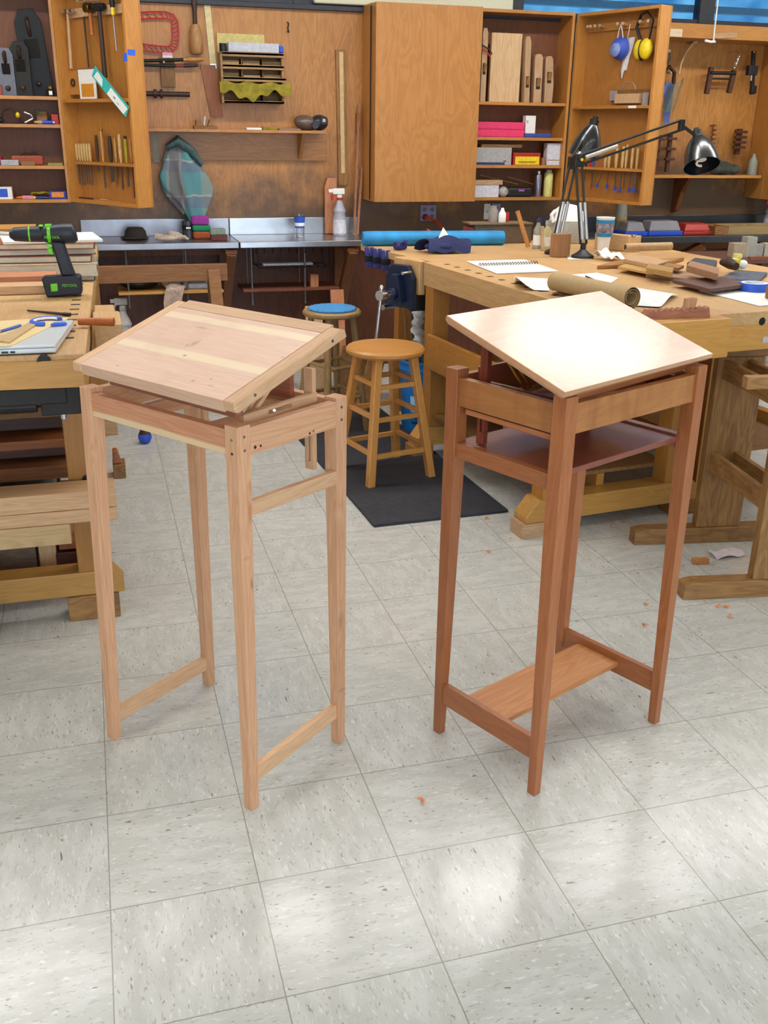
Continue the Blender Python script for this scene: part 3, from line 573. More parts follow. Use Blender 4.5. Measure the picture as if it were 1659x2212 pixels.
obj('vise_bolt', M().cyl((-.035, 1.10, .735), (-.035, 1.10, .755), .008), STEEL, vz, world=True)
for x, y in ((-.052, 1.33), (-.72, 1.33), (.005, 3.40), (-.72, 3.40)):
    lg = obj('leg', M().b2((x, y, .15), (x+.088, y+.075, .85)), oldb('Z'), B4_, world=True, bev=.002)
    if x > -.1 and y < 2: obj('bolt_cap', M().cyl((x+.055, y-.004, .475), (x+.055, y+.002, .475), .015), IRON, lg, world=True)
for y in (1.325, 3.395): obj('foot_rail', M().prism([(-.80, .085), (.085, .085), (.085, .12), (.05, .165), (-.80, .165)], (0, y+.085, 0), (1, 0, 0), (0, 0, 1), .085), bencho('X'), B4_, world=True, bev=.003)
obj('stretcher', M().b2((-.47, 1.41, .30), (-.43, 3.40, .40)), oldb('Y'), B4_, world=True)
for x, lab in ((-.04, 'mottled wood block under the near corner foot of the varnished workbench'), (-.70, 'wood block under the foot at the frame edge of the varnished workbench')):
    riser(lab, x+.025, 1.365, .16, .095, .0845, mat=spalt('X'))
riser('small pale block under the far foot of the varnished workbench', .06, 3.44, .12, .09, .0845); riser('wood block under the hidden far foot of the varnished workbench', -.70, 3.44, .12, .09, .0845)
tj = obj('tail_jaw', M().b2((.062, 1.52, .80), (.15, 1.76, BZ-.006)), maple('Y'), B4_, world=True, bev=.006)
obj('tail_jaw', M().b2((.068, 1.77, .82), (.135, 1.93, BZ-.012)), maple('Y'), B4_, world=True, bev=.004)
obj('vise_handle', M().cyl((.022, 1.45, .938), (.125, 1.42, .938), .011, .013), wood('orange_rod', '#B8662C', '#94491C', 'X', rough=.4, rings=8), B4_, world=True, smooth=40)
# ---------------------------------------------------------------- steel counters along the back wall
CZ = .87
def counter(lab, x0, x1, mat, front=4.255, lip=.036, z=CZ):
    t = thing('counter', lab, 'counter', ((x0+x1)/2, 4.5, z-.1), 0)
    obj('worktop', M().b2((x0, front, z-lip), (x1, YW-.012, z)), mat, t, world=True, bev=.004)
    obj('backsplash', M().b2((x0, YW-.014, z), (x1, YW-.002, z+.10)), mat, t, world=True, bev=.002)
    return t
STD = plain('dull_steel', '#A8A8B0', .34, 1, var=.1, scale=14)
c1 = counter('dull stainless counter with a low backsplash under the plaid shirt', .02, .905, STD); c2 = counter('bright stainless counter with a shiny backsplash carrying the spray bottle', .91, 1.735, STEEL)
c3 = counter('long dark metal counter under the wall of clamps', 3.0, 6.2, plain('dark_steel', '#5E5E64', .4, 1, var=.1, scale=14), z=.862, lip=.045)
brk = wood('bracket_brown', '#7E4A22', '#5E3416', 'Z', rough=.5, rings=7)
for t, xs in ((c1, (.06, .86)), (c2, (1.60,)), (c3, (3.05, 4.55, 4.95))):
    for x in xs:
        obj('bracket', M().bar((x, 4.29, .81), (x-.03, 4.64, .25), .07, .055, (1, 0, 0)).b2((x-.035, 4.27, .80), (x+.035, 4.69, .826)).b2((x-.03, 4.64, 0), (x+.03, 4.69, .80)), brk, t, world=True, bev=.002)
t = c3; obj('bracket', M().bar((4.05, 4.29, .80), (3.80, 4.60, .55), .06, .05, (0, 1, 0)), wood('orange_brace', '#9A5A2C', '#7A421C', 'X', rough=.5, rings=7), t, world=True)
obj('apron', M().b2((.10, 4.60, .76), (.90, 4.68, .83)), brk, c1, world=True); obj('apron', M().b2((3.2, 4.60, .74), (6.1, 4.68, .815)), brk, c3, world=True)
# hanging shelves under the counters
def hang(lab, x0, x1, z, col):
    t = thing('hanging_shelf', lab, 'shelf', ((x0+x1)/2, 4.5, z), 0)
    obj('board', M().b2((x0, 4.36, z-.016), (x1, 4.62, z)), col, t, world=True, bev=.002)
    for x in (x0+.06, x1-.21): obj('rod', M().cyl((x, 4.40, z-.10), (x, 4.40, .833), .006).cyl((x, 4.58, z), (x, 4.58, .833), .004), plain('zinc_rod', '#7C7C80', .4, .8), t, world=True)
    return t
hang('orange-brown shelf hung on rods under the dull counter', .20, .815, .582, bencho('X')); hang('brown shelf hung on rods under the bright counter', .935, 1.535, .578, wood('brown_board', '#7A4428', '#5C3220', 'X', rough=.5, rings=8))
# ---------------------------------------------------------------- wall cabinets
def shelfz(u, v): return P(u, v, y=4.5).z
def cabinet(lab, x0, x1, z0, z1, shelves, divider=None, depth=.2):
    t = thing('wall_cabinet', lab, 'cabinet', ((x0+x1)/2, YW, z0), 0); yf = YW-depth; w = .018
    for x in (x0, x1-w): obj('side_panel', M().b2((x, yf, z0), (x+w, YW-.004, z1)), cabw('Z'), t, world=True, bev=.0012)
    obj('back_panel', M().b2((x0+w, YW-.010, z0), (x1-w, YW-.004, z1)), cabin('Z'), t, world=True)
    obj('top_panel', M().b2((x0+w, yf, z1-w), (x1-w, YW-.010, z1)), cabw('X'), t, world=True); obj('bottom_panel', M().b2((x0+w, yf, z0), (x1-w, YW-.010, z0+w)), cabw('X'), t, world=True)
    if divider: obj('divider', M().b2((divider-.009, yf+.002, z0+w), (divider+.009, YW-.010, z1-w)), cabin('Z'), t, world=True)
    for z in shelves: obj('shelf', M().b2(((divider+.009) if divider else x0+w, yf+.012, z-.018), (x1-w, YW-.010, z)), cabw('X'), t, world=True, bev=.001)
    return t
SR = [shelfz(1130, v) for v in (221, 297, 357)]; SL = [shelfz(60, v) for v in (207, 268, 358)]
K2 = cabinet('wide oak wall cabinet, one door shut and one swung open beside the drawing lamps', 1.765, 3.075, 1.08, 2.185, SR, 2.445)
dl_ = obj('door', M().b2((1.766, 4.40, 1.08), (2.425, 4.415, 2.18)).b2((1.766, 4.415, 1.08), (1.784, 4.497, 2.18)).b2((2.407, 4.415, 1.08), (2.425, 4.497, 2.18)).b2((1.784, 4.415, 1.08), (2.407, 4.497, 1.098)).b2((1.784, 4.415, 2.162), (2.407, 4.497, 2.18)), wood('door_oak', '#C58844', '#A56A2C', 'Z', rough=.4, rings=3.2, coat=.2, contrast=.8, coat_rough=.3, stain=('#8A5A30', 5, .62, .35)), K2, world=True, bev=.0015)
obj('hinge', M().cyl((1.762, 4.4985, 1.09), (1.762, 4.4985, 2.17), .0035), IRON, K2, world=True); obj('hinge', M().cyl((3.078, 4.4985, 1.09), (3.078, 4.4985, 2.17), .0035), IRON, K2, world=True)
K1 = cabinet('oak wall cabinet with its door open over the varnished workbench, full of planes and tools', -1.33, -.018, 1.08, 2.185, SL, -.67)
obj('hinge', M().cyl((-.016, 4.4975, 1.09), (-.016, 4.4975, 2.17), .004), IRON, K1, world=True)
K3 = cabinet('oak wall cabinet at the frame edge beside the hanging clamps', 4.60, 5.9, 1.08, 2.06, [1.4, 1.75])
obj('door', M().b2((4.602, 4.40, 1.08), (5.25, 4.497, 2.06)), cabw('Z'), K3, world=True, bev=.0015)
def swung(K, hx_, hy, dx, dy, mid, rack, u0, u1):
    d = V(dx, dy, 0).normalized(); F = frame((hx_, hy, 1.085), d, (-d.y, d.x, 0)); w, h, L_ = .018, 1.095, .645
    dr = obj('open_door', M().b2((0, .088, 0), (L_, .1, h)), wood('door_inside', '#B47A38', '#96602A', 'Z', rough=.42, rings=4, coat=.15, contrast=.6), K, mat4=MW[K.name].inverted()@F)
    obj('door_frame', M().b2((0, 0, 0), (w, .088, h)).b2((L_-w, 0, 0), (L_, .088, h)).b2((w, 0, 0), (L_-w, .088, w)).b2((w, 0, h-w), (L_-w, .088, h)), cabw('Z'), dr, bev=.001)
    zm = PP(*mid, F, 0).z; obj('ledge', M().b2((w, .0, zm-.018), (L_-w, .088, zm)), cabw('X'), dr, bev=.001)
    a, b = PP(*rack[0], F, .03), PP(*rack[1], F, .03); zr = (a.z+b.z)/2
    obj('tool_rack', M().b2((w+.02, .03, zr-.016), (L_-w-.005, .088, zr)), cabw('X'), dr, bev=.001)
    return F, zm, zr, dr
FL, zmL, zrL, doorL = swung(K1, -.022, 4.497, .357, -.54, (215, 213), ((160, 348), (285, 354)), 0, 0)
FR, zmR, zrR, doorR = swung(K2, 3.085, 4.497, .225, -.60, (1320, 228), ((1265, 360), (1380, 366)), 0, 0)
a = PP(150, 30, FL, .07); b = PP(250, 22, FL, .07)
obj('peg_rail', M().b2((.06, .068, a.z-.022), (.60, .088, a.z+.022)), scrapl('X'), doorL, bev=.002)
for x in (.10, .20, .27, .33, .42, .47, .54): obj('peg', M().cyl((x, .07, a.z), (x, .03, a.z+.006), .007), scrapl('Y'), doorL, smooth=50); a = PP(1270, 62, FR, .075)
zpR = a.z; pr = obj('peg_rail', M().b2((.03, .073, zpR-.022), (.60, .088, zpR+.022)), cabw('X'), doorR)
for x in (.06, .085, .12, .16, .30, .34, .47, .53): obj('peg', M().cyl((x, .075, zpR), (x, .035, zpR+.006), .008).ell((x, .033, zpR+.006), .011), scrapl('Y'), doorR, smooth=50)
# ---------------------------------------------------------------- wall shelves
ws_ = thing('wall_shelf', 'long thin plywood wall shelf over the steel counter, one end on a bracket', 'shelf', (.9, 4.6, 1.484), 0)
obj('board', M().b2((.26, 4.50, 1.468), (1.49, YW, 1.484)), ply('X'), ws_, world=True, bev=.001)
obj('back_rail', M().b2((.3, YW-.018, 1.31), (1.53, YW, 1.467)), ply('X'), ws_, world=True, bev=.001)
for x in (1.35,): obj('bracket', M().prism([(4.53, 1.467), (YW-.018, 1.467), (YW-.018, 1.325), (YW-.04, 1.32)], (x, 0, 0), (0, 1, 0), (0, 0, 1), .02), ply('Z'), ws_, world=True)
w2 = thing('wall_shelf', 'dark narrow wall shelf holding rags and a clear bottle, behind the reading lamp', 'shelf', (4.3, 4.6, 1.23), 0)
obj('board', M().b2((3.72, 4.50, 1.218), (4.58, YW, 1.236)), cabw('X'), w2, world=True, bev=.001)
obj('bracket', M().prism([(4.52, 1.217), (YW, 1.217), (YW, .98), (YW-.06, 1.0), (4.60, 1.12)], (4.02, 0, 0), (0, 1, 0), (0, 0, 1), .03), brk, w2, world=True)
# ---------------------------------------------------------------- stools, mat, sawhorse, trestle
def stool(lab, cx, cy, zs, r, foot, rot, mats, seat_t=.032, rungs=(.14, .30, .44), rnd=False):
    t = thing('stool', lab, 'stool', (cx, cy, 0), rot); mx, mz, ms = mats
    obj('seat', M().lathe([(.0, zs-seat_t), (r-.012, zs-seat_t), (r, zs-seat_t+.010), (r, zs-.010), (r-.008, zs-.001), (0, zs)], n=40), ms, t, smooth=35)
    ins = r*.50; L4 = []
    for i, j in ((-1, -1), (1, -1), (1, 1), (-1, 1)):
        a, b = V(i*foot, j*foot, .0), V(i*ins, j*ins, zs-seat_t+.002); L4.append((a, b))
        if rnd: obj('leg', M().tube([a, a.lerp(b, .5), b], [.015, .019, .016], 12), mz, t, smooth=50)
        else: obj('leg', M().taper(a, (.034, .034), b, (.034, .034)), mz, t, bev=.003)
    for k, z in enumerate(rungs):
        for s in range(4):
            a0, b0 = L4[s]; a1, b1 = L4[(s+1) % 4]; dz = (.0 if s % 2 == 0 else .012); f = (z+dz)/(zs-seat_t)
            p, q = a0.lerp(b0, f), a1.lerp(b1, f)
            obj('rung', M().cyl(p, q, .010, n=10) if rnd else M().bar(p, q, .016, .022), mx, t, smooth=50 if rnd else None, bev=0 if rnd else .002)
    return t
stool('varnished birch stool with square legs, standing on the dark mat', 1.290, 2.480, .60, .176, .160, math.radians(13.5), (stoolw('X'), stoolw('Z'), stoolw('X')))
drk = wood('worn_stool', '#A38252', '#806238', 'Z', rough=.5, rings=8)
stool('older round-legged stool with a worn brown seat, topped by a blue pad', 1.215, 3.20, .645, .148, .13, .4, (drk, drk, drk), rungs=(.2, .36), rnd=True)
item('seat_pad', 'blue scalloped foam pad lying on the worn stool', 'pad', [('p', M().lathe([(0, 0)]+[(.118, 0), (.121, .006), (.117, .012)]+[(0, .0125)], (1.215, 3.19, .645), n=48), plain('blue_foam', '#3F86C0', .8, bump=.3), {})])
ob = C.objects[-1] if False else bpy.data.objects['seat_pad']
for v in ob.data.vertices:
    a = math.atan2(v.co.y, v.co.x); k = 1+.035*math.sin(a*18); v.co.x *= k; v.co.y *= k
item('floor_mat', 'dark rubber anti-fatigue mat lying on the tiles under the birch stool', 'mat', [('m', M().prism([(1.068, 1.852), (1.662, 1.876), (1.575, 3.62), (.985, 3.60)], (0, 0, .0005), (1, 0, 0), (0, 1, 0), .013), plain('mat_rubber', '#2E2F36', .75, var=.25, bump=.4, scale=35), dict(bev=.004))])
SH = thing('sawhorse', 'brown sawhorse with a plank beam and splayed legs in front of the dull counter', 'sawhorse', (.35, 3.85, 0), 0); shm_ = wood('sawhorse_brown', '#97683C', '#7A4E2A', 'X', rough=.55, rings=9)
obj('beam', M().b2((-.08, 3.82, .712), (.775, 3.87, .80)), shm_, SH, world=True, bev=.002)
for x in (.02, .70):
    for s in (-1, 1): obj('leg', M().bar((x+(.03 if x > .5 else -.03), 3.845+s*.16, .0), (x, 3.845+s*.035, .775), .065, .025, (0, 1, 0)), shm_, SH, world=True, bev=.002)
T2 = thing('trestle_base', 'rustic trestle table base of spalted timber with two feet and twin stretchers', 'table base', (1.922, .957, 0), math.radians(-9.5))
for y in (0, .478):
    obj('foot', M().prism([(0, 0), (.68, 0), (.68, .05), (.64, .064), (.04, .064), (0, .055)], (0, y+.06, 0), (1, 0, 0), (0, 0, 1), .06), spalt('X'), T2, bev=.003)
    obj('post', M().b2((.245, y+.008, .064), (.425, y+.05, .735)), spalt('Z'), T2, bev=.003)
    obj('top_bar', M().b2((.12, y+.012, .735), (.56, y+.05, .775)), spalt('X'), T2, bev=.003)
for x in (.265, .355):
    obj('stretcher', M().b2((x, .05, .30), (x+.022, .486, .372)), spalt('Y'), T2, bev=.002); obj('stretcher', M().b2((x, .05, .655), (x+.022, .486, .725)), spalt('Y'), T2, bev=.002)
# ---------------------------------------------------------------- things in and on the wall cabinets
def rect(u0, v0, u1, v1, y): a, b = P(u0, v1, y=y), P(u1, v0, y=y); return a.x, b.x, a.z, b.z
def bx(name, label, cat, mat, q, y, d, zb=None, group=None, bev=.002, extra=()):
    """a box seen at pixels q on the plane y, d deep, standing on zb"""
    x0, x1, z0, z1 = rect(*q, y)
    if zb is not None: z1 += zb-z0; z0 = zb
    return item(name, label, cat, [('body', M().b2((x0, y, z0), (x1, y+d, z1)), mat, dict(bev=bev))]+[e for f in extra for e in [f(x0, x1, y, z0, z1)]], group)
sL = SL+[1.098]; sR = SR+[1.098]
# left cabinet, top shelf: iron planes standing on their heels
def iron_plane(lab, q, y, mat, knob=.7):
    x0, x1, z0, z1 = rect(*q, y); z1 += sL[0]-z0; z0 = sL[0]; h = z1-z0; c = (x0+x1)/2; w = x1-x0
    pr = [(-w/2, 0), (w/2, 0), (w/2, h*.86), (w*.28, h), (-w*.28, h), (-w/2, h*.86)]
    tl = math.radians(-5) if 'jointer' in lab else 0
    item('hand_plane', lab, 'plane', F=Matrix.Translation((c, y, z0))@Matrix.Rotation(tl, 4, 'Y')@Matrix.Translation((-c, -y, -z0)), parts=[('body', M().prism(pr, (c, y+.05, z0), (1, 0, 0), (0, 0, 1), .012).b2((c-w/2, y+.038, z0+h*.2), (c-w/2+.004, y+.05, z0+h*.75)).b2((c+w/2-.004, y+.038, z0+h*.2), (c+w/2, y+.05, z0+h*.75)), mat, dict(bev=.002)),
        ('cutter', M().bar((c, y+.045, z0+h*.42), (c, y+.012, z0+h*.66), w*.5, .006, (0, 1, 0)), IRON, {}), ('tote', M().tube([(c, y+.045, z0+h*.70), (c, y+.01, z0+h*.76), (c, y+.0, z0+h*.86), (c, y+.04, z0+h*.9)], .010, 8), HANDD, dict(smooth=50)),
        ('knob', M().cyl((c, y+.045, z0+h*.15), (c, y+.018, z0+h*.15), .008).ell((c, y+.014, z0+h*.15), .014), HANDD, dict(smooth=50))])
iron_plane('short grey iron plane standing on end at the cabinet shelf edge', (1, 98, 24, 202), 4.515, plain('grey_iron', '#66646A', .4, .7)); iron_plane('mid-sized dark iron plane between the short grey and the tall black one', (30, 84, 58, 202), 4.53, IRON); iron_plane('tall black jointer plane leaning in the cabinet, longest of the iron planes', (60, 13, 98, 202), 4.605, plain('black_iron', '#1B1B1D', .45, .5))
x0, x1, z0, z1 = rect(99, 186, 119, 208, 4.515)
item('small_bottle', 'small black bottle with a gold cap and white label beside the iron planes', 'bottle', [('body', M().lathe([(0, 0), (.019, 0), (.02, .004), (.02, .032), (.012, .038)], ((x0+x1)/2, 4.535, sL[0]), n=18), BLK, dict(smooth=40)), ('cap', M().cyl(((x0+x1)/2, 4.535, sL[0]+.038), ((x0+x1)/2, 4.535, sL[0]+.052), .014), BRASS, {}), ('label', M().b2(((x0+x1)/2-.009, 4.5142, sL[0]+.008), ((x0+x1)/2+.009, 4.519, sL[0]+.028)), WHT, {})])
bx('red_box', 'dark red box edge beside the grey iron plane', 'box', plain('dull_red', '#8E3A38', .6), (-14, 180, 3, 202), 4.53, .08, sL[0])
# second shelf
def tubes(name, lab, cat, mat, pts, r, extra=None, group=None, smooth=50): return item(name, lab, cat, [('body', M().tube(pts, r, 8), mat, dict(smooth=smooth))]+(extra or []), group)
y = 4.56; z = sL[1]; p = [P(u, v, y=y) for u, v in ((1, 262), (6, 240), (22, 234), (38, 246), (45, 264))]; p[0].z = z+.006; p[-1].z = z+.006
tubes('headband', 'black and yellow ear protector band on the second cabinet shelf', 'ear protector', BLK, p, .005, [('ear_cup', M().ell(p[3]+V(0, 0, -.006), (.012, .018, .016)), YEL, dict(smooth=60)), ('ear_cup', M().ell(p[0]+V(.006, 0, .010), (.012, .018, .016)), BLK, dict(smooth=60))])
p = [P(u, v, y=4.55) for u, v in ((52, 242), (68, 248), (71, 256), (54, 266))]; p[-1].z = z+.007
tubes('clamp', 'grey metal spring clamp lying open on the second cabinet shelf', 'clamp', STEEL, p, .007)
bx('wood_block', 'brown wooden block with a green end at the back of the second shelf', 'block', scrap('Z'), (80, 232, 100, 260), 4.62, .04, z, extra=[lambda a, b, y, c, d: ('green_end', M().b2((a-.001, y-.001, d-.02), (a+.014, y+.041, d+.001)), plain('green_paint', '#3E6A2C', .6), {})])
bx('red_box', 'small red box standing beside the cabinet side on the second shelf', 'box', RED, (112, 240, 125, 262), 4.60, .05, z)
a, b = P(74, 262, y=4.53), P(118, 263, y=4.53); a.z = b.z = z+.0105
item('glue_stick', 'beige and blue tube lying at the front of the second shelf', 'tube', [('body', M().cyl(a.lerp(b, .38), a.lerp(b, .92), .010), BLU, dict(smooth=40)), ('nose', M().cyl(a.lerp(b, .38), a, .010, .006), scrapl('X'), dict(smooth=40)), ('cap', M().cyl(a.lerp(b, .92), b, .009), STEEL, dict(smooth=40))])
# third shelf
z = sL[2]
bx('tool_roll', 'orange-red leather tool roll tied with a cord on the third shelf', 'tool roll', plain('red_leather', '#9A4228', .55), (25, 331, 92, 352), 4.55, .05, z, bev=.010, extra=[lambda a, b, y, c, d: ('cord', M().tube([(a+.05, y+.02, d), (a+.075, y+.02, d+.012), (a+.11, y+.02, d+.006), (a+.125, y+.02, d+.022), (a+.145, y+.02, d-.006)], .0022, 6), BLK, {})])
bx('plane_iron', 'grey steel tool lying flat in front of the red tool roll', 'tool', BLADE, (2, 345, 40, 357), 4.515, .02, z); bx('wood_scrap', 'brown scrap of wood at the front of the third shelf', 'scrap', scrap('X'), (46, 349, 75, 358), 4.515, .022, z)
for k, (q, yy) in enumerate((((104, 351, 135, 357), 4.52), ((106, 345, 126, 349), 4.60))): bx('sanding_strip', ('yellowish sanding strip at the shelf front by the cabinet side', 'shorter sanding strip lying behind the front one')[k], 'strip', plain('sand_strip', '#8E8A48', .8), q, yy, .02, z, bev=.001)
p = P(-3, 338, y=4.56); item('spool', 'crimson spool standing at the frame edge on the third shelf', 'spool', [('s', M().cyl((p.x, 4.57, z), (p.x, 4.57, z+.045), .022), plain('crimson', '#A0183A', .5), dict(smooth=40))])
# bottom shelf
z = sL[3]
bx('carton', 'white and blue carton on the bottom shelf of the cabinet', 'box', WHT, (-20, 415, 26, 441), 4.53, .07, z, extra=[lambda a, b, y, c, d: ('print', M().b2((a, y-.0008, c+.012), (b-.024, y+.001, d-.008)), BLU, {})])
a, b = P(36, 427, y=4.55), P(62, 428, y=4.55); a.z = b.z = z+.008
item('screwdriver', 'orange-handled screwdriver on the bottom shelf', 'screwdriver', [('handle', M().tube([a, a.lerp(b, .3), a.lerp(b, .8), b], [.004, .008, .008, .005], 10), plain('orange_plastic', '#E07020', .4), dict(smooth=50)), ('shaft', M().cyl(b, b+V(.06, .01, -.001), .003), BLK, {})])
bx('eraser', 'pink eraser on the bottom shelf edge', 'eraser', plain('pink_rubber', '#D88AA0', .7), (49, 426, 72, 434), 4.515, .02, z, bev=.004)
a, b = P(77, 428, y=4.53), P(107, 428, y=4.53); a.z = b.z = z+.008
item('marker', 'dark blue marker between the pink eraser and the blue box', 'marker', [('body', M().cyl(a, b, .0075), plain('marker_blue', '#1C2E78', .4), dict(smooth=40)), ('cap', M().cyl(a, a-V(.012, 0, 0), .0078), YEL, dict(smooth=40))])
bx('bit_box', 'blue box with an orange label on the bottom shelf beside the cabinet side', 'box', plain('blue_card', '#2438A8', .5), (108, 416, 143, 433), 4.53, .05, z, extra=[lambda a, b, y, c, d: ('label', M().b2((a+.012, y-.0008, c+.010), (b-.014, y+.001, d-.005)), plain('orange_label', '#E08A3A', .6), {})])
a, b = P(66, 410, y=4.62), P(142, 415, y=4.62)
item('yellow_rag', 'olive yellow rag draped at the back of the bottom shelf', 'rag', [('r', M().sheet(lambda u, v: (a.x+(b.x-a.x)*u, 4.60+.06*v, z+.012+.022*math.sin(3.4*u+.6)*(1-.3*v)+.006*math.sin(17*u+5*v)), 18, 6, .004), plain('yellow_cloth', '#A89A1C', .8, bump=.3), dict(smooth=60))])
# ---- tools on the left door (door frame coordinates: x along the door, y outwards, z up)
def dp(u, v, F, yl): return PP(u, v, F, yl)
def hang_tool(name, lab, cat, F, head, hm, a, b, r, hmat, yl=.045, hr=None):
    pa, pb = dp(*a, F, yl), dp(*b, F, yl); pb = V(pa.x+(pb.x-pa.x)*.5, yl, pb.z); parts = [('handle', M().tube([pa, pa.lerp(pb, .4), pb], [r*.85, r, r*1.1], 10), hmat, dict(smooth=50))]
    parts.append(('head', head(pa), hm, dict(bev=.002))); return item(name, lab, cat, parts, F=F)
hang_tool('hammer', 'small steel hammer with a long pale handle, hanging first on the peg rail', 'hammer', FL, lambda p: M().cyl(p+V(-.055, 0, .008), p+V(.055, 0, .008), .011).b2(p+V(-.014, -.012, -.004), p+V(.014, .012, .018)), STEEL, (146, 28), (151, 148), .0085, scrapl('Z'))
p, q = dp(181, 36, FL, .06), dp(187, 146, FL, .06); item('dowel_rod', 'thin reddish rod hanging between the two hammers', 'rod', [('r', M().cyl(p, V(p.x+.004, .06, q.z), .005), HANDD, dict(smooth=50))], F=FL)
hang_tool('mallet', 'brass-headed mallet with a short orange handle', 'mallet', FL, lambda p: M().cyl(p+V(0, -.03, .010), p+V(0, .03, .010), .024), BRASS, (194, 22), (199, 76), .011, wood('orange_handle', '#B0652A', '#8A4818', 'Z', rough=.4))
hang_tool('sledge_hammer', 'black hammer with a long dark handle hanging beyond the brass mallet', 'hammer', FL, lambda p: M().cyl(p+V(-.05, 0, .010), p+V(.045, 0, .010), .017).b2(p+V(-.02, -.016, -.008), p+V(.02, .016, .028)), BLK, (214, 20), (228, 168), .012, HANDD)
p, q = dp(243, 16, FL, .04), dp(246, 110, FL, .04)
item('screwdriver', 'long screwdriver with a black handle and yellow collar near the door edge', 'screwdriver', [('handle', M().lathe([(.012, 0), (.014, .02), (.013, .06), (.010, .075)], p, n=14), BLK, dict(smooth=50)), ('collar', M().cyl(p-V(0, 0, .035), p, .010), YEL, dict(smooth=50)), ('shaft', M().cyl(V(p.x+.006, .04, q.z), p-V(0, 0, .035), .0045), STEEL, dict(smooth=50))], F=FL)
p0, p1 = dp(149, 205, FL, .055), dp(168, 152, FL, .055); c = (p0+p1)/2; hw, hh = (p1.x-p0.x)/2, (p1.z-p0.z)/2
item('template_block', 'wooden panel with an oval hole standing on the door ledge', 'template', [('panel', M().rings([[c+V(k*math.cos(t) if 0 else 0, 0, 0) for t in ()] for k in ()] or [[c+V(-hw, 0, -hh), c+V(hw, 0, -hh), c+V(hw, 0, hh), c+V(-hw, 0, hh)], [c+V(-hw, .018, -hh), c+V(hw, .018, -hh), c+V(hw, .018, hh), c+V(-hw, .018, hh)]]), cabw('Z'), {}), ('hole_ring', M().lathe([(.010, 0), (.021, 0), (.021, .004), (.010, .004)], c+V(0, -.001, 0), (0, -1, 0), 20, cap=False), HANDD, {})], F=FL)
p0, p1 = dp(173, 206, FL, .04), dp(203, 149, FL, .04)
item('hang_card', 'white hang card with an orange window, standing on the door ledge', 'card', [('card', M().b2((p0.x, .04, zmL), (p1.x, .046, p1.z)), WHT, {}), ('window', M().b2((p0.x+.02, .0385, zmL+.012), (p1.x-.018, .04, zmL+(p1.z-zmL)*.52)), plain('orange_tool', '#D08A2A', .5), {}), ('bracket', M().b2((p0.x-.02, .05, p1.z-.006), (p1.x, .062, p1.z+.004)), STEEL, {})], F=FL)
# teal and white card tied to the door, hanging askew
o = dp(202, 154, FL, -.012); e = dp(275, 243, FL, -.012); ln = (e-o).length; dx = (e-o).normalized(); dz = V(-dx.z, 0, dx.x)
Fc = frame(o, dx, dz)
item('tag_card', 'long teal and white card hanging askew across the open door', 'card', [('card', M().b2((0, -.028, 0), (ln, .032, .0016)), plain('teal_card', '#35B8B4', .5), {}), ('white_field', M().prism([(.015, -.02), (.10, -.02), (.085, .014), (.03, .022)], (0, 0, .0016), (1, 0, 0), (0, 1, 0), .0006), WHT, {}), ('white_field', M().prism([(.15, -.026), (ln-.02, -.026), (ln-.005, .018), (.165, .022)], (0, 0, .0016), (1, 0, 0), (0, 1, 0), .0006), WHT, {}), ('print', M().b2((.205, -.008, .0022), (.222, .002, .0027)).b2((.245, -.012, .0022), (.262, -.008, .0027)), plain('grey_print', '#8C8C90', .6), {}), ('string', M().tube([(.01, 0, .0), (-.012, .006, -.01), (-.035, .012, -.02)], .001, 5), BLK, {})], F=FL@Fc)
for q, lab in (((288, 104, 303, 118), 'blue tape square stuck on the edge of the open left door'), ((275, 113, 286, 133), 'slanted blue tape scrap beside the tape square')):
    a, b = dp(q[0], q[3], FL, -.0006), dp(q[2], q[1], FL, -.0006); item('tape_scrap', lab, 'tape', [('t', M().b2((min(a.x, .612), -.0008, a.z), (min(b.x, .645), 0, b.z)) if q[0] < 288 else M().b2((.6452, .004, a.z), (.646, .05, b.z)), BLUETAPE, {})], F=FL)
# chisels in the left rack
def chisel(lab, F, zr, u, vtop, vbot, r, hm, bm, bw, group=None, cap=None, yl=.055, tip=None, lean=0):
    t = dp(u, vtop, F, yl); b = dp(u, vbot, F, yl); x = t.x; hz = t.z-zr
    parts = [('handle', M().lathe([(r*.6, .001), (r*.75, hz*.12), (r, hz*.35), (r*.92, hz*.8), (r*.7, hz)], (x, yl, zr), n=12), hm, dict(smooth=50)), ('blade', M().prism([(-bw/2, zr-.0), (bw/2, zr-.0), (bw/2+lean, b.z+.006), (-bw/2+lean, b.z)], (x, yl-.0025, 0), (1, 0, 0), (0, 0, 1), -.005), bm, {})]
    if cap: parts.append(('cap', M().cyl((x, yl, t.z-.004), (x, yl, t.z+.010), r*.8), cap, dict(smooth=50)))
    if tip: parts.append(('tip_guard', M().box((x+lean, yl, b.z), (bw+.010, .012, .024)), tip, dict(bev=.003)))
    return item('chisel', lab, 'chisel', parts, group, F=F)
bam = plain('bamboo', '#C8A468', .5)
for k in range(6): chisel('slim bamboo-handled carving knife in the tight bundle at the rack end', FL, zrL, 164.5+5.6*k, 310, 396+2*(k % 3), .0095, bam, BLADE, .007, 'bamboo-handled knives in the door rack')
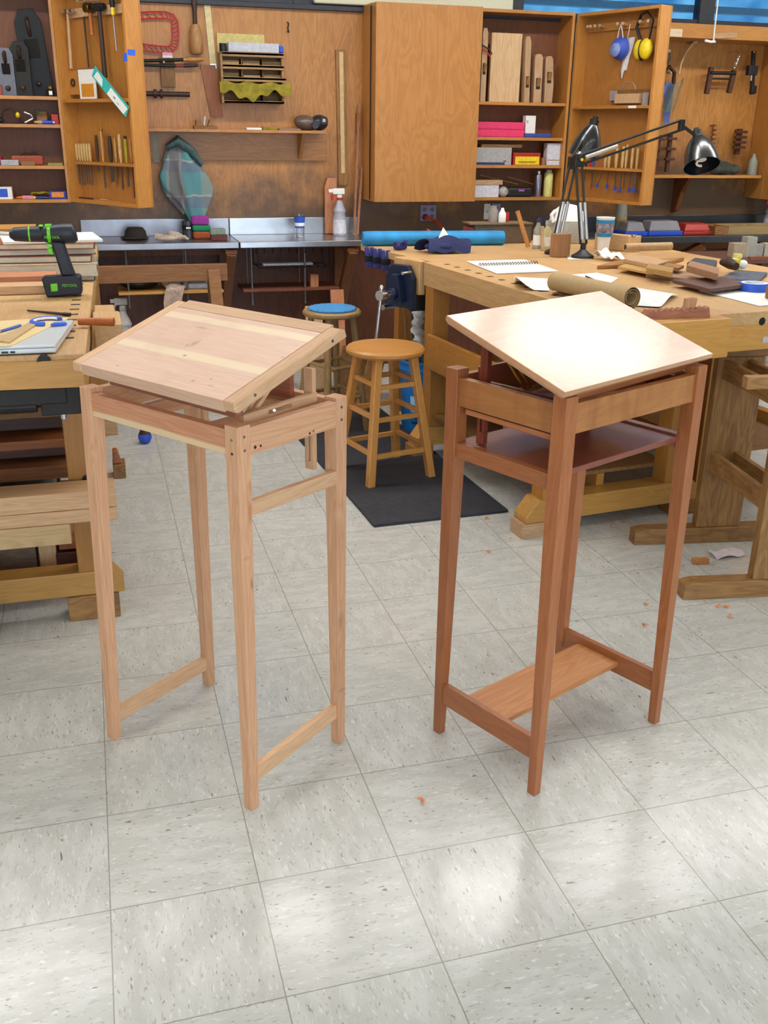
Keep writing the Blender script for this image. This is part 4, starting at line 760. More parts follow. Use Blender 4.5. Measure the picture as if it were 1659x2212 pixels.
for u, vt, vb, r, hm, bw, cap, lab in ((207, 292, 372, .009, HANDD, .006, None, 'short dark-handled chisel beside the bamboo bundle'), (218, 282, 406, .012, HANDLE, .012, BRASS, 'tall amber-handled chisel with a brass cap'), (236, 294, 394, .012, HANDD, .030, None, 'wide-bladed chisel with a dark handle'), (247, 298, 380, .010, HANDLE, .008, None, 'slim pale-handled chisel next to the wide-bladed one'), (257, 290, 410, .011, bam, .012, None, 'chisel with a bamboo-yellow handle'), (270, 298, 404, .011, plain('olive_handle', '#A8961E', .4), .010, BLK, 'chisel with an olive yellow and black handle'), (281, 299, 428, .010, HANDLE, .006, None, 'long thin chisel at the free end of the left door rack')):
    chisel(lab, FL, zrL, u, vt, vb, r, hm, BLADE, bw, None, cap)
b_ = .0185
for k, (u, v, ln, mt, lab) in enumerate(((186, 435, .13, HANDD, 'dark pencil lying in the bottom of the open left door'), (225, 437, .07, scrapl('X'), 'pale stub lying in the bottom of the open left door'))):
    p = dp(u, v, FL, .045); item('pencil', lab, 'pencil', [('p', M().cyl((p.x-ln/2, .045, b_+.004), (p.x+ln/2, .05, b_+.004), .004), mt, dict(smooth=40))], F=FL)
# ---- right door
p = dp(1336, 104, FR, .045); blm = plain('mask_blue', '#3C56B8', .5)
st = lambda c, u, v: [V(c.x, .06, c.z), V((c.x+dp(u, v, FR, .03).x)/2, .05, (c.z+zpR)/2), V(dp(u, v, FR, .03).x, .04, zpR)]
item('dust_mask', 'blue dust mask hanging by white straps from the door pegs', 'mask', [('shell', M().lathe([(.0, .066), (.028, .060), (.050, .038), (.064, .004), (.066, .0)], (p.x, .064, p.z), (0, -1, 0), 22), blm, dict(smooth=60)), ('filter', M().lathe([(.0, .012), (.032, .010), (.040, .0)], (p.x+.004, .010, p.z-.010), (0, -1, 0), 18), plain('mask_filter', '#8090C8', .6), dict(smooth=60)), ('strap', M().tube([(p.x-.03, .06, p.z+.03), (p.x-.01, .045, p.z+.09), (p.x+.012, .034, zpR+.002)], .0028, 6), WHT, {}), ('strap', M().tube([(p.x+.02, .06, p.z+.04), (p.x+.018, .045, p.z+.09), (p.x+.014, .034, zpR+.002)], .0028, 6), WHT, {})], F=FR)
p = dp(1356, 80, FR, .05); q = dp(1345, 152, FR, .075); r_ = dp(1343, 169, FR, .075)
item('white_bag', 'white drawstring pouch hanging behind the blue dust mask', 'pouch', [('pouch', M().sheet(lambda u, v: (p.x+(q.x-p.x)*v+(u-.5)*(.062-.018*v), .082-.008*math.sin(PI*u)+.002*math.sin(9*v+6*u), p.z+(q.z-p.z)*v), 10, 14, -.004), plain('white_cloth', '#D8D6D8', .8), dict(smooth=60)), ('tail', M().tube([q, q.lerp(r_, .5), r_], [.012, .007, .003], 8), plain('white_cloth', '#D8D6D8', .8), dict(smooth=60)), ('string', M().tube([p, V(p.x+.01, .045, (p.z+zpR)/2), V(p.x+.018, .04, zpR)], .002, 6), WHT, {})], F=FR)
p = dp(1394, 106, FR, .045); k0 = dp(1388, 50, FR, .04)
item('ear_muffs', 'bright yellow ear muffs with a black band hanging near the door edge', 'ear muffs', [('ear_cup', M().ell((p.x+.012, .035, p.z), (.045, .032, .058)), YEL, dict(smooth=60)), ('ear_cup', M().ell((p.x-.055, .055, p.z), (.036, .028, .055)), YEL, dict(smooth=60)), ('cushion', M().ell((p.x-.022, .045, p.z-.004), (.014, .034, .058)), BLK, dict(smooth=60)), ('headband', M().tube([(p.x-.055, .06, p.z+.05), (p.x-.085, .05, zpR-.02), (p.x-.05, .04, zpR+.045), (p.x+.0, .035, zpR+.055), (p.x+.045, .035, zpR+.01), (p.x+.03, .035, p.z+.05)], .009, 8, flat=.5), BLK, dict(smooth=60))], F=FR)
a, b = dp(1318, 216, FR, .03), dp(1398, 196, FR, .03)
item('jointing_jig', 'wooden jig with clear end plates standing on the right door ledge', 'jig', [('block', M().b2((a.x+.04, .022, zmR+.012), (b.x-.05, .07, zmR+.066)), scrapl('X'), dict(bev=.002)), ('base', M().b2((a.x, .045, zmR), (b.x-.02, .08, zmR+.012)), scrap('X'), dict(bev=.001)), ('back', M().b2((a.x-.02, .068, zmR+.02), (b.x, .08, zmR+.09)), scrap('X'), {}), ('end_plate', M().b2((a.x-.025, .05, zmR+.03), (a.x+.03, .054, zmR+.085)), plain('clear_acrylic', '#D8D2D4', .2, trans=.6), {}), ('end_plate', M().b2((b.x-.03, .03, zmR+.0), (b.x+.012, .034, zmR+.07)), plain('clear_acrylic', '#D8D2D4', .2, trans=.6), {})], F=FR)
c = dp(1356, 196, FR, .076); item('protractor', 'clear half-round protractor standing behind the wooden jig', 'protractor', [('arc', M().tube([(c.x+.055*math.cos(t*PI/14), .0850, zmR+.07+.065*math.sin(t*PI/14)) for t in range(15)], .0035, 6), plain('clear_acrylic', '#D8D2D4', .2, trans=.6), dict(smooth=60)), ('base', M().b2((c.x-.06, .0827, zmR), (c.x+.06, .0857, zmR+.075)), plain('clear_acrylic', '#D8D2D4', .2, trans=.6), {})], F=FR)
q = dp(1366, 228, FR, 0); item('label_sticker', 'small white sticker on the ledge edge under the wooden jig', 'sticker', [('s', M().b2((q.x-.03, -.0008, zmR-.016), (q.x+.03, 0, zmR-.002)), WHT, {})], F=FR)
for u, vt, vb, r, hm, bw, tip, ln, lab in ((1266, 352, 392, .008, BLK, .005, None, 0, 'black-handled awl at the hinge end of the right door rack'), (1275, 346, 375, .008, RED, .005, None, 0, 'red-handled awl beside the black one'), (1283, 345, 408, .008, BLU, .007, None, 0, 'blue-handled drill bit in the right door rack'),
        (1309, 335, 402, .011, bam, .004, BLU, -.05, 'splayed carving gouge whose blue-capped blade leans to the hinge'), (1317, 334, 404, .011, bam, .005, BLU, 0, 'carving gouge with a straight blade and small blue cap'), (1334, 320, 408, .012, bam, .007, BLU, .01, 'thick-handled carving gouge in the middle of the rack'), (1348, 316, 412, .012, bam, .006, BLU, 0, 'carving gouge just before the twin straight handles'), (1356, 312, 408, .009, bam, .005, None, 0, 'tall thin carving gouge with no cap on its tip'), (1368, 318, 412, .010, bam, .008, BLU, 0, 'straight smooth-handled gouge, second from the door edge'), (1379, 320, 412, .010, bam, .020, BLU, 0, 'wide-bladed gouge with the largest blue cap, nearest the door edge')):
    chisel(lab, FR, zrR, u, vt, vb, r, hm, BLADE, bw, tip=tip, lean=ln)
# ---- right cabinet, top shelf: wooden planes and a board
def wood_plane(lab, q, y, mouth, tilt=0, mat=None, round_=False):
    x0, x1, z0, z1 = rect(*q, y); z1 += sR[0]-z0; z0 = sR[0]; w, h = x1-x0, z1-z0; c = (x0+x1)/2
    pr = [(-w/2, 0), (w/2, 0), (w/2*(1.25 if round_ else 1), h*.35), (w/2*(.9 if round_ else 1), h*.93), (w*.25, h), (-w*.30, h), (-w/2, h*.95)]
    F = Matrix.Translation((c, y, z0))@Matrix.Rotation(tilt, 4, 'Y'); hz = h*mouth
    item('wooden_plane', lab, 'plane', [('body', M().prism(pr, (0, .05, 0), (1, 0, 0), (0, 0, 1), .05), mat or scrapl('Z'), dict(bev=.003)), ('throat', M().b2((-w*.26, -.0015, hz-.02), (w*.26, .003, hz+.045)), plain('hole_dark', '#3A2A1C', .8), {}), ('wedge', M().bar((0, -.001, hz-.002), (0, -.014, hz+.04), w*.42, .010, (0, 1, 0)), scrap('Z'), {})], F=F)
wood_plane('narrow wooden plane standing next to the shut cabinet door', (1037, 60, 1056, 219), 4.54, .42)
bx('panel_board', 'wide pale board standing between the wooden planes', 'board', wood('pale_panel', '#D8B68C', '#C09A6C', 'Z', rough=.5, rings=5), (1056, 73, 1129, 220), 4.56, .025, sR[0])
wood_plane('tallest wooden plane, leaning against the wide pale board', (1132, 76, 1153, 219), 4.53, .28, math.radians(-2)); wood_plane('mid-height wooden plane in the group on the top shelf', (1152, 114, 1176, 219), 4.53, .35, math.radians(-1)); wood_plane('coffin-shaped wooden plane with bulging sides, last on the top shelf', (1176, 117, 1200, 218), 4.535, .5, math.radians(-2), round_=True)
p = [P(u, v, y=4.53) for u, v in ((1040, 96), (1056, 106), (1063, 117))]; tubes('cable', 'black and red cable looped over the narrow wooden plane', 'cable', BLK, p, .004, [('red_wire', M().tube([q+V(-.012, -.004, -.016) for q in p], .004, 6), RED, {})])
# second shelf
pk = plain('pink_foam', '#E0356A', .6, bump=.3)
for k in range(2):
    x0, x1, z0, z1 = rect(1030, 266, 1134, 297, 4.53); h = (z1-z0)/2; zz = sR[1]+k*(h+.0005)
    item('foam_tray', ('lower', 'upper')[k]+' one of two stacked ribbed pink trays', 'tray', [('tray', M().b2((x0, 4.53, zz), (x1-.006*k*0, 4.66, zz+h)), pk, dict(bev=.004)), ('rib', M().b2((0, 0, 0), (0, 0, 0)) if 0 else [m for m in [M()]+[0]][0].b2((x0+.01, 4.5285, zz+.006), (x1-.006, 4.532, zz+.010)), pk, {})])
x0, x1, z0, z1 = rect(1134, 253, 1158, 290, 4.545); bx('blue_pad', 'crumpled blue cloth at the front of the second cabinet shelf', 'cloth', plain('blue_cloth', '#3A4A92', .8, bump=.5), (1133, 291, 1192, 299), 4.53, .08, sR[1], bev=.006)
bx('white_box', 'white box standing on the blue cloth beside the pink trays', 'box', WHT, (1134, 253, 1158, 291), 4.545, .05, rect(1133, 291, 1192, 299, 4.53)[3]+sR[1]-rect(1133, 291, 1192, 299, 4.53)[2], extra=[lambda a, b, y, c, d: ('print', M().b2((a+.006, y-.0006, d-.045), (a+.018, y+.001, d-.028)), GREYC, {})])
# third shelf
bx('grey_box', 'grey box with a dark navy base under a thin board', 'box', plain('grey_box', '#A8A6A4', .6), (1026, 321, 1106, 358), 4.53, .11, sR[2], extra=[lambda a, b, y, c, d: ('base_band', M().b2((a, y-.0008, c), (b-.045, y+.001, c+.016)), plain('navy_card', '#2A3560', .6), {}), lambda a, b, y, c, d: ('print', M().b2((b-.055, y-.0008, c+.020), (b-.035, y+.001, c+.026)), BLK, {})])
zt = rect(1026, 321, 1106, 358, 4.53); zt = sR[2]+zt[3]-zt[2]; bx('thin_board', 'thin brown board lying on top of the grey box', 'board', scrap('X'), (1040, 313, 1128, 319), 4.54, .08, zt, bev=.001)
bx('red_tin', 'red tin with a bright yellow label on the third shelf', 'tin', plain('red_tin', '#B02018', .4), (1108, 332, 1168, 358), 4.53, .09, sR[2], extra=[lambda a, b, y, c, d: ('label', M().b2((a+.014, y-.0008, c+.003), (b-.008, y+.001, d-.022)), YEL, {}), lambda a, b, y, c, d: ('lettering', M().b2((a+.035, y-.0014, c+.018), (b-.03, y, c+.022)).b2((a+.042, y-.0014, c+.012), (b-.04, y, c+.015)), plain('dark_print', '#4A4410', .6), {})])
bx('white_carton', 'tall white carton with brown print at the end of the third shelf', 'box', plain('white_card', '#D6D4DC', .6), (1180, 311, 1214, 358), 4.54, .06, sR[2], extra=[lambda a, b, y, c, d: ('print', M().b2((a+.005, y-.0008, c+.028), (b-.012, y+.001, c+.034)), plain('tan_print', '#A8905A', .6), {})])
bx('wood_scrap', 'small brown offcut beside the tall white carton', 'scrap', scrap('Z'), (1170, 342, 1178, 358), 4.53, .03, sR[2])
# bottom shelf
bx('white_box', 'low white box under a pale board on the bottom shelf', 'box', plain('white_card', '#D6D4DC', .6), (1024, 403, 1078, 430), 4.525, .09, sR[3]); zt = rect(1024, 403, 1078, 430, 4.525); zt = sR[3]+zt[3]-zt[2]
bx('board_offcut', 'pale board lying across the low white box', 'board', scrapl('X'), (1024, 392, 1086, 402), 4.52, .10, zt+.0004, bev=.001)
p = P(1087, 420, y=4.55); item('plastic_bag', 'crumpled white plastic bag beside the low white box', 'bag', [('bag', M().ell((p.x, 4.555, sR[3]+.033), (.035, .03, .033), Euler((0, .4, 0)), 12, 8), CLR, dict(smooth=20))])
x0, x1, _, _ = rect(1095, 405, 1150, 428, 4.55); item('tool_case', 'black soft case with a purple tag on the bottom shelf', 'case', [('case', M().b2((x0, 4.54, sR[3]), (x1, 4.64, sR[3]+.058)), BLK, dict(bev=.012)), ('tag', M().b2((x0+.075, 4.5385, sR[3]+.035), (x0+.115, 4.541, sR[3]+.046)), plain('purple_tag', '#B05AC0', .5), {})])
for k in range(2): a, b = P(1036+60*k, 378+4*k, y=4.66), P(1118+34*k, 402, y=4.62); b.z = max(b.z, sR[3]+.075); item('stick', ('long', 'shorter')[k]+' thin stick lying across the black soft case', 'stick', [('s', M().bar(a, b, .010, .006), scrap('X'), {})])
def can(lab, u0, u1, v0, mat, cap, y=4.55): 
    x0, x1, z0, z1 = rect(u0, v0, u1, 428, y); r = (x1-x0)/2; c = (x0+x1)/2; h = z1-z0
    item('spray_can', lab, 'can', [('can', M().lathe([(0, 0), (r*.94, 0), (r, .004), (r, h*.84), (r*.75, h*.90), (0, h*.90)], (c, y+r, sR[3]), n=20), mat, dict(smooth=40)), ('cap', M().cyl((c, y+r, sR[3]+h*.9), (c, y+r, sR[3]+h), r*.66), cap, dict(smooth=40))])
can('silver spray can standing on the bottom cabinet shelf', 1157, 1173, 373, plain('silver_can', '#8E8EA2', .3, .8), STEEL); can('cream spray can with a pale cap next to the silver one', 1177, 1199, 370, plain('cream_can', '#D8D080', .4), CLR)
a = P(1205, 427, y=4.58); item('brush', 'small pale brush leaning by the cream spray can', 'brush', [('handle', M().bar((a.x-.002, 4.58, sR[3]), (a.x+.016, 4.60, sR[3]+.075), .010, .006), scrapl('Z'), {})])
CZ = .8705; BZ = .921   # things on the benches stand a hair above the tops
# ---------------------------------------------------------------- on the back wall between the cabinets
def wp(u, v, d=0): return P(u, v, y=YW-d)
# red fretsaw: two parallel red rods joined by struts, bent round a U
def offs(pts, w):
    out = []
    for i, p in enumerate(pts):
        d = (pts[min(i+1, len(pts)-1)]-pts[max(i-1, 0)]); d.y = 0; d.normalize(); out.append(p+V(-d.z, 0, d.x)*w)
    return out
ctl = [(272, 34), (300, 34), (330, 33), (358, 33), (372, 38), (378, 48), (379, 66), (379, 86), (376, 100), (366, 108), (345, 107), (320, 104), (295, 100), (270, 96)]
mid = [wp(u, v, .02) for u, v in ctl]; redp = plain('red_paint', '#B81E30', .4)
o1, i1 = offs(mid, .017), offs(mid, -.017); fr = M().tube(o1, .0042, 6).tube(i1, .0042, 6)
for k in range(len(mid)-1):
    for f in (0, .5): fr.tube([o1[k].lerp(o1[k+1], f), i1[k].lerp(i1[k+1], f+.4)], .003, 5)
item('fretsaw', 'red deep-throated fretsaw frame hanging on the back wall by the open door', 'saw', [('frame', fr, redp, dict(smooth=50))])
a, b = rect(352, 112, 372, 125, YW-.06)[:2], rect(352, 112, 372, 125, YW-.06)[2:]
p, q = wp(300, 132, .045), wp(396, 129, .045); r_ = wp(440, 128, .045)
item('gouge', 'long turning gouge with a pale handle lying across the wall pegs', 'gouge', [('blade', M().cyl(p, q, .009), IRON, dict(smooth=40)), ('handle', M().tube([q, q.lerp(r_, .3), q.lerp(r_, .8), r_], [.010, .015, .014, .009], 12), HANDLE, dict(smooth=50))])
p, q, r_ = wp(302, 140, .04), wp(380, 142, .04), wp(428, 141, .04)
item('gouge', 'dark turning gouge with a reddish ferrule just under the pale-handled one', 'gouge', [('blade', M().cyl(p, q, .008), BLK, dict(smooth=40)), ('ferrule', M().cyl(q, q.lerp(r_, .35), .009), plain('dull_red', '#8E3A38', .6), dict(smooth=40)), ('handle', M().cyl(q.lerp(r_, .35), r_, .011, .008), HANDD, dict(smooth=50))])
x0, x1, z0, z1 = rect(349, 124, 376, 188, YW-.03)
item('peg_block', 'upright wooden block carrying the two turning gouges', 'wood block', [('block', M().b2((x0, YW-.028, z0), (x1, YW-.001, z1)), scrap('Z'), dict(bev=.002)), ('peg', M().cyl((x0+.02, YW-.028, z1-.03), (x0+.02, YW-.065, z1-.028), .006), scrapl('Z'), {})])
x0, x1, z0, z1 = rect(352, 113, 373, 124, YW-.055); item('price_tag', 'white and pink tag above the turning gouges', 'tag', [('tag', M().b2((x0, YW-.03, z0), (x1, YW-.028, z1)), plain('pink_tag', '#F0A0B8', .6), {}), ('stripe', M().b2((x0, YW-.0305, z0), (x1, YW-.0299, z0+.012)), WHT, {})])
p, q = wp(306, 202, .02), wp(410, 204, .02)
item('bar_clamp', 'short dark brown bar with a collar under the wooden block', 'clamp', [('bar', M().cyl(p, q, .014), HANDD, dict(smooth=40)), ('collar', M().cyl(p.lerp(q, .25), p.lerp(q, .31), .024).cyl(p.lerp(q, .38), p.lerp(q, .43), .024), HANDD, dict(smooth=40))])
p, q, r_ = wp(426, 8, .04), wp(425, 56, .04), wp(425, 117, .04)
item('mallet', 'turned wooden carving mallet hanging head down on the back wall', 'mallet', [('head', M().lathe([(.022, .155), (.034, .12), (.040, .05), (.038, .01), (.03, 0)], r_, n=22), wood('mallet_head', '#B98A58', '#96683A', 'Z', rough=.5), dict(smooth=40)), ('handle', M().lathe([(.013, 0), (.012, .06), (.016, .11), (.010, .15)], r_+V(0, 0, .155), n=14), HANDD, dict(smooth=50))])
p, q = wp(447, 8, .0055), wp(460, 138, .0055)
item('yardstick', 'cream wooden stick with a grey end hanging beside the carving mallet', 'stick', [('stick', M().bar(q, p, .036, .012, (0, 1, 0)), plain('cream_wood', '#DCCB98', .6), {}), ('end', M().bar(q-V(-.002, 0, .026), q, .036, .012, (0, 1, 0)), STEEL, {})])
x0, x1, z0, z1 = rect(446, 141, 478, 251, YW-.02); item('hanging_board', 'reddish brown board hanging under the cream stick', 'board', [('board', M().hexa([(x0+.025, YW-.018, z0), (x1+.0, YW-.018, z0), (x1, YW-.001, z0), (x0+.025, YW-.001, z0)], [(x0-.02, YW-.018, z1), (x1-.035, YW-.018, z1), (x1-.035, YW-.001, z1), (x0-.02, YW-.001, z1)]), wood('red_board', '#B0682E', '#8E4E20', 'Z', rough=.45), {})])
# sandpaper rack
x0, x1, z0, z1 = rect(480, 120, 612, 222, YW-.13); yf = YW-.13
RK = thing('sandpaper_rack', 'wooden wall rack with slats and an olive cloth, paper lying on its top', 'rack', ((x0+x1)/2, YW, z0)); rw = wood('rack_wood', '#B08A5E', '#8C6840', 'X', rough=.6)
obj('side', M().b2((x0, yf, z0), (x0+.012, YW-.001, z1)), rw, RK, world=True); obj('side', M().b2((x1-.012, yf, z0), (x1, YW-.001, z1)), rw, RK, world=True)
for k in range(5):
    z = z0+(z1-z0)*k/4-.004*(k > 0); obj('slat', M().b2((x0+.012, yf-.012*(k > 1), z-.0), (x1+.012*(k == 2), YW-.006, z+.012)).b2((x0+.012, yf-.012*(k > 1), z-.010*(k > 1)), (x1+.012*(k == 2), yf+.004, z+.014)), rw, RK, world=True, bev=.001)
for k in (1, 2): obj('divider', M().b2((x0+(x1-x0)*k/3, yf+.02, z0+.012), (x0+(x1-x0)*k/3+.006, YW-.006, z1-.02)), scrap('Z'), RK, world=True)
obj('back', M().b2((x0+.012, YW-.006, z0+.012), (x1-.012, YW-.001, z1-.004)), scrap('X'), RK, world=True)
for k in (0, 1, 2):
    for j in (1, 2, 3): obj('sheet_stack', M().b2((x0+(x1-x0)*k/3+.012, yf+.03+.008*((k+j) % 3), z0+(z1-z0)*j/4+.012), (x0+(x1-x0)*(k+1)/3-.012, YW-.008, z0+(z1-z0)*j/4+.034-.006*((k*j) % 3))), plain('sand_tan', '#A88C60', .8), RK, world=True)
zc = z0+(z1-z0)*.42
item('olive_cloth', 'olive yellow ragged cloth hanging over the lowest rail of the sandpaper rack', 'cloth', [('c', M().sheet(lambda u, v: (x0-.012+(x1-x0+.05)*u, yf-.009-.010*(1+math.sin(3+11*u+2*v))*v-.012*v, zc-v*(.072-.022*math.sin(9*u+1)+.012*math.sin(31*u))+.006*math.sin(20*u)*(1-v)), 40, 10, .004), plain('olive_cloth', '#8C7E22', .9, var=.35, bump=.6, scale=24), dict(smooth=60))])
item('paper_box', 'grey-white box with a blue end lying on top of the sandpaper rack', 'box', [('box', M().b2((x0+.05, yf+.005, z1+.012), (x1-.024, YW-.02, z1+.062)), plain('grey_white_card', '#C4C6D0', .7), dict(bev=.003)), ('blue_end', M().b2((x1-.024, yf+.006, z1+.014), (x1+.005, YW-.03, z1+.052)), BLU, dict(bev=.008))])
item('sand_sheets', 'cream sandpaper sheets standing behind the grey-white box', 'paper', [('s', M().b2((x0+.0, YW-.016, z1+.012), (x1-.09, YW-.002, z1+.115)), plain('cream_sheet', '#CDBE7A', .7), {})])
item('black_spool', 'black spool beside the grey-white box on the sandpaper rack', 'spool', [('s', M().cyl((x0+.022, yf+.03, z1+.0125), (x0+.022, yf+.03, z1+.055), .021), BLK, dict(smooth=40))])
# straightedge, thin strips
x0, x1, z0, z1 = rect(728, 107, 746, 400, YW-.01); p, q = wp(741, 400, .0085), wp(735, 107, .0085)
item('straightedge', 'long brown board with a pale inset strip hanging on the wall beside the shut cabinet', 'straightedge', [('board', M().bar(p, q, .062, .018, (0, 1, 0)), scrap('Z'), dict(bev=.001)), ('inlay', M().bar(wp(741, 374, .019), wp(737, 112, .019), .024, .004, (0, 1, 0)), plain('inlay_pale', '#D8BC88', .5), {})])
for k, (a, b, lab) in enumerate((((762, 507), (777, 226), 'taller of two thin pink strips leaning by the shut cabinet'), ((767, 509), (783, 362), 'shorter of two thin pink strips leaning by the shut cabinet'))):
    p, q = P(*a, y=4.63-.0*k), P(*b, y=4.66); p.z = CZ+.004; p.y = 4.60-.03*k; q.y = 4.675; q.x = min(q.x, 1.757)
    item('wood_strip', lab, 'strip', [('s', M().bar(p, q, .014, .012, (0, 1, 0)), wood('pink_strip', '#C08A68', '#9C6646', 'Z', rough=.55), {})])
x0, x1, z0, z1 = rect(773, 245, 782, 285, 4.68); item('wood_block', 'small reddish block behind the thin strips', 'block', [('b', M().b2((x0-.012, 4.66, z0), (x1-.014, YW, z1)), wood('red_board', '#B0682E', '#8E4E20', 'Z'), {})])
p = wp(621, 60, .0); item('wall_hook', 'small dark iron hook screwed to the plywood above the sandpaper rack', 'hook', [('h', M().tube([p+V(0, 0, .03), p+V(.004, -.02, .02), p+V(-.004, -.03, -.005), p+V(.004, -.02, -.025), p+V(0, 0, -.02)], .004, 6), IRON, {})])
# wall shelf contents
zs = 1.4845
p = P(440, 262, y=4.56); item('router_plane', 'small iron and wood router plane on the wall shelf', 'plane', [('sole', M().b2((p.x-.06, 4.53, zs), (p.x+.075, 4.60, zs+.018)), scrap('X'), {}), ('body', M().prism([(-.05, .018), (.0, .018), (-.02, .05), (-.045, .05)], (p.x, 4.535, zs), (1, 0, 0), (0, 0, 1), -.05).prism([(.02, .018), (.06, .018), (.045, .055), (.035, .055)], (p.x, 4.535, zs), (1, 0, 0), (0, 0, 1), -.05), scrap('X'), dict(bev=.002)), ('cutter', M().bar((p.x, 4.56, zs+.01), (p.x+.01, 4.56, zs+.07), .01, .004, (0, 1, 0)), BLADE, {})])
for q, mt, lab, h in (((533, 268, 566, 276), WHT, 'small white card at the edge of the wall shelf', .012), ((568, 264, 600, 274), plain('olive_cloth', '#8C7E22', .9), 'folded olive paper on the wall shelf beside the white card', .016), ((604, 265, 650, 275), plain('grey_flat', '#8A7468', .7), 'flat grey-brown sheet on the wall shelf under the dark bag', .010)):
    a, b = P(q[0], q[3], y=4.50), P(q[2], q[3], y=4.50); item('paper', lab, 'paper', [('p', M().b2((a.x, 4.505, zs), (b.x, 4.60, zs+h)), mt, dict(bev=.002))])
p = P(676, 254, y=4.60)
item('goggle_bag', 'clear bag with dark goggles in it on the end of the wall shelf', 'goggles', [('bag', M().ell((p.x-.045, 4.60, zs+.044), (.075, .06, .043), Euler((0, .12, .1)), 18, 10), plain('smoky_bag', '#7C6A62', .25, trans=.35), dict(smooth=25)), ('goggles', M().ell((p.x+.035, 4.585, zs+.046), (.055, .05, .045), Euler((.2, 0, 0)), 14, 9).cyl((p.x+.05, 4.55, zs+.058), (p.x+.052, 4.525, zs+.058), .024).cyl((p.x+.0, 4.55, zs+.03), (p.x+.0, 4.528, zs+.03), .020), plain('goggle_black', '#26272C', .35), dict(smooth=30)), ('lens', M().cyl((p.x+.052, 4.5255, zs+.058), (p.x+.052, 4.523, zs+.058), .010), GREYC, {})])
# shirt on a hook
def shirt_mat():
    m, N, L, b = nodes('plaid'); tc = N.new('ShaderNodeTexCoord'); col = None
    nz = N.new('ShaderNodeTexNoise'); nz.inputs['Scale'].default_value = 7; L.new(tc.outputs['Object'], nz.inputs['Vector'])
    mp = N.new('ShaderNodeVectorMath'); mp.operation = 'MULTIPLY_ADD'; L.new(nz.outputs['Color'], mp.inputs[0]); mp.inputs[1].default_value = (.05, 0, .05); L.new(tc.outputs['Object'], mp.inputs[2])
    sx = N.new('ShaderNodeSeparateXYZ'); L.new(mp.outputs[0], sx.inputs[0]); prev = None
    def layer(axis, sc_, lo, c, f):
        nonlocal prev
        w = N.new('ShaderNodeMath'); w.operation = 'MULTIPLY'; L.new(sx.outputs[axis], w.inputs[0]); w.inputs[1].default_value = sc_
        fr = N.new('ShaderNodeMath'); fr.operation = 'FRACT'; L.new(w.outputs[0], fr.inputs[0]); g = N.new('ShaderNodeMath'); g.operation = 'GREATER_THAN'; L.new(fr.outputs[0], g.inputs[0]); g.inputs[1].default_value = lo
        k = N.new('ShaderNodeMath'); k.operation = 'MULTIPLY'; L.new(g.outputs[0], k.inputs[0]); k.inputs[1].default_value = f
        q = N.new('ShaderNodeMix'); q.data_type = 'RGBA'; L.new(k.outputs[0], q.inputs['Factor'])
        if prev is None: q.inputs['A'].default_value = hx('#5C9298')
        else: L.new(prev, q.inputs['A'])
        q.inputs['B'].default_value = hx(c); prev = q.outputs['Result']
    layer(0, 5, .55, '#8E958C', .7); layer(2, 5, .62, '#6E6F86', .6); layer(0, 5, .93, '#C4C8BA', .8); layer(2, 5, .94, '#AEB6AC', .7); layer(0, 2.5, .82, '#62545E', .6)
    L.new(prev, b.inputs['Base Color']); b.inputs['Roughness'].default_value = .9; return m
top, botz = P(382, 306, y=4.62), P(408, 476, y=4.60)
def shirt(u, v):
    a = 2*PI*u; w = .055+.085*min(1, v*2.6)-.085*max(0, v-.55)/.45; cx = top.x+.055*v+.02*v*v
    fold = 1+.17*math.sin(5*a+4*v)+.08*math.sin(9*a-4*v)
    return (cx+w*math.cos(a)*fold, 4.615+.046*math.sin(a)*fold*(.5+.5*min(1, v*3)), top.z+(botz.z-top.z)*v+(.035*math.sin(a*2+1)+.03*math.sin(4*a))*max(0, v-.4)-.05*(1-v)*abs(math.cos(a))**2)
item('shirt', 'faded teal plaid shirt hanging from a hook over the dull counter', 'shirt', [('cloth', M().sheet(shirt, 56, 26), shirt_mat(), dict(smooth=180)), ('collar', M().tube([V(top.x-.06, 4.60, top.z-.03), V(top.x, 4.57, top.z+.006), V(top.x+.08, 4.60, top.z-.05), V(top.x+.14, 4.61, top.z-.13)], [.016, .030, .026, .010], 10), plain('shirt_collar', '#48605F', .9, var=.3), dict(smooth=60)), ('hook', M().cyl((top.x, YW, top.z+.01), (top.x, 4.60, top.z+.03), .006), IRON, {})])
x0, x1, z0, z1 = rect(332, 289, 341, 350, YW-.02); item('hinge_strip', 'pale metal strip screwed upright to the wall beside the plaid shirt', 'strip', [('s', M().b2((x0, YW-.02, z0), (x1, YW-.001, z1)), plain('pale_strip', '#B0A890', .5), dict(bev=.001))])
# outlets
for q, lab in (((908, 443, 943, 477), 'outlet with a red plug in it under the shut cabinet door'), ((1062, 440, 1082, 474), 'grey outlet under the cabinet shelves beside the switch plate')):
    x0, x1, z0, z1 = rect(*q, YW-.008); c = (x0+x1)/2
    item('wall_outlet', lab, 'outlet', [('plate', M().b2((x0, YW-.007, z0), (x1, YW-.0005, z1)), plain('outlet_steel', '#8C92B8', .35, .5), dict(bev=.002))]+[('socket', M().cyl((c+i*.026 if x1-x0 > .08 else c, YW-.0075, (z0+z1)/2+j*.022), (c+i*.026 if x1-x0 > .08 else c, YW-.004, (z0+z1)/2+j*.022), .014), plain('socket_grey', '#6E6A70', .5), {}) for i, j in (((-1, 1), (1, 1), (1, -1), (-1, -1)) if x1-x0 > .08 else ((0, 1), (0, -1)))])
    if 'red' in lab: px, pz = c-.022, (z0+z1)/2-.026
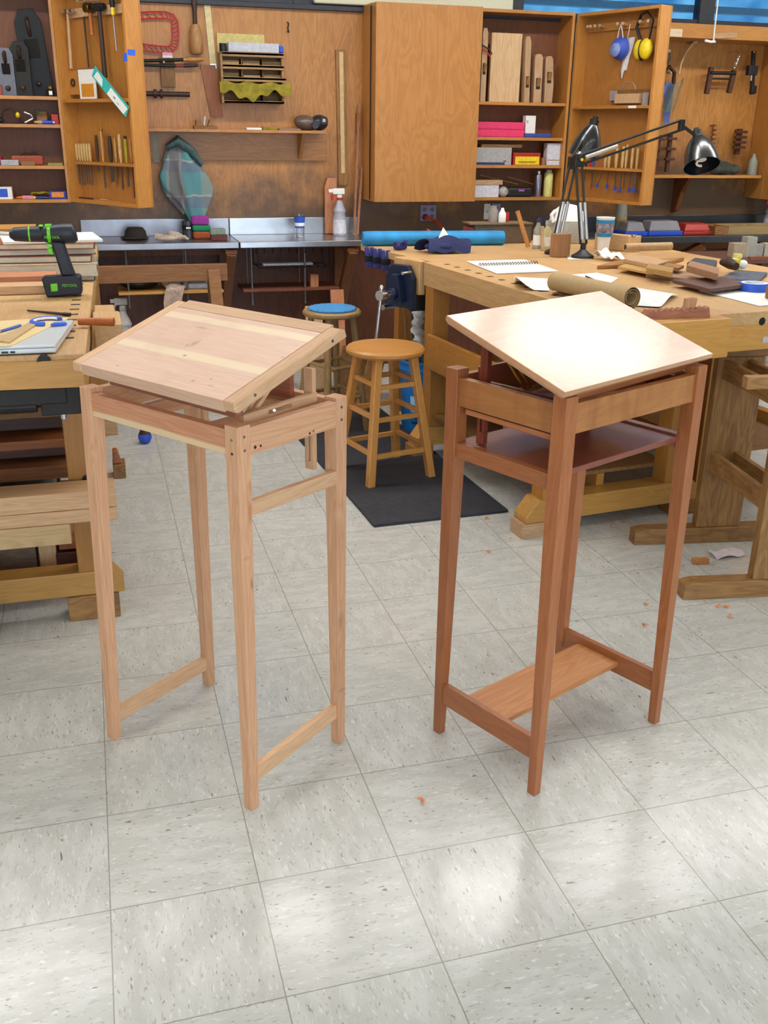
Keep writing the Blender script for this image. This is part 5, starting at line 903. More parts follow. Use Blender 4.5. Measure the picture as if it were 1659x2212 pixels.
x0, x1, z0, z1 = rect(1045, 440, 1060, 474, YW-.008); item('switch_plate', 'white switch plate beside the grey outlet', 'switch', [('plate', M().b2((x0, YW-.007, z0), (x1, YW-.0005, z1)), WHT, dict(bev=.002)), ('toggle', M().b2(((x0+x1)/2-.004, YW-.016, (z0+z1)/2-.008), ((x0+x1)/2+.004, YW-.007, (z0+z1)/2+.008)), GREYC, {})])
e = P(951, 508, y=3.50); item('power_cord', 'orange-red power cord running from the outlet plug down behind the blue mat roll', 'cord', [('cord', M().tube([(px, YW-.05, pz), (px+.05, YW-.075, pz-.015), (px+.09, 4.52, pz-.09), (px+.10, 4.30, pz-.17), (1.98, 4.0, .95), (1.93, 3.66, .934), (1.99, 3.56, .931)], .0075, 8), plain('orange_cord', '#D83A18', .5), dict(smooth=60)), ('plug', M().cyl((px, YW-.008, pz), (px, YW-.055, pz), .021, .016), plain('red_plug', '#A81E18', .4), dict(smooth=40))])
# ---------------------------------------------------------------- on the steel counters
def on(u, v, z, dz=0): p = P(u, v, z=z); return V(p.x, p.y, z+dz)
p = on(293, 520, CZ); item('hat', 'dark floppy hat lying on the dull counter', 'hat', [('brim', M().lathe([(0, .001), (.07, .001), (.085, .008), (.07, .014), (0, .014)], p+V(0, .10, 0), n=24), plain('hat_cloth', '#2E2A24', .9, bump=.4), dict(smooth=50)), ('crown', M().lathe([(.066, .012), (.06, .045), (.045, .066), (0, .062)], p+V(.006, .10, 0), n=24), plain('hat_cloth', '#2E2A24', .9), dict(smooth=60))])
p = on(372, 524, CZ)+V(0, 0, .002); gl = plain('glove_cloth', '#C2B2A0', .9, var=.2, bump=.4)
item('work_gloves', 'crumpled pale work gloves at the front edge of the dull counter', 'gloves', [('glove', M().ell(p+V(-.02, .06, .018), (.07, .045, .018), Euler((0, 0, .2)), 14, 8).ell(p+V(.03, .075, .030), (.055, .032, .022), Euler((0, .3, -.4)), 12, 8), gl, dict(smooth=60))]+[('finger', M().tube([p+V(.05, .05, .018), p+V(.075, .03+.012*k, .026-.004*k), p+V(.095, .02+.02*k, .012)], [.012, .011, .007], 8), gl, dict(smooth=60)) for k in range(3)]+[('cuff', M().tube([p+V(-.05, .05, .024), p+V(-.085, .07, .026)], [.020, .024], 10, flat=.6), gl, dict(smooth=60))])
p = on(410, 517, CZ)+V(0, -.04, 0); item('tin_can', 'dark tin with a white band standing beside the coloured sponges', 'tin', [('can', M().cyl(p+V(0, .10, 0), p+V(0, .10, .10), .036), plain('dark_tin', '#54525A', .4, .5), dict(smooth=40)), ('band', M().cyl(p+V(0, .10, .05), p+V(0, .10, .078), .0365), BLK, dict(smooth=40)), ('print', M().b2(p+V(-.016, .062, .058), p+V(.012, .066, .068)), WHT, {})])
z = CZ
p = on(440, 518, CZ)
for k, (c, lab, h) in enumerate((('#A2502A', 'rust brown sponge at the bottom of the sponge stack', .044), ('#1E8A5A', 'green sponge in the middle of the sponge stack', .036), ('#9A3A96', 'purple sponge on top of the sponge stack', .050))):
    item('sponge', lab, 'sponge', [('s', M().box(p+V(-.004*k, .075, z-CZ+h/2), (.112-.004*k, .07, h), Euler((0, 0, .05-.06*k))), plain('sponge%d' % k, c, .9, bump=.5), dict(bev=.012))]); z += h+.0004
p = on(477, 521, CZ)
item('brick', 'dark red block lying beside the sponge stack', 'block', [('b', M().box(p+V(-.004, .06, .016), (.095, .06, .032)), plain('red_block', '#5E2A26', .7), dict(bev=.003))])
item('sponge', 'grey-green scouring pad lying on the dark red block', 'sponge', [('s', M().box(p+V(-.01, .06, .032+.018), (.09, .058, .035)), plain('grey_sponge', '#7E8C7E', .9, bump=.4), dict(bev=.006))])
p = on(652, 513, CZ); r = .034
item('drinking_glass', 'drinking glass with a blue and white print on the bright counter', 'glass', [('glass', M().lathe([(.026, 0), (r, .132), (r-.002, .132), (.024, .004), (.0, .004)], p+V(0, .06, 0), n=28), glass('clear_glass'), dict(smooth=40)), ('print', M().lathe([(.0292, .052), (.0338, .120)], p+V(0, .06, 0), n=28, cap=False), plain('blue_print', '#2A55B8', .4), dict(smooth=40)), ('print', M().lathe([(.0304, .064), (.0318, .084)], p+V(0, .0595, 0), n=28, cap=False), WHT, dict(smooth=40))])
x0, x1, z0, z1 = rect(703, 388, 728, 508, 4.64); z1 += CZ-z0
item('board_offcut', 'pinkish pointed board leaning on the backsplash of the bright counter', 'board', [('b', M().prism([(0, 0), (x1-x0, 0), (x1-x0, z1-CZ-.0), (.02, z1-CZ), (0, z1-CZ-.05)], (x0, 4.66, CZ+.003), (1, 0, 0), (0, .02, 1), .018), wood('pink_board', '#C98C66', '#AE6C48', 'Z', rough=.5), dict(bev=.002))])
def spray(lab, p, h, body, head, trig, label=None, r=.042):
    parts = [('bottle', M().lathe([(0, 0), (r*.95, 0), (r, .006), (r, h*.36), (r*.80, h*.46), (r*.95, h*.52), (r*.45, h*.70), (r*.36, h*.76)], p, n=24), body, dict(smooth=40)), ('spray_head', M().lathe([(r*.40, h*.76), (r*.40, h*.84), (r*.34, h*.86)], p, n=16).box(p+V(-.008, 0, h*.93), (.075, .03, h*.12)).box(p+V(-.055, 0, h*.94), (.03, .018, h*.07)), head, dict(bev=.003)), ('trigger', M().tube([p+V(-.035, 0, h*.90), p+V(-.050, 0, h*.82), p+V(-.046, 0, h*.74)], .007, 8), trig, dict(smooth=50))]
    if trig is RED: parts.append(('collar', M().cyl(p+V(0, 0, h*.75), p+V(0, 0, h*.80), r*.45), RED, dict(smooth=40)))
    if label: parts.append(('label', M().lathe([(r*1.01, h*.05), (r*1.01, h*.34)], p, n=24, cap=False), label, dict(smooth=40)))
    return item('spray_bottle', lab, 'bottle', parts)
sb = plain('spray_body', '#B8B8C4', .35, trans=.15)
spray('clear spray bottle with a white and red trigger head on the bright counter', on(733, 508, CZ)+V(0, -.01, 0), .285, sb, WHT, RED, plain('bottle_label', '#D8D8E0', .5))
p = P(1656, 470, y=4.57); spray('spray bottle with a red and white head at the frame edge on the dark counter', V(p.x+.03, 4.57, .8628), .24, sb, RED, RED, plain('bottle_label', '#D8D8E0', .5))
DZ = .8628
p = P(1338, 500, y=4.58); cl = plain('cloudy_plastic', '#B4B6A8', .3, trans=.45)
item('squeeze_bottle', 'tall cloudy bottle with an amber band on the dark counter', 'bottle', [('bottle', M().lathe([(0, 0), (.040, 0), (.042, .006), (.042, .125), (.036, .17), (.028, .205), (.018, .215), (0, .215)], (p.x, 4.58, DZ), n=24), cl, dict(smooth=40)), ('band', M().lathe([(.0425, .075), (.0425, .105)], (p.x, 4.58, DZ), n=24, cap=False), plain('amber_band', '#A8905A', .4), dict(smooth=40))])
def tray(lab, u0, u1, yb, h, lidm, bodm):
    a, b = P(u0, 497, y=yb), P(u1, 497, y=yb)
    item('storage_box', lab, 'box', [('lid_base', M().b2((a.x, yb, DZ), (b.x, yb+.16, DZ+h*.3)), lidm, dict(bev=.004)), ('box', M().hexa([(a.x+.01, yb+.008, DZ+h*.3), (b.x-.01, yb+.008, DZ+h*.3), (b.x-.01, yb+.152, DZ+h*.3), (a.x+.01, yb+.152, DZ+h*.3)], [(a.x+.03, yb+.03, DZ+h), (b.x-.03, yb+.03, DZ+h), (b.x-.03, yb+.14, DZ+h), (a.x+.03, yb+.14, DZ+h)]), bodm, dict(bev=.008))])
gb = plain('grey_tub', '#9A98A0', .4, trans=.25); tray('small grey tub upside down on its blue lid on the dark counter', 1352, 1400, 4.32, .085, BLU, gb); tray('larger grey tub upside down on its blue lid beside the red box', 1402, 1476, 4.32, .09, BLU, gb)
tray('red plastic box on the dark counter', 1478, 1541, 4.33, .07, plain('red_box_plastic', '#A82A1E', .4), plain('red_box_plastic', '#A82A1E', .4))
for q, mt, lab in (((1545, 478, 1572, 497), scrap('X'), 'dark brown wooden tray behind the pale crate on the dark counter'), ((1573, 482, 1690, 497), wood('pale_crate', '#A88E60', '#8A7048', 'X', rough=.6), 'long pale crate at the end of the dark counter')):
    a, b = P(q[0], 497, y=4.30), P(q[2], 497, y=4.30)
    item('crate', lab, 'crate', [('side', M().b2((a.x, 4.30, DZ), (b.x, 4.312, DZ+.055)), mt, {}), ('side', M().b2((a.x, 4.448, DZ), (b.x, 4.46, DZ+.06)), mt, {}), ('end', M().b2((a.x, 4.312, DZ), (a.x+.012, 4.448, DZ+.055)), mt, {}), ('end', M().b2((b.x-.012, 4.312, DZ), (b.x, 4.448, DZ+.055)), mt, {}), ('bottom', M().b2((a.x+.012, 4.312, DZ), (b.x-.012, 4.448, DZ+.008)), mt, {})])
# ---------------------------------------------------------------- right-hand wall of clamps
x0, x1, z0, z1 = rect(1437, 63, 1475, 82, 4.415); z0 = max(z0, 2.068); item('paper_strip', 'pale paper strip pinned to the wooden valance', 'paper', [('p', M().b2((x0, 4.4165, z0), (x1, 4.4202, z1)), plain('pale_paper', '#D8C4A4', .7), {})])
p = P(1541, 86, y=4.37); item('pull_cord', 'white cord with a hook end hanging down in front of the valance', 'cord', [('cord', M().tube([(p.x-.01, 4.37, ZC-.01), (p.x-.005, 4.37, 2.6), p], .005, 6), WHT, {}), ('hook', M().tube([p+V(-.06, 0, -.006), p+V(-.02, 0, -.012), p+V(.015, 0, -.01), p], .008, 6), WHT, dict(smooth=50))])
p, q = P(1546, 82, y=4.385), P(1598, 75, y=4.385); item('lath', 'thin pale lath lying slantwise against the valance beside the white cord', 'lath', [('l', M().bar(V(p.x, 4.4172, max(p.z, 2.082)), V(q.x, 4.4172, max(p.z, 2.082)+.012), .0062, .03), scrapl('X'), {})])
p = [P(u, v, y=4.62) for u, v in ((1500, 92), (1483, 112), (1472, 136), (1467, 160))]; item('curved_strip', 'bent pale strip hanging on the wall by the open cabinet door', 'strip', [('s', M().tube(p, [.014, .012, .011, .009], 8, flat=.5), scrapl('Z'), dict(smooth=50)), ('end', M().ell(p[0]+V(.004, -.004, .006), .018), scrapl('Z'), dict(smooth=50)), ('peg', M().cyl(p[0], (p[0].x, YW+.001, p[0].z), .006), scrapl('Z'), {})])
a, b, c = P(1446, 150, y=4.6), P(1446, 178, y=4.6), P(1449, 266, y=4.6)
item('hand_saw', 'hand saw with a bluish blade hanging point down by the open cabinet door', 'saw', [('blade', M().prism([(-.045, 0), (.038, 0), (.03, c.z-b.z), (-.008, c.z-b.z)], (b.x, 4.60, b.z), (1, 0, 0), (0, 0, 1), .003), plain('saw_blue', '#6A78B8', .3, .6), {}), ('handle', M().tube([(b.x-.04, 4.60, b.z-.02), (b.x-.05, 4.60, b.z+.05), (b.x-.015, 4.60, b.z+.095), (b.x+.03, 4.60, b.z+.06), (b.x+.03, 4.60, b.z-.01)], .016, 8, flat=.7), HANDD, dict(smooth=50)), ('peg', M().cyl((b.x, 4.59, b.z+.06), (b.x, YW+.001, b.z+.06), .006), scrapl('Z'), {})])
item('plastic_bag', 'clear plastic pouch hanging over the hand saw', 'bag', [('b', M().sheet(lambda u, v: (b.x+.0+.10*u-.05*v, 4.592-.03*math.sin(PI*u), b.z-.02-.16*v+.05*u*(1-v)), 10, 12, .003), plain('clear_bag', '#DCE4D0', .12, trans=.93), dict(smooth=60))])
p = P(1433, 126, y=4.58); item('hat', 'dark cap hanging above the hand saw', 'cap', [('c', M().ell(p, (.045, .05, .055), Euler((0, .3, 0)), 14, 9), plain('brown_cloth', '#4A3A2E', .9, var=.3), dict(smooth=40)), ('band', M().ell(p+V(-.005, -.02, .045), (.04, .03, .02)), plain('pale_cloth', '#B89A8A', .9), dict(smooth=40))])
dkw = wood('clamp_dark', '#5A2E16', '#40200E', 'Z', rough=.5)
def hclamp(lab, cu, v0, v1, w, bar):
    a, b = P(cu, v0, y=4.62), P(cu, v1, y=4.62); h = a.z-b.z
    item('hand_screw', lab, 'clamp', [('jaw', M().bar((a.x-w, 4.62, b.z), (a.x-w*.86, 4.62, a.z), .030, .030, (0, 1, 0)), dkw, dict(bev=.003)), ('jaw', M().bar((a.x+w*.8, 4.62, b.z+.01), (a.x+w, 4.62, a.z-.015), .030, .030, (0, 1, 0)), dkw, dict(bev=.003)), ('screw', M().cyl((a.x-w, 4.60, b.z+h*bar), (a.x+w, 4.60, b.z+h*(bar+.02)), .011), IRON, {}), ('screw', M().cyl((a.x-w, 4.612, b.z+h*(bar-.2)), (a.x+w, 4.612, b.z+h*(bar-.19)), .006), IRON, {}), ('peg', M().cyl((a.x-w*.9, YW, a.z-.05), (a.x-w*.9, 4.60, a.z-.045), .006), scrapl('Z'), {})])
hclamp('wooden hand screw clamp hanging under the short chain', 1560, 146, 204, .095, .78)
ch = thing('chain', 'short bright chain hanging on the clamp wall', 'chain', P(1588, 146, y=4.57)); a, b = P(1586, 146, y=4.57), P(1597, 118, y=4.57)
for k in range(7):
    c = a.lerp(b, k/6); t = (b-a).normalized(); s_ = V(t.z, 0, -t.x) if k % 2 else V(0, 1, 0)
    obj('link', M().tube([c+t*.011*math.cos(i*PI/5)+s_*.007*math.sin(i*PI/5) for i in range(10)], .0024, 5, close=True), CHR, ch, world=True)
obj('hook', M().tube([b, b+V(.004, .03, .02), (b.x, YW, b.z+.02)], .003, 5), CHR, ch, world=True)
a, b = P(1628, 110, y=4.6), P(1624, 204, y=4.6); item('bar_clamp', 'black iron bar clamp hanging near the right cabinet', 'clamp', [('bar', M().bar(b, a, .026, .016, (0, 1, 0)), BLK, {}), ('jaw', M().box(a.lerp(b, .45)+V(-.015, -.01, 0), (.07, .04, .06)), BLK, dict(bev=.004)), ('jaw', M().box(b+V(0, -.006, .03), (.04, .03, .05)), BLK, dict(bev=.004)), ('screw', M().cyl(a.lerp(b, .5)+V(-.02, -.02, -.05), a.lerp(b, .5)+V(-.02, -.02, .02), .007), STEEL, {}), ('peg', M().cyl((a.x, YW, a.z-.01), (a.x, 4.59, a.z-.008), .006), scrapl('Z'), {})])
def cclamp(lab, u, v0, v1, w, mt, sp=5):
    a, b = P(u, v0, y=4.64), P(u, v1, y=4.64); h = a.z-b.z
    item('bar_clamp', lab, 'clamp', [('bar', M().b2((a.x-w*.35, 4.635, b.z), (a.x+w*.35, 4.66, a.z)), mt, dict(bev=.002)), ('peg', M().cyl((a.x, YW, a.z-.01), (a.x, 4.63, a.z-.01), .006), mt, {})]+[('jaw', M().b2((a.x-w, 4.615, a.z-h*(.1+.8*k/sp)-.012), (a.x+w, 4.64, a.z-h*(.1+.8*k/sp)+.004)), mt, dict(bev=.002)) for k in range(sp)])
for u, v0, v1, w, mt, sp, lab in ((1425, 292, 368, .035, dkw, 3, 'dark wooden clamp hanging next to the open cabinet door edge'), (1450, 290, 372, .035, dkw, 3, 'dark wooden clamp hanging under the blue saw blade'), (1546, 268, 340, .028, wood('spindle_pale', '#A8713A', '#82501E', 'Z'), 6, 'ridged pale spindle hanging beside the lamp shade'), (1600, 278, 334, .045, dkw, 4, 'wide slatted clamp hanging above the green rag')):
    cclamp(lab, u, v0, v1, w, mt, sp)
p = P(1560, 366, y=4.58); gr = plain('green_rag', '#3A4038', .9, var=.4, bump=.5, scale=20)
item('rag', 'heap of dark green rags on the narrow wall shelf', 'rag', [('r', M().ell((p.x, 4.59, 1.236+.045), (.10, .055, .045), Euler((0, .1, 0)), 16, 9).ell((p.x-.06, 4.57, 1.236+.055), (.055, .04, .052), Euler((0, -.5, .2)), 14, 9).ell((p.x+.09, 4.58, 1.236+.035), (.05, .045, .034), None, 12, 8), gr, dict(smooth=40))])
p = P(1621, 380, y=4.58); item('squeeze_bottle', 'clear bottle with a narrow neck at the end of the narrow wall shelf', 'bottle', [('bottle', M().lathe([(0, 0), (.030, 0), (.032, .005), (.032, .09), (.014, .12), (.010, .14), (0, .14)], (p.x, 4.57, 1.236), n=20), cl, dict(smooth=40))])
# ---------------------------------------------------------------- on the workbenches beside and behind the cherry desk
def flat(name, lab, cat, mat, pts, z, t, bev=0, extra=(), zs=None):
    """a flat piece lying on the surface z whose outline was measured at the given pixels of its top"""
    q = [P(u, v, z=z+t) for u, v in pts]; m = M().hexa([V(p.x, p.y, z) for p in q], [V(p.x, p.y, z+t) for p in q]) if len(q) == 4 else M().prism([(p.x, p.y) for p in q], (0, 0, z), (1, 0, 0), (0, 1, 0), t)
    return item(name, lab, cat, [('body', m, mat, dict(bev=bev))]+list(extra))
Z = BZ+.0008
p = on(1005, 512, BZ)
# rolled blue mat, navy cloth, clamps by the far vise
a, b = V(1.45, 3.49, BZ+.037), V(2.22, 3.42, BZ+.037); sp = [((.041-.0022*k/6)*math.cos(k*.55), (.041-.0022*k/6)*math.sin(k*.55)) for k in range(60)]
bm_ = plain('blue_mat', '#1F86C0', .6, var=.25, scale=12)
item('mat_roll', 'bright blue rolled-up mat lying along the pale bench in front of the outlet', 'mat', [('roll', M().cyl(a, b, .036, n=28), bm_, dict(smooth=40)), ('core', M().cyl(b, b+(b-a).normalized()*.003, .026, n=20), plain('blue_mat_dark', '#155A88', .7), {}), ('flap', M().tube([a+V(.02, -.002, .035), a.lerp(b, .5)+V(0, -.002, .0355), b+V(-.01, -.002, .035)], .003, 6), bm_, {})])
c = on(972, 550, BZ)
item('navy_bag', 'navy cloth bundle lying on the pale bench in front of the blue mat roll', 'cloth', [('c', M().sheet(lambda u, v: (c.x-.11+.225*u+.02*math.sin(5*v), c.y+.02+.16*v, BZ+.010+.068*(math.sin(PI*min(1, max(0, v)))**.6)*(.75+.25*math.sin(PI*u))+.006*math.sin(12*u+3*v)), 24, 14, .003), DBLUE, dict(smooth=60)), ('fold', M().ell((c.x+.0, c.y+.09, BZ+.030), (.105, .065, .028), None, 16, 8), DBLUE, dict(smooth=50))])
p = on(957, 518, BZ, .05); item('paper_tag', 'small white folded tag standing on the navy cloth', 'tag', [('t', M().prism([(-.03, 0), (.035, 0), (0, .055)], (c.x+.0, c.y+.10, BZ+.068), (1, 0, 0), (0, .3, 1), .002), WHT, {})])
pc = plain('purple_clamp', '#2E2E78', .45)
def sclamp(lab, p, F=None, h=.10):
    item('spring_clamp', lab, 'clamp', [('arm', M().bar(p+V(-.012, 0, 0), p+V(-.004, -.01, -h), .022, .012, (0, 1, 0)), pc, dict(bev=.004)), ('arm', M().bar(p+V(.018, 0, 0), p+V(.008, -.01, -h), .022, .012, (0, 1, 0)), pc, dict(bev=.004)), ('jaw', M().box(p+V(.003, -.006, -h*.55), (.05, .018, .03)), BLK, dict(bev=.003))])
ce = V(1.475, 3.40, BZ-.006)
for k, lab in enumerate(('purple spring clamp biting the bench end nearest the counter', 'middle purple spring clamp on the bench end', 'purple spring clamp on the bench end closest to the iron vise')): sclamp(lab, V(1.452+.022*k, 3.37-.075*k, BZ+.006))
p = on(868, 540, BZ); item('spring_clamp', 'dark blue spring clamp lying on the pale bench before the mat roll', 'clamp', [('jaw', M().box(p+V(0, .03, .02), (.06, .05, .038), Euler((0, 0, .4))), pc, dict(bev=.008)), ('arm', M().bar(p+V(-.02, .01, .02), p+V(-.03, -.04, .03), .02, .02), pc, dict(bev=.004)), ('arm', M().bar(p+V(.02, .02, .03), p+V(.01, -.04, .05), .02, .018), pc, dict(bev=.004))])
# brown case with a red end, small bottles on it
x0, x1 = P(1000, 520, y=3.60).x, P(1128, 520, y=3.60).x; zt = P(1060, 505, y=3.52).z
item('tool_case', 'long brown metal case with a red end on the bench behind the navy cloth', 'case', [('case', M().b2((x0+.02, 3.48, BZ), (x1, 3.61, BZ+.098)), plain('brown_case', '#5E4C3A', .6, var=.2), dict(bev=.004)), ('red_end', M().b2((x0-.002, 3.49, BZ+.012), (x0+.02, 3.60, BZ+.085)), plain('dull_red', '#8E3A38', .6), {}), ('lid', M().b2((x0-.004, 3.475, BZ+.0985), (x1+.004, 3.615, BZ+.108)), plain('case_lid', '#6E5A42', .6), dict(bev=.002))])
zc_ = BZ+.108
p = P(1083, 500, y=3.54); item('glue_bottle', 'small white bottle standing on the brown metal case', 'bottle', [('body', M().lathe([(0, 0), (.020, 0), (.021, .004), (.021, .045), (.010, .062), (.008, .075), (0, .075)], (p.x, 3.54, zc_), n=16), WHT, dict(smooth=40)), ('tip', M().cyl((p.x+.034, 3.55, zc_), (p.x+.034, 3.55, zc_+.05), .010), RED, dict(smooth=40))])
p = P(1064, 495, y=3.56); item('grey_jar', 'grey jar beside the small white bottle on the metal case', 'jar', [('jar', M().lathe([(0, 0), (.026, 0), (.026, .06), (.018, .072), (.018, .085), (0, .085)], (p.x, 3.56, zc_), n=16), plain('grey_jar', '#8A8078', .5), dict(smooth=40))])
a, b = P(1141, 536, y=3.30), P(1124, 457, y=3.30); a.z = BZ; item('dowel_stick', 'orange wooden stick standing up at the back of the bench', 'stick', [('s', M().bar(V(a.x, 3.30, BZ), V(b.x, 3.34, b.z), .022, .012, (0, 1, 0)), wood('orange_stick', '#C88C48', '#A46A2C', 'Z'), dict(bev=.001))])
def bottle(lab, u, v, h, r, mat, cap, lab_m=None, y=3.30):
    p = P(u, v, y=y); o = V(p.x, y, BZ); parts = [('bottle', M().lathe([(0, 0), (r, 0), (r, h*.62), (r*.45, h*.78), (r*.4, h*.86), (0, h*.86)], o, n=18), mat, dict(smooth=40)), ('cap', M().cyl(o+V(0, 0, h*.86), o+V(0, 0, h), r*.48), cap, dict(smooth=40))]
    if lab_m: parts.append(('label', M().lathe([(r*1.02, h*.12), (r*1.02, h*.45)], o, n=18, cap=False), lab_m, dict(smooth=40)))
    item('glue_bottle', lab, 'bottle', parts)
bottle('clear glue bottle with a purple cap beside the orange stick', 1160, 535, .155, .024, cl, plain('purple_cap', '#3A2A5A', .4), WHT, 3.22); bottle('yellow glue bottle with a grey cap and white label near the lamp base', 1180, 535, .145, .026, plain('yellow_glue', '#D0C890', .4, trans=.2), CLR, WHT, 3.18)
a = P(1172, 540, y=3.12); item('wood_wand', 'short pale stick leaning against the yellow glue bottle', 'stick', [('s', M().bar(V(a.x, 3.12, BZ), V(a.x+.004, 3.15, BZ+.12), .016, .008, (0, 1, 0)), scrapl('Z'), {})])
p = P(1200, 492, y=3.52); item('white_jug', 'white plastic jug with a blue-grey base standing behind the lamps', 'jug', [('body', M().lathe([(0, 0), (.095, 0), (.10, .01), (.10, .12), (.085, .16), (.04, .195), (.02, .20)], (p.x+.06, 3.50, BZ), n=26), plain('jug_grey', '#A8A69A', .5), dict(smooth=40)), ('top', M().lathe([(.101, .118), (.088, .162), (.042, .198), (.0, .206)], (p.x+.06, 3.50, BZ), n=26), WHT, dict(smooth=40)), ('handle', M().tube([(p.x-.03, 3.48, BZ+.17), (p.x-.055, 3.47, BZ+.15), (p.x-.04, 3.47, BZ+.11)], .010, 8), WHT, dict(smooth=50))])
# ---- the two drawing lamps
def lamp(lab, base, elbow, wrist, head, hdir, r, hl, springs=True):
    parts = [('base', M().lathe([(0, 0), (.055, 0), (.055, .012), (.03, .026), (.014, .04), (.014, .07), (0, .07)], base, n=24), BLK, dict(smooth=40))]
    b = base+V(0, 0, .065)
    def pair(a, c, s, nm):
        d = (c-a).normalized(); n_ = d.cross(V(0, 1, 0)).normalized()
        for k in (-1, 1): parts.append((nm, M().cyl(a+n_*s*k, c+n_*s*k, .006), BLK, dict(smooth=40)))
        return n_
    pair(b, elbow, .016, 'lower_arm')
    if springs:
        for k in (-1, 1): q = V(.012*k, -.014, 0); parts.append(('spring', M().cyl(b.lerp(elbow, .06)+q, b.lerp(elbow, .50)+q, .0085), STEEL, dict(smooth=40)))
    parts.append(('joint', M().box(elbow, (.05, .03, .06)).cyl(elbow+V(0, -.022, .012), elbow+V(0, .022, .012), .012), BLK, dict(bev=.004))); parts.append(('knob', M().cyl(elbow+V(.004, -.024, .005), elbow+V(.004, -.03, .005), .007), YEL, {}))
    pair(elbow, wrist, .022, 'upper_arm')
    if springs:
        parts.append(('spring', M().cyl(elbow.lerp(wrist, .05)+V(0, -.016, .006), elbow.lerp(wrist, .36)+V(0, -.016, .008), .010), plain('pale_spring', '#B8B4AC', .35, .6), dict(smooth=40)))
    parts.append(('wrist_joint', M().box(wrist, (.022, .03, .05)).bar(wrist, head, .014, .014), BLK, dict(bev=.002)))
    h = Vector(hdir).normalized(); prof = [(.018, -.01), (.028, 0), (r*.50, hl*.12), (r*.70, hl*.30), (r*.86, hl*.55), (r*.95, hl*.80), (r, hl)]
    sh_ = len(parts); parts.append(('shade', M().lathe(prof+[(r-.003, hl-.001), (r*.93, hl*.80), (r*.83, hl*.55), (r*.66, hl*.32), (r*.4, hl*.15), (0, hl*.13)], head, h, 32, cap=False), plain('lamp_black', '#16181C', .25, coat=.6), dict(smooth=40)))
    parts.append(('socket', M().cyl(head-h*.03, head+h*.01, .024, .022).cyl(head-h*.045, head-h*.03, .014), BLK, dict(smooth=40)))
    hel = []
    o_ = h.orthogonal().normalized(); q_ = h.cross(o_)
    for i in range(40): t = i/39; hel.append(head+h*(hl*.50+t*hl*.42)+(o_*math.cos(t*5*PI)+q_*math.sin(t*5*PI))*.022)
    parts.append(('bulb', M().tube(hel, .006, 8), plain('cfl_white', '#E4E0D8', .4), dict(smooth=60, on=sh_)))
    return item('desk_lamp', lab, 'lamp', parts)
yl_ = 2.92
lb = on(1262, 558, BZ); el = P(1250, 347, y=yl_); wr = P(1472, 270, y=yl_-.05); hd = P(1507, 296, y=yl_-.06)
lamp('black balanced-arm lamp whose arm reaches out towards the clamp wall', V(lb.x, lb.y+.02, BZ), el, wr, hd, (-.06, -.52, -.86), .088, .155)
lb2 = on(1205, 550, BZ); hd2 = P(1281, 272, y=3.12); el2 = P(1238, 352, y=3.06)
lamp('second black drawing lamp, its shade turned to the wall cabinet', V(lb2.x, lb2.y+.03, BZ), el2, P(1272, 300, y=3.10), hd2, (-.20, .12, -.97), .080, .15)
# ---- clutter round the lamp feet
p = on(1240, 560, BZ); item('wood_box', 'brown upright block standing between the two lamp bases', 'block', [('b', M().box(p+V(-.025, .11, .055), (.08, .06, .11), Euler((0, 0, .1))), wood('block_brown', '#B0825A', '#8E6440', 'Z'), dict(bev=.002))])
p = on(1252, 545, BZ); item('plastic_piece', 'small red plastic piece lying by the lamp base', 'plastic piece', [('k', M().ell(p+V(.015, .20, .035), (.022, .018, .034)), RED, dict(smooth=50)), ])
p = on(1312, 545, BZ)
item('paper_cup', 'tall white paper cup with a blue printed band behind the crumpled napkin', 'cup', [('cup', M().lathe([(.028, 0), (.032, .055), (.046, .165), (.048, .165), (.048, .17), (.044, .17), (.030, .055), (0, .004)], p+V(0, .05, 0), n=28, cap=False), WHT, dict(smooth=40)), ('band', M().lathe([(.0395, .075), (.0478, .158)], p+V(0, .05, 0), n=28, cap=False), plain('cup_blue', '#2A88B8', .5), dict(smooth=40)), ('picture', M().lathe([(.0420, .092), (.0466, .140)], p+V(0, .0495, 0), n=28, cap=False), plain('cup_picture', '#8A8490', .5, var=.7, scale=45), dict(smooth=40))])
p = on(1302, 564, BZ)
item('napkin', 'crumpled white napkin in front of the paper cup', 'napkin', [('n', M().sheet(lambda u, v: (p.x+.0+.115*u, p.y-.02+.13*v, BZ+.008+.030*abs(math.sin(3.1*u+2*v))*math.sin(PI*v)+.022*abs(math.sin(7*u-3*v+1))*math.sin(PI*min(1, u+.15))), 22, 16, .002), WHT, dict(smooth=30))])
p = on(1290, 560, BZ); item('white_paper', 'white sheet corner sticking out under the lamp base', 'paper', [('p', M().prism([(-.10, -.01), (.02, -.02), (.05, .10), (-.05, .10)], (p.x-.05, p.y+.02, Z-.0004), (1, 0, 0), (0, 1, 0), .0006), WHT, {})])
q = [(1345, 551), (1418, 556), (1424, 535), (1345, 521)]
a, b = on(1345, 549, BZ), on(1420, 560, BZ)
item('clamp_block', 'pale block with two metal studs on top, behind the rolled drawing', 'wood block', [('block', M().bar(V(a.x, a.y+.28, BZ+.04), V(b.x+.06, b.y+.30, BZ+.04), .06, .08), wood('pale_block', '#D6B484', '#BE986A', 'X'), dict(bev=.003)), ('stud', M().cyl((a.x+.03, a.y+.28, BZ+.08), (a.x+.03, a.y+.28, BZ+.088), .014).cyl((b.x+.03, b.y+.30, BZ+.08), (b.x+.03, b.y+.30, BZ+.088), .014), STEEL, dict(smooth=40))])
flat('board', 'pale board lying flat in front of the studded block', 'board', scrapl('X'), [(1348, 559), (1414, 573), (1446, 563), (1358, 545)], BZ+.0275, .018, .002)
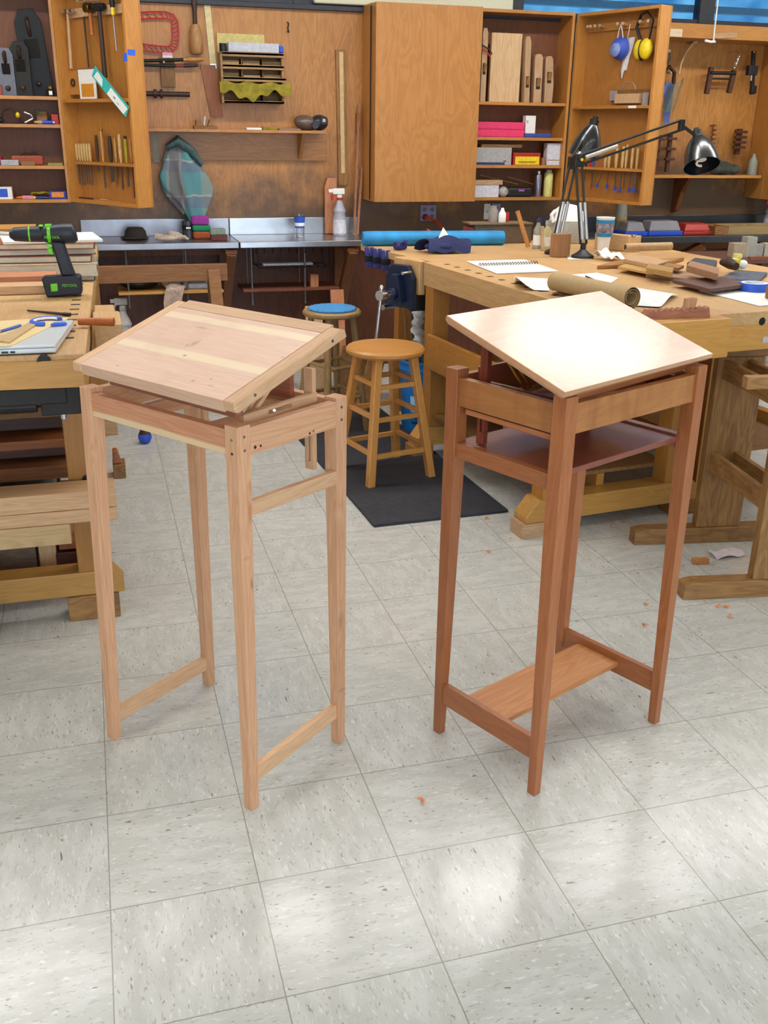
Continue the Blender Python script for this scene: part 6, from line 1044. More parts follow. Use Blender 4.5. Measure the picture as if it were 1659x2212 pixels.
a, b = on(1352, 566, BZ), on(1446, 562, BZ); item('paper_roll', 'short roll of buff paper lying across the pale board', 'roll', [('r', M().cyl(V(a.x, a.y+.02, BZ+.066), V(b.x, b.y+.0, BZ+.066), .019, n=22), plain('buff_paper', '#B8966A', .7), dict(smooth=40)), ('hole', M().cyl(V(a.x, a.y+.02, BZ+.066)-V(.001, 0, 0), V(a.x+.004, a.y+.02, BZ+.066), .012, n=18), HANDD, {})])
# boards stacked on the second bench
for pts, z, t, mt, lab in (([(1290, 574), (1440, 567), (1478, 556), (1330, 563)], BZ, .016, scrap('X'), 'brown board edging the board pile nearest the paper cup'),
        ([(1335, 575), (1412, 590), (1440, 577), (1360, 567)], BZ+.017, .010, wood('yellow_board', '#D2A868', '#B88C4C', 'X'), 'yellowish board on the pile behind the kraft roll'), ([(1395, 592), (1496, 604), (1546, 595), (1440, 580)], BZ, .013, wood('dusty_board', '#B59478', '#967458', 'X'), 'dusty pinkish board lying along the bench seam'),
        ([(1453, 604), (1534, 624), (1626, 612), (1560, 597)], BZ+.0145, .014, walnut('X'), 'dark purple-brown walnut board lying over the dusty board'), ([(1396, 578), (1452, 588), (1456, 578), (1402, 568)], BZ+.03, .022, wood('olive_block', '#A8854C', '#8C6C38', 'X'), 'olive-yellow block lying on the board pile'), ([(1432, 573), (1466, 579), (1478, 573), (1442, 567)], BZ+.0285, .012, scrap('X'), 'small brown offcut beside the olive block'), ([(1484, 573), (1552, 592), (1553, 578), (1492, 563)], BZ+.045, .026, wood('tan_plank', '#B08466', '#906648', 'X'), 'tan plank lying slantwise on top of the board pile')):
    flat('board', lab, 'board', mt, pts, z, t, .001)
for pts, mt, lab, t in (([(1484, 566), (1540, 576), (1550, 562), (1500, 556)], plain('slate_tool', '#3E4450', .5), 'slate grey tool bag flat under the slanting tan plank', .044), ([(1555, 600), (1640, 606), (1659, 588), (1590, 582)], plain('slate_cloth', '#4E5664', .8, var=.3), 'slate grey cloth beside the walnut board', .012)):
    q = [P(u, v, z=BZ+t) for u, v in pts]; q = [V(min(max(p.x, 0), 3.2), p.y+.0, p.z) for p in q]
    item('tool_bag', lab, 'bag', [('b', M().hexa([V(p.x, p.y, BZ) for p in q], q), mt, dict(bev=.006))])
p = on(1600, 592, BZ)
item('tape_measure', 'white and yellow pocket tool lying at the end of the dark cloth', 'tool', [('body', M().ell(p+V(.0, .06, .038), (.035, .028, .024)), WHT, dict(smooth=50)), ('grip', M().box(p+V(.0, .05, .036), (.02, .05, .05)), YEL, dict(bev=.004)), ('body_end', M().ell(p+V(.04, .05, .034), (.022, .02, .02)), WHT, dict(smooth=50))])
a, b = on(1574, 595, BZ), on(1602, 603, BZ); item('dark_handle', 'dark tapered handle lying before the white pocket tool', 'handle', [('h', M().tube([a+V(0, .06, .05), a.lerp(b, .5)+V(0, .05, .052), b+V(0, .05, .046)], [.014, .024, .016], 10), HANDD, dict(smooth=50))])
# papers on the near bench
q = [on(u, v, Z) for u, v in ((1008, 566), (1132, 562), (1206, 587), (1073, 592))]
a, b, c, d = q; md = a.lerp(d, .42), b.lerp(c, .42)
rg = M()
for k in range(22): t = (k+.5)/22; o_ = md[0].lerp(md[1], t); rg.tube([o_+V(0, .010*math.cos(i*PI/4), .0085+.007*math.sin(i*PI/4)) for i in range(8)], .0018, 4, close=True)
item('spiral_notebook', 'open spiral notebook with white pages on the bench near the vise corner', 'notebook', [('page', M().prism([(p.x, p.y) for p in (md[0], md[1], b, a)], (0, 0, Z), (1, 0, 0), (0, 1, 0), .004), WHT, {}), ('page', M().prism([(p.x, p.y) for p in (d, c, md[1], md[0])], (0, 0, Z), (1, 0, 0), (0, 1, 0), .004), WHT, {}), ('spiral', rg, BLK, {})])
o_ = on(1150, 628, BZ)
item('drawing_sheet', 'white curling drawing sheet in front of the spiral notebook', 'paper', [('p', M().sheet(lambda u, v: (on(1112+74*u, 600+26*v+4*u, BZ).x, on(1112+74*u, 600+26*v+4*u, BZ).y, Z+.002+.03*max(0, math.sin(3.4*v+2.2*u-1.5))*(1-u)*v*1.6), 16, 14, .0012), WHT, dict(smooth=60))])
# kraft paper roll: an outer sheet winding in to a coil
a, b = on(1196, 634, BZ), on(1362, 672, BZ); a.z = b.z = BZ+.0445; ax = (b-a).normalized(); sx_ = V(-ax.y, ax.x, 0); krf = plain('kraft_paper', '#B09468', .7, var=.06)
def kr(u, v):
    t = u*5.2*PI; r_ = .041-.0042*t/PI-.0; r_ = max(r_, .012); return a.lerp(b, v)+sx_*(r_*math.cos(t-PI/2))+V(0, 0, r_*math.sin(t-PI/2)*1.0)
tail = lambda u, v: a.lerp(b, v*.75)-sx_*(.0-.10*u)*1+V(0, 0, -.0405+.0*u)
item('kraft_roll', 'loosely rolled brown kraft paper lying on the bench behind the tilted top', 'paper roll', [('roll', M().sheet(kr, 72, 4, .0012), krf, dict(smooth=60)), ('flap', M().prism([(on(u, v, BZ).x, on(u, v, BZ).y) for u, v in ((1194, 600), (1193, 636), (1230, 640), (1215, 622))], (0, 0, Z+.0024), (1, 0, 0), (0, 1, 0), .001), krf, {})])
flat('drawing_sheet', 'white drawing with a pencil on it behind the kraft roll', 'paper', WHT, [(1222, 594), (1318, 612), (1336, 600), (1290, 589)], Z-.0006, .0012)
a, b = on(1265, 600, BZ, .006), on(1305, 617, BZ, .006); item('pencil', 'dark pencil lying on the white drawing behind the kraft roll', 'pencil', [('p', M().cyl(a, b, .0035), BLK, dict(smooth=40))])
bl = plain('blueprint_paper', '#E4E8EA', .6, var=.05, scale=30)
item('drawing_sheet', 'large pale plan sheet with faint blue lines sticking out past the kraft roll', 'paper', [('p', M().sheet(lambda u, v: (lambda p: (p.x, p.y, Z+.002+.016*u*u*math.sin(3*v+.5)**2))(on(1312+(152-40*v)*u, 612+28*u+(44-20*u)*v+2*v, BZ)), 14, 10, .001), bl, dict(smooth=60)), ('lines', M().prism([(on(u, v, BZ).x, on(u, v, BZ).y) for u, v in ((1395, 645), (1425, 640), (1428, 642), (1398, 648))], (0, 0, Z+.004), (1, 0, 0), (0, 1, 0), .0004), plain('pale_blue_ink', '#8AAAC8', .6), {})])
# dovetailed offcut
a, b = on(1392, 690, BZ), on(1534, 686, BZ); L_ = (b-a).length; pr = [(0, 0), (L_, 0), (L_-.006, .026)]; n_ = 11
for k in range(n_, 0, -1): x = L_*.03+(L_*.93)*k/n_; pr += [(x, .030+.006*(k/n_)), (x-.010, .022+.006*(k/n_)), (x-.016, .030+.004*(k/n_))]
pr.append((0, .014)); F = frame(a, b-a, V(0, 0, 1))
item('dovetail_offcut', 'reddish offcut with a row of saw-cut teeth and an upright tab on the bench edge', 'offcut', [('bar', M().prism(pr, (0, 0, 0), (1, 0, 0), (0, 0, 1), -.03), wood('cherry_offcut', '#B47456', '#92563C', 'X'), {}), ('tab', M().prism([(L_*.62, .03), (L_*.78, .03), (L_*.80, .062), (L_*.74, .066), (L_*.63, .062)], (0, .012, 0), (1, 0, 0), (0, 0, 1), -.016), wood('cherry_tab', '#B88A64', '#A0704A', 'Z'), {})], F=Matrix(((F[0][0], -F[1][0], 0, a.x), (F[1][0], F[0][0], 0, a.y), (0, 0, 1, BZ), (0, 0, 0, 1))))
a, b = on(1505, 628, BZ), on(1659, 640, BZ)
flat('drawing_sheet', 'wide white papers spread under the roll of blue tape', 'paper', WHT, [(1510, 627), (1640, 660), (1700, 655), (1700, 622), (1590, 618)], Z-.0006, .003)
p = on(1628, 632, BZ); item('tape_roll', 'roll of blue masking tape lying on the white papers', 'tape roll', [('roll', M().lathe([(.050, 0), (.058, 0), (.058, .030), (.050, .030)], p+V(.02, .03, .0035), n=36, cap=False), BLUETAPE, dict(smooth=40)), ('core', M().lathe([(.038, 0), (.050, .0), (.050, .0302), (.038, .0302), (.038, 0)], p+V(.02, .03, .0035), n=36, cap=False), WHT, dict(smooth=40))])
p = on(1655, 648, BZ); item('wood_block', 'brown block at the frame edge before the blue tape', 'block', [('b', M().box(p+V(.06, -.02, .026), (.12, .06, .044), Euler((0, 0, -.3))), scrap('X'), dict(bev=.002))])
# far shelf of small pale blocks and jars beyond the bench
sz = .80
t = thing('side_table', 'low dark table of small jars and blocks beyond the second bench', 'table', (3.55, 3.75, 0)); obj('tabletop', M().b2((3.12, 3.50, sz-.025), (4.3, 3.95, sz)), walnut('X'), t, world=True, bev=.002)
for x in (3.16, 4.21):
    for y in (3.54, 3.86): obj('leg', M().b2((x, y, 0), (x+.05, y+.05, sz-.025)), walnut('Z'), t, world=True)
for u, w, h, c, lab in ((1588, .09, .085, '#A8967E', 'squarish tan carton, first of the row on the low dark table'), (1612, .07, .12, '#A09C92', 'taller pale grey carton beside the tan one'), (1630, .05, .075, '#9A968E', 'small grey carton third along the low dark table'), (1648, .045, .08, '#B0A898', 'small pale carton fourth along the low dark table')):
    p = P(u, 585, y=3.62); item('carton', lab, 'box', [('b', M().b2((p.x-w/2, 3.60, sz), (p.x+w/2, 3.66, sz+h)), plain('carton'+c, c, .7), dict(bev=.002))])
p = P(1590, 582, y=3.54); item('jar', 'small yellowish jar in front of the tan carton', 'jar', [('j', M().lathe([(0, 0), (.026, 0), (.03, .012), (.026, .03), (0, .032)], (p.x, 3.545, sz), n=18), plain('cream_can', '#D8D080', .4), dict(smooth=40))])
a = P(1628, 590, y=3.52); item('board', 'reddish strip lying along the front of the low dark table', 'board', [('b', M().b2((a.x-.05, 3.502, sz), (a.x+.28, 3.53, sz+.014)), wood('red_strip', '#9A5636', '#7C3E24', 'X'), {})])
# ---------------------------------------------------------------- on the bench at the left
drill_o = on(140, 640, BZ)
dx = V(1, -.06, 0).normalized(); dy = V(.06, 1, 0).normalized()
dF = frame(V(drill_o.x, drill_o.y+.02, BZ), dx, dy)
dk = plain('drill_navy', '#191D2C', .45); bat = dict(bev=.006)
k = .00095*2.35/2.35
H_ = lambda px: px/ (FPX/ (P(140, 600, y=drill_o.y)-CAM).dot(FW))   # pixels here -> metres at the drill
u0 = 140; vb = 641
def dd(u, v): return ((u-u0)*H_(1), (vb-v)*H_(1)*1.02)
poly = lambda pts: [dd(*p) for p in pts]
parts = [('battery', M().prism(poly([(104, 641), (178, 636), (178, 600), (172, 597), (99, 600), (98, 604)]), (0, .03, 0), (1, 0, 0), (0, 0, 1), .07), dk, dict(bev=.005)),
    ('grip', M().prism(poly([(138, 600), (168, 600), (160, 572), (150, 530), (122, 528), (128, 552)]), (0, .014, 0), (1, 0, 0), (0, 0, 1), .036), dk, dict(bev=.008)),
    ('motor_body', M().tube([V(dd(106, 514)[0], 0, dd(106, 514)[1]), V(dd(118, 514)[0], 0, dd(118, 514)[1]), V(dd(150, 513)[0], 0, dd(150, 513)[1]), V(dd(170, 513)[0], 0, dd(170, 513)[1]), V(dd(176, 512)[0], 0, dd(176, 512)[1])], [.026, .030, .034, .034, .026], 18), dk, dict(smooth=50)),
    ('chuck', M().tube([V(dd(41, 514)[0], 0, dd(41, 514)[1]), V(dd(50, 514)[0], 0, dd(50, 514)[1]), V(dd(80, 514)[0], 0, dd(80, 514)[1]), V(dd(106, 514)[0], 0, dd(106, 514)[1])], [.012, .023, .026, .027], 18), dk, dict(smooth=50)),
    ('clutch_ring', M().tube([V(dd(80, 514)[0], 0, dd(80, 514)[1]), V(dd(83, 514)[0], 0, dd(83, 514)[1])], [.0272, .0272], 18), GRN, {}),
    ('bit', M().cyl(V(dd(4, 511)[0], 0, dd(4, 511)[1]), V(dd(41, 513)[0], 0, dd(41, 513)[1]), .0065), STEEL, dict(smooth=40)),
    ('gear_switch', M().box(V(dd(121, 497)[0], 0, dd(121, 497)[1]), (.022, .03, .010)).box(V(dd(106, 497)[0], 0, dd(106, 497)[1]), (.014, .03, .006)), GRN, dict(bev=.002)),
    ('trigger', M().prism(poly([(114, 543), (125, 541), (126, 556), (116, 554)]), (0, .010, 0), (1, 0, 0), (0, 0, 1), .022), GRN, dict(bev=.003)),
    ('reverse_switch', M().prism(poly([(113, 533), (128, 533), (128, 539), (113, 538)]), (0, .016, 0), (1, 0, 0), (0, 0, 1), .034), GRN, dict(bev=.002)),
    ('battery_clip', M().prism(poly([(115, 629), (129, 628), (129, 612), (115, 613)]), (0, -.0405, 0), (1, 0, 0), (0, 0, 1), .003), GRN, dict(bev=.001)),
    ('side_band', M().tube([V(dd(118, 514)[0], 0, dd(118, 514)[1]), V(dd(125, 514)[0], 0, dd(125, 514)[1])], [.0308, .0314], 18), GRN, {})]
DR = item('cordless_drill', 'black and lime green cordless drill standing on its battery', 'drill', parts, F=dF)
inv = MW[DR.name].inverted()@dF
bt_ = [c for c in DR.children if c.name.startswith('battery') and 'clip' not in c.name][0]; mo = [c for c in DR.children if c.name.startswith('motor')][0]
for par, (u, v), s_, yy in ((bt_, (154, 617), .0125, -.0408), (mo, (128, 519), .0125, -.0345)):
    x, z = dd(u, v); text('lettering', 'FESTOOL', s_, GRN, par, inv@frame(V(x, yy, z), (1, 0, 0), (0, 0, 1)))
# books and papers behind the drill
zz = BZ
bk = lambda lab, u0, u1, y0, y1, h, cover, pages, ang=0, name='book': None
def book(lab, x0, x1, y0, y1, h, cov, ang=0):
    global zz
    c = V((x0+x1)/2, (y0+y1)/2, zz); R = Matrix.Translation(c)@Matrix.Rotation(ang, 4, 'Z'); w, d = (x1-x0)/2, (y1-y0)/2
    item('book', lab, 'book', [('pages', M().b2((-w+.004, -d+.004, .003), (w-.004, d-.004, h-.003)), plain('book_pages', '#D8D0BC', .8, var=.06), {}), ('cover', M().b2((-w, -d, 0), (w, d, .003)).b2((-w, -d, h-.003), (w, d, h)).b2((-w, d-.004, .003), (w, d, h-.003)), cov, {})], F=R); zz += h+.0006
tan_c = plain('tan_cover', '#C8B48E', .6); gray_c = plain('grey_cover', '#5A5A60', .5); rust = plain('rust_cover', '#8A4A30', .6)
book('grey book at the very bottom of the book stack', -.40, .085, 2.45, 2.78, .018, gray_c, -.04)
book('thick cream folder in the lower half of the book stack', -.44, .090, 2.42, 2.76, .050, tan_c, .02)
book('rust red book above the cream folder', -.30, .075, 2.46, 2.78, .026, rust, -.02); book('dark red book with pale pages near the top of the stack', -.28, .085, 2.48, 2.80, .024, plain('wine_cover', '#6A2A2A', .5), .04)
book('brown book just under the white papers', -.30, .092, 2.46, 2.80, .022, plain('brown_cover', '#9A5A2C', .6), -.03)
item('paper_stack', 'loose white papers on top of the book stack behind the drill', 'paper', [('p', M().box((-.08, 2.62, zz+.005), (.37, .31, .010), Euler((0, 0, .12))), WHT, dict(bev=.001))]); z2 = zz
p = on(0, 505, BZ)
item('wood_slab', 'brown board stacked beside the books behind the drill', 'board', [('b', M().b2((-.62, 2.85, BZ+.0), (-.14, 3.05, BZ+.030)), scrap('X'), dict(bev=.002))])
item('wood_slab', 'orange-brown board on top of the stack behind the drill chuck', 'board', [('b', M().b2((-.60, 2.86, BZ+.0305), (-.15, 3.06, BZ+.165)), bencho('X'), dict(bev=.002))])
item('plank', 'pale pine plank lying across the bench behind the drill battery', 'plank', [('b', M().b2((-.75, 2.13, BZ), (-.04, 2.24, BZ+.030)), scrapl('X'), dict(bev=.002))]); item('plank', 'reddish plank lying beside the pale pine plank behind the drill', 'plank', [('b', M().b2((-.75, 2.25, BZ), (-.06, 2.38, BZ+.048)), wood('pink_board', '#C98C66', '#AE6C48', 'X', rough=.5), dict(bev=.002))])
p = on(218, 560, BZ); item('tape_dispenser', 'grey and yellow tape dispenser at the bench edge beside the book stack', 'dispenser', [('body', M().prism([(0, 0), (.05, 0), (.05, .04), (.02, .07), (0, .05)], (.095, 2.80, BZ), (0, 1, 0), (0, 0, 1), .0) if 0 else M().b2((.06, 2.86, BZ), (.098, 2.94, BZ+.05)), plain('grey_plastic', '#8A8C96', .5), dict(bev=.008)), ('guard', M().tube([(.085, 2.858, BZ+.03), (.088, 2.856, BZ+.06), (.07, 2.86, BZ+.07)], .006, 8), YEL, dict(smooth=50))])
# laptop, folder, tape cutter
lt0 = [on(u, v, BZ) for u, v in ((0, 770), (130, 766), (163, 708), (20, 706))]
a, b = V(-.42, 1.085, BZ), V(-.028, 1.075, BZ)
lw = plain('laptop_white', '#D6DCE0', .35, var=.02, coat=.3)
item('laptop', 'closed white laptop lying at the near end of the varnished workbench', 'laptop', [('body', M().prism([(-.36, 1.085), (-.035, 1.075), (.008, 1.44), (-.33, 1.46)], (0, 0, BZ+.002), (1, 0, 0), (0, 1, 0), .014), lw, dict(bev=.005)), ('lid', M().prism([(-.36, 1.085), (-.035, 1.075), (.008, 1.44), (-.33, 1.46)], (0, 0, BZ+.0165), (1, 0, 0), (0, 1, 0), .008), lw, dict(bev=.003)), ('port', M().b2((-.172, 1.0765, BZ+.006), (-.155, 1.0805, BZ+.011)).b2((-.150, 1.0762, BZ+.006), (-.138, 1.0802, BZ+.011)).b2((-.186, 1.0768, BZ+.006), (-.178, 1.0808, BZ+.011)), BLK, {}), ('foot', M().cyl((-.32, 1.12, BZ), (-.32, 1.12, BZ+.002), .008).cyl((-.06, 1.12, BZ), (-.06, 1.12, BZ+.002), .008).cyl((-.03, 1.40, BZ), (-.03, 1.40, BZ+.002), .008).cyl((-.30, 1.42, BZ), (-.30, 1.42, BZ+.002), .008), BLK, {})])
LZ = BZ+.0247; man = plain('manila', '#E2C994', .7, var=.04)
flat('folder', 'open manila folder lying on the white laptop', 'folder', man, [(-120, 700), (80, 688), (150, 686), (25, 746), (-60, 752)], LZ, .002)
flat('cut_template', 'narrow wooden cut-out template lying on the manila folder', 'template', wood('template_ply', '#D8B888', '#C2A070', 'X'), [(-20, 733), (20, 738), (82, 697), (66, 695), (10, 722), (-20, 724)], LZ+.0022, .005)
a, b = on(0, 716, LZ+.006), on(44, 703, LZ+.006); item('pencil', 'blue pencil lying on the manila folder', 'pencil', [('p', M().cyl(a, b, .004), plain('pencil_blue', '#3A5AC0', .4), dict(smooth=40)), ('tip', M().cyl(a, a+(a-b).normalized()*.014, .004, .001), scrapl('X'), {})])
c = on(103, 697, LZ+.003); item('drafting_ring', 'blue and white curved tape piece lying at the corner of the manila folder', 'tape', [('ring', M().tube([c+V(.045*math.cos(t), .05*math.sin(t), .004) for t in [PI*.2+i*PI*1.25/12 for i in range(13)]], .006, 6, flat=1.5), BLUETAPE, dict(smooth=50)), ('tab', M().prism([(-.01, -.02), (.035, -.012), (.03, .005), (0, .006)], c+V(.02, -.035, .0), (1, 0, 0), (0, 1, 0), .006), BLUETAPE, {}), ('strip', M().tube([c+V(.038*math.cos(t), .042*math.sin(t), .006) for t in [PI*.25+i*PI*1.1/10 for i in range(11)]], .004, 6), WHT, {})])
a, b = on(60, 674, BZ, .005), on(152, 683, BZ, .005); item('awl', 'thin brown stick with a dark end lying behind the manila folder', 'stick', [('s', M().cyl(a, a.lerp(b, .85), .003, .005), HANDD, dict(smooth=40)), ('end', M().cyl(a.lerp(b, .85), b, .006), BLK, dict(smooth=40))])
# ---------------------------------------------------------------- lumber under and beside the left bench
for k, (y0, z0, z1, x1, mt, lab) in enumerate(((1.55, .66, .70, -.06, bencho('X'), 'topmost long board stored under the varnished workbench'), (1.62, .60, .635, -.05, scrap('X'), 'reddish board second from the top under the varnished workbench'), (1.68, .545, .585, -.045, wood('dark_board', '#4A2A1C', '#341C12', 'X'), 'dark board third from the top under the varnished workbench'), (1.60, .50, .53, -.04, wood('orange_board', '#A86436', '#864A22', 'X'), 'orange board fourth from the top under the varnished workbench'), (1.66, .455, .49, -.035, walnut('X'), 'greyish walnut board low in the stored lumber'), (1.58, .40, .445, -.03, wood('brown_lumber', '#8E5A34', '#6C401F', 'X'), 'thick brown board at the bottom of the stored lumber'))):
    item('lumber_board', lab, 'board', [('b', M().b2((-.70, y0, z0), (x1, y0+.24, z1)), mt, dict(bev=.002))])
SP = thing('lumber_rack', 'dark stacking frame carrying the lumber under the varnished workbench', 'rack', (-.4, 1.8, 0))
for x in (-.60, -.14): obj('post', M().b2((x, 1.95, 0), (x+.03, 1.98, .72)), BLK, SP, world=True)
for z in (.398, .453, .498, .543, .598, .658): [obj('arm', M().b2((x, 1.74, z-.006), (x+.015, 1.97, z-.0005)), BLK, SP, world=True) for x in (-.60, -.14)]
item('rubber_tub', 'black rubber tub on the floor under the stored lumber', 'tub', [('t', M().lathe([(.0, .0), (.10, 0), (.125, .36), (.13, .375), (.115, .375), (.09, .02), (0, .02)], (-.235, 1.79, 0), n=28), BLK, dict(smooth=40))])
item('wood_block', 'pink-brown block standing on end behind the pale boards', 'block', [('b', M().b2((-.098, 1.63, 0), (-.045, 1.68, .36)), wood('pink_board', '#A87456', '#8E5A40', 'Z'), dict(bev=.003))])
def stack(lab, x0, x1, y0, y1, z0, z1, mt, a=0): item('board', lab, 'board', [('b', M().box(((x0+x1)/2, (y0+y1)/2, (z0+z1)/2), (x1-x0, y1-y0, z1-z0), Euler((0, 0, a))), mt, dict(bev=.002))])
pal = wood('pale_fir_board', '#D2AC84', '#B98E64', 'X', rough=.55, rings=12)
stack('upper pale board of the pair poking out past the fir desk leg', -.72, .082, 1.195, 1.305, .428, .482, pal); stack('lower pale board of the pair poking out past the fir desk leg', -.72, .084, 1.19, 1.30, .388, .4275, pal)
stack('short thick pale board under the poking-out pair', -.72, -.055, 1.185, 1.31, .325, .3875, wood('short_pale_board', '#CDAE80', '#B59262', 'X', rough=.55, rings=12))
yq = 1.53
for q, mt, lab, dz in (((88, 1163, 118, 1230), scrapl('Z'), 'upright pale block on the floor beside the dark red offcut', 0), ((122, 1190, 176, 1230), wood('dark_red_block', '#5A2A22', '#3E1A14', 'Y'), 'dark red square offcut on the floor behind the bench foot rail', 0), ((-40, 1166, 74, 1230), wood('grey_brown', '#7A6450', '#5E4A38', 'X'), 'grey-brown wide block behind the bench foot rail at the frame edge', 0)):
    x0, x1, _, z1 = rect(*q, yq); item('wood_block', lab, 'block', [('b', M().b2((x0, yq, 0), (x1, yq+.08, z1)), mt, dict(bev=.003))])
x0, x1, z0, z1 = rect(128, 1170, 172, 1190, yq); item('wood_block', 'orange offcut lying on the dark red one', 'block', [('b', M().b2((x0, yq+.005, z0+.0), (x1, yq+.075, z1)), wood('orange_board', '#A86436', '#864A22', 'Y'), dict(bev=.003))])
item('support_block', 'tall block at the frame edge carrying the pale boards', 'wood block', [('b', M().b2((-.62, 1.20, 0), (-.32, 1.30, .3245)), scrap('X'), dict(bev=.002))])
item('wood_block', 'orange-brown rounded offcut lying on the square greenish block', 'block', [('b', M().hexa([(.082, 2.71, .0655), (.118, 2.71, .0655), (.118, 2.79, .0655), (.082, 2.79, .0655)], [(.084, 2.72, .125), (.105, 2.72, .125), (.105, 2.78, .125), (.084, 2.78, .125)]), wood('orange_board', '#A86436', '#864A22', 'Y'), dict(bev=.006))])
item('wood_block', 'square greenish-brown block on the floor beyond the fir desk leg', 'block', [('b', M().b2((.08, 2.70, 0), (.135, 2.80, .065)), spalt('Y'), dict(bev=.003))])
p = P(313, 945, z=.03); item('ball', 'small blue ball with a dark top on the floor under the sawhorse', 'ball', [('ball', M().ell((p.x, p.y, .034), .034, None, 18, 12), BLU, dict(smooth=60)), ('cap', M().lathe([(.03, .0), (.022, .018), (0, .02)], (p.x, p.y, .05), n=16), HANDD, dict(smooth=40))])
# under the counters
p = P(268, 640, y=4.45); item('spray_bottle_stand', 'low dark box standing on the floor under the orange-brown hanging shelf', 'box', [('b', M().b2((.18, 4.38, 0), (.45, 4.60, .21)), BLK, dict(bev=.004))])
spray('white spray bottle standing in the shade under the counter', V(P(268, 700, y=4.45).x, 4.45, .2105), .33, plain('spray_white', '#B4B0AC', .5), plain('spray_white', '#B4B0AC', .5), plain('spray_white', '#B4B0AC', .5), plain('label_blue', '#8A94B0', .5), r=.05)
hs = .5825; cr = plain('dirty_rag', '#B8A090', .9, var=.25, bump=.4)
q = P(375, 640, y=4.36); item('rag', 'dirty white rag hanging over the edge of the orange-brown shelf', 'rag', [('r', M().sheet(lambda u, v: (q.x-.05+.11*u+.012*math.sin(6*v), (4.46-.12*min(1, v*2.4))-.014*math.sin(5*u+v)-.004, hs+.03*math.sin(PI*u)*(1-min(1, v*2.4))+.016-max(0, v-.42)*.24+.012*math.sin(8*u)*v), 14, 18, .004), cr, dict(smooth=60)), ('heap', M().ell((q.x+.0, 4.48, hs+.034), (.06, .05, .03), None, 14, 8), cr, dict(smooth=40))])
item('white_tray', 'white tray with a curved wire handle on the orange-brown shelf', 'tray', [('tray', M().b2((.585, 4.43, hs), (.77, 4.55, hs+.03)), plain('tray_white', '#C8CCD8', .5), dict(bev=.006)), ('handle', M().tube([(.60, 4.46, hs+.03), (.63, 4.45, hs+.06), (.69, 4.45, hs+.058), (.74, 4.46, hs+.03)], .004, 6), WHT, dict(smooth=50))])
item('black_bag', 'crumpled black bag at the back of the orange-brown shelf', 'bag', [('b', M().ell((.32, 4.49, hs+.04), (.11, .08, .04), None, 16, 9).ell((.38, 4.50, hs+.035), (.06, .06, .034), None, 14, 8), BLK, dict(smooth=30))])
p = P(678, 615, y=4.42); item('wood_block', 'small pink-brown block standing on the brown hanging shelf', 'block', [('b', M().b2((p.x-.026, 4.39, .5785), (p.x+.024, 4.44, .655)), wood('pink_board', '#A87456', '#8E5A40', 'Z'), dict(bev=.002))])
rk = thing('wire_rack', 'dark wire rack hanging under the bright counter holding white strips', 'rack', (1.25, 4.5, .70)); wr_ = M()
for y in (4.36, 4.55): wr_.cyl((1.03, y, .705), (1.47, y, .705), .004)
for k in range(9): wr_.cyl((1.04+.053*k, 4.36, .705), (1.04+.053*k, 4.55, .705), .003)
for x in (1.03, 1.47):
    for y in (4.36, 4.55): wr_.cyl((x, y, .705), (x, y, .8335), .003)
obj('wire', wr_, IRON, rk, world=True)
wl_ = M()
for k in range(5): wl_.tube([(1.02+.1*k, 4.357, .79), (1.02+.1*k, 4.357, .83), (1.07+.1*k, 4.357, .83), (1.07+.1*k, 4.357, .79)], .004, 5)
obj('hook_wire', wl_, IRON, rk, world=True)
item('paper_strip', 'white strips lying in the wire rack under the bright counter', 'paper', [('s', M().b2((1.07, 4.42, .7095), (1.38, 4.48, .722)), plain('tray_white', '#C8CCD8', .5), dict(bev=.001))])
# ---------------------------------------------------------------- under the bench beside the cherry desk
bc = V(1.70, 3.14, .0); bb = plain('bucket_blue', '#1E7CD0', .4)
item('bucket', 'bright blue plastic bucket with white print holding scrap sticks, behind the birch stool', 'bucket', [('wall', M().lathe([(0, 0), (.112, 0), (.115, .006), (.130, .30), (.136, .30), (.136, .315), (.131, .315), (.131, .335), (.138, .335), (.138, .35), (.132, .35), (.132, .372), (.139, .372), (.139, .385), (.128, .385), (.112, .02), (0, .02)], bc, n=36), bb, dict(smooth=35)), ('print', M().lathe([(.1226, .13), (.1268, .22)], bc, n=36, cap=False, ) if 0 else M().sheet(lambda u, v: (bc.x+(.1205+.0042*v+.0012)*math.cos(-2.5+.75*u), bc.y+(.1205+.0042*v+.0012)*math.sin(-2.5+.75*u), .12+.085*v), 10, 2), plain('bucket_print', '#9AC8EC', .5, var=.5, scale=30), dict(smooth=60)), ('lettering', M().sheet(lambda u, v: (bc.x+(.1193+.0007*v)*math.cos(-2.45+.8*u), bc.y+(.1193+.0007*v)*math.sin(-2.45+.8*u), .055+.014*v), 10, 1).sheet(lambda u, v: (bc.x+(.1203+.0007*v)*math.cos(-2.3+.6*u), bc.y+(.1203+.0007*v)*math.sin(-2.3+.6*u), .085+.014*v), 10, 1), plain('bucket_ink', '#123A80', .5), dict(smooth=60))])
sk = [(-.05, -.03, -.07, -.06, .82, scrapl('Z'), 'pale thin stick at the near side of the blue bucket', .012), (.0, -.05, -.02, .02, .80, scrap('Z'), 'brown strip in the middle of the blue bucket', .022), (.03, -.02, .02, .0, .76, wood('red_strip', '#9A5636', '#7C3E24', 'Z'), 'reddish strip on the bench side of the blue bucket', .018), (.05, .02, .05, .04, .78, scrapl('Z'), 'wide pale strip at the back of the blue bucket', .026), (-.02, .04, -.06, .10, .84, wood('grey_brown', '#7A6450', '#5E4A38', 'Z'), 'long grey-brown strip leaning back out of the blue bucket', .022), (-.07, .03, -.11, .06, .80, scrap('Z'), 'dark strip leaning out of the blue bucket to the wall', .02)]
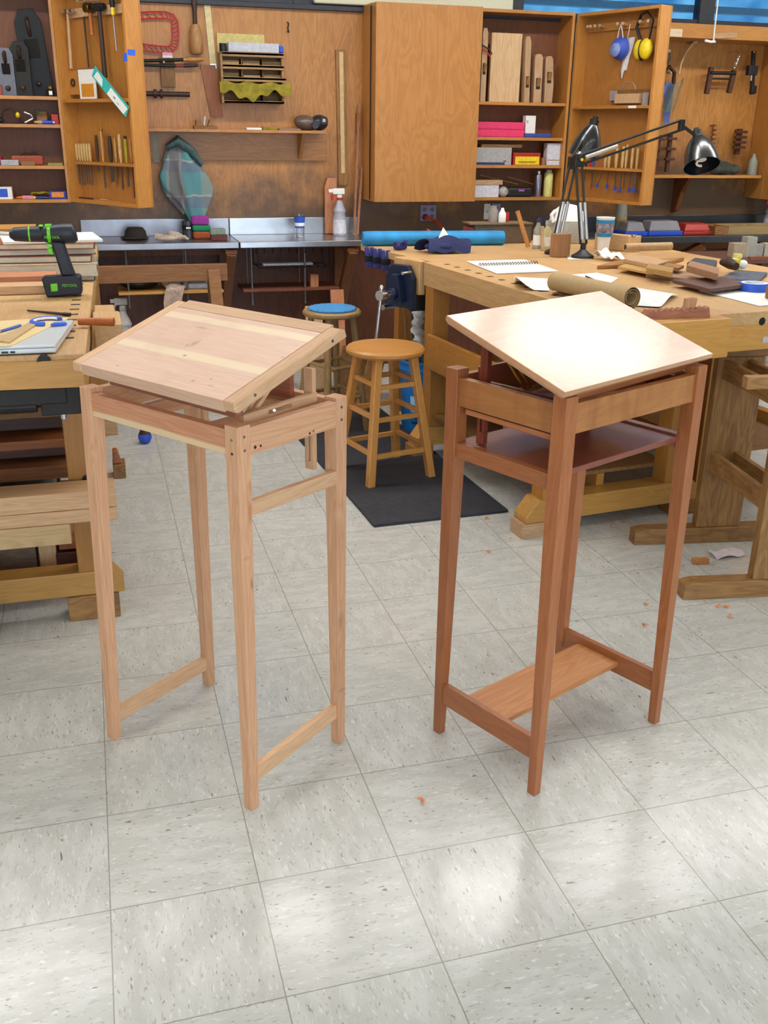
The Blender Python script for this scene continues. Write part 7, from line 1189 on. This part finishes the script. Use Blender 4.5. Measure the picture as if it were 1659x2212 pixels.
for x, y, x2, y2, h, mt, lab, w in sk: item('scrap_stick', lab, 'stick', [('s', M().bar(bc+V(x*.8, y*.8, .028), bc+V(x2, y2, h), w, .012, (0, 1, 0)), mt, {})])
item('plastic_wrap', 'crumpled clear wrap stuck between the sticks of the blue bucket', 'wrap', [('w', M().sheet(lambda u, v: (bc.x-.10+.06*u+.008*math.sin(41*v+4*u)+.008*math.sin(9*v), bc.y-.09-.02*math.sin(PI*u)-.012*math.sin(24*v+5*u), .42+.30*v), 10, 22, .002), plain('wrap_clear', '#E8E8EA', .25, trans=.3), dict(smooth=30))])
for x0, y0, w, h, lean, mt, lab in ((1.30, 3.95, .10, .52, 0, scrapl('Z'), 'tall pale offcut standing against the dark panel behind the worn stool'), (1.46, 4.02, .08, .60, 0, wood('pink_board', '#C98C66', '#AE6C48', 'Z'), 'pinkish offcut standing behind the blue bucket'), (1.40, 3.72, .16, .30, .10, scrap('Z'), 'wide dark offcut leaning by the blue bucket'), (1.30, 3.78, .12, .40, -.06, scrapl('Z'), 'pale offcut leaning at a slant behind the birch stool'), (1.50, 3.62, .10, .34, .12, scrap('Z'), 'slanting brown board between the bucket and the wall')):
    item('board_offcut', lab, 'board', [('b', M().bar((x0, y0, 0), (x0+lean, y0+.10, h), w, .02, (0, 1, 0)), mt, dict(bev=.002))])
q = F1@V(.0, 0, 0)
def inF(m): return m.xf(F1)
for k, (x, y, dx_, dy_, z0, dz, a, mt, lab) in enumerate(((.10, 1.22, .10, .40, .456, .03, .1, scrapl('Y'), 'pale offcut lying in the long tool tray under the bench'), (.25, 1.15, .08, .34, .456, .035, -.2, scrap('Y'), 'brown offcut lying in the tool tray beside the pale one'), (.17, 1.05, .12, .20, .4925, .02, .5, wood('dusty_board', '#B59478', '#967458', 'Y'), 'dusty thin board across the offcuts in the tool tray'), (.17, .74, .16, .26, .456, .09, .2, walnut('Y'), 'dark reddish block in the near end of the tool tray'))):
    item('board_offcut', lab, 'offcut', [('b', M().box((x, y, z0+dz/2), (dx_, dy_, dz), Euler((0, 0, a))), mt, dict(bev=.002))], F=F1)
for k in range(7):
    x, y = .10+.07*(k % 3), .62+.12*(k % 4); mt = (scrap('X'), scrapl('X'), walnut('X'))[k % 3]
    item('board_offcut', ('brown', 'pale', 'dark', 'brown', 'pale', 'dark', 'brown')[k]+' offcut board '+('at the bottom', 'second up', 'third up', 'fourth up', 'fifth up', 'sixth up', 'topmost')[k]+' in the scrap pile on the low bench shelf', 'offcut', [('b', M().box((x+.16, .80, .2155+.027*k+.013), (.46-.03*k, .16+.03*(k % 3), .026), Euler((0, 0, .25*math.sin(k*2.1)))), mt, dict(bev=.002))], F=F1)
item('work_cloth', 'dark cloth bundle stuffed at the far end of the low bench shelf', 'cloth', [('c', M().ell((.35, 1.30, .2155+.07), (.18, .11, .07), None, 16, 9), plain('dark_cloth', '#2A2C30', .9, var=.3), dict(smooth=40))], F=F1)
# bits on the floor
p = P(1513, 1211, z=.012); item('wood_chip', 'small orange-brown block lying on the floor between the trestle feet', 'offcut', [('b', M().box((p.x, p.y, .011), (.062, .022, .022), Euler((0, 0, -.15))), wood('pale_cherry', '#C88A54', '#AE6E3C', 'X'), dict(bev=.002))])
p = P(1568, 1196, z=.005); item('paper_scrap', 'crumpled white paper scrap on the floor beside the near trestle post', 'paper', [('p', M().sheet(lambda u, v: (p.x-.06+.12*u, p.y-.035+.07*v*(1-.4*u), .002+.012*abs(math.sin(4*u+2*v))+.01*u*v), 12, 8, .0012), plain('scrap_paper', '#D8CCD0', .8), dict(smooth=25))])
shm2 = plain('orange_shaving', '#D8845A', .7); rr = random.Random(3)
spots = [(1398, 1306), (1549, 1308), (1570, 1309), (1573, 1331), (1322, 1135), (1350, 1128), (1052, 1121), (907, 1732), (1395, 1350), (1058, 1192)]
whr = ('beyond the cherry desk', 'in front of the near trestle foot, largest of the three there', 'in front of the near trestle foot, small one further along', 'farthest out in front of the near trestle foot', 'under the bench foot rail', 'beside the one under the bench foot rail', 'at the near corner of the dark mat', 'on the tile between the two desks', 'just behind the far leg of the cherry desk', 'on the tiles between the mat and the cherry desk')
for (u, v), w in zip(spots, whr):
    p = P(u, v, z=.004); a = rr.random()*6
    item('wood_shaving', 'orange wood shaving '+w, 'shaving', [('s', M().tube([(p.x+.009*math.cos(a+t), p.y+.009*math.sin(a+t), .0042+.0015*t) for t in (0, 1.1, 2.2, 3.3)], [.002, .0045, .0045, .002], 6, flat=.5), shm2, dict(smooth=50))])
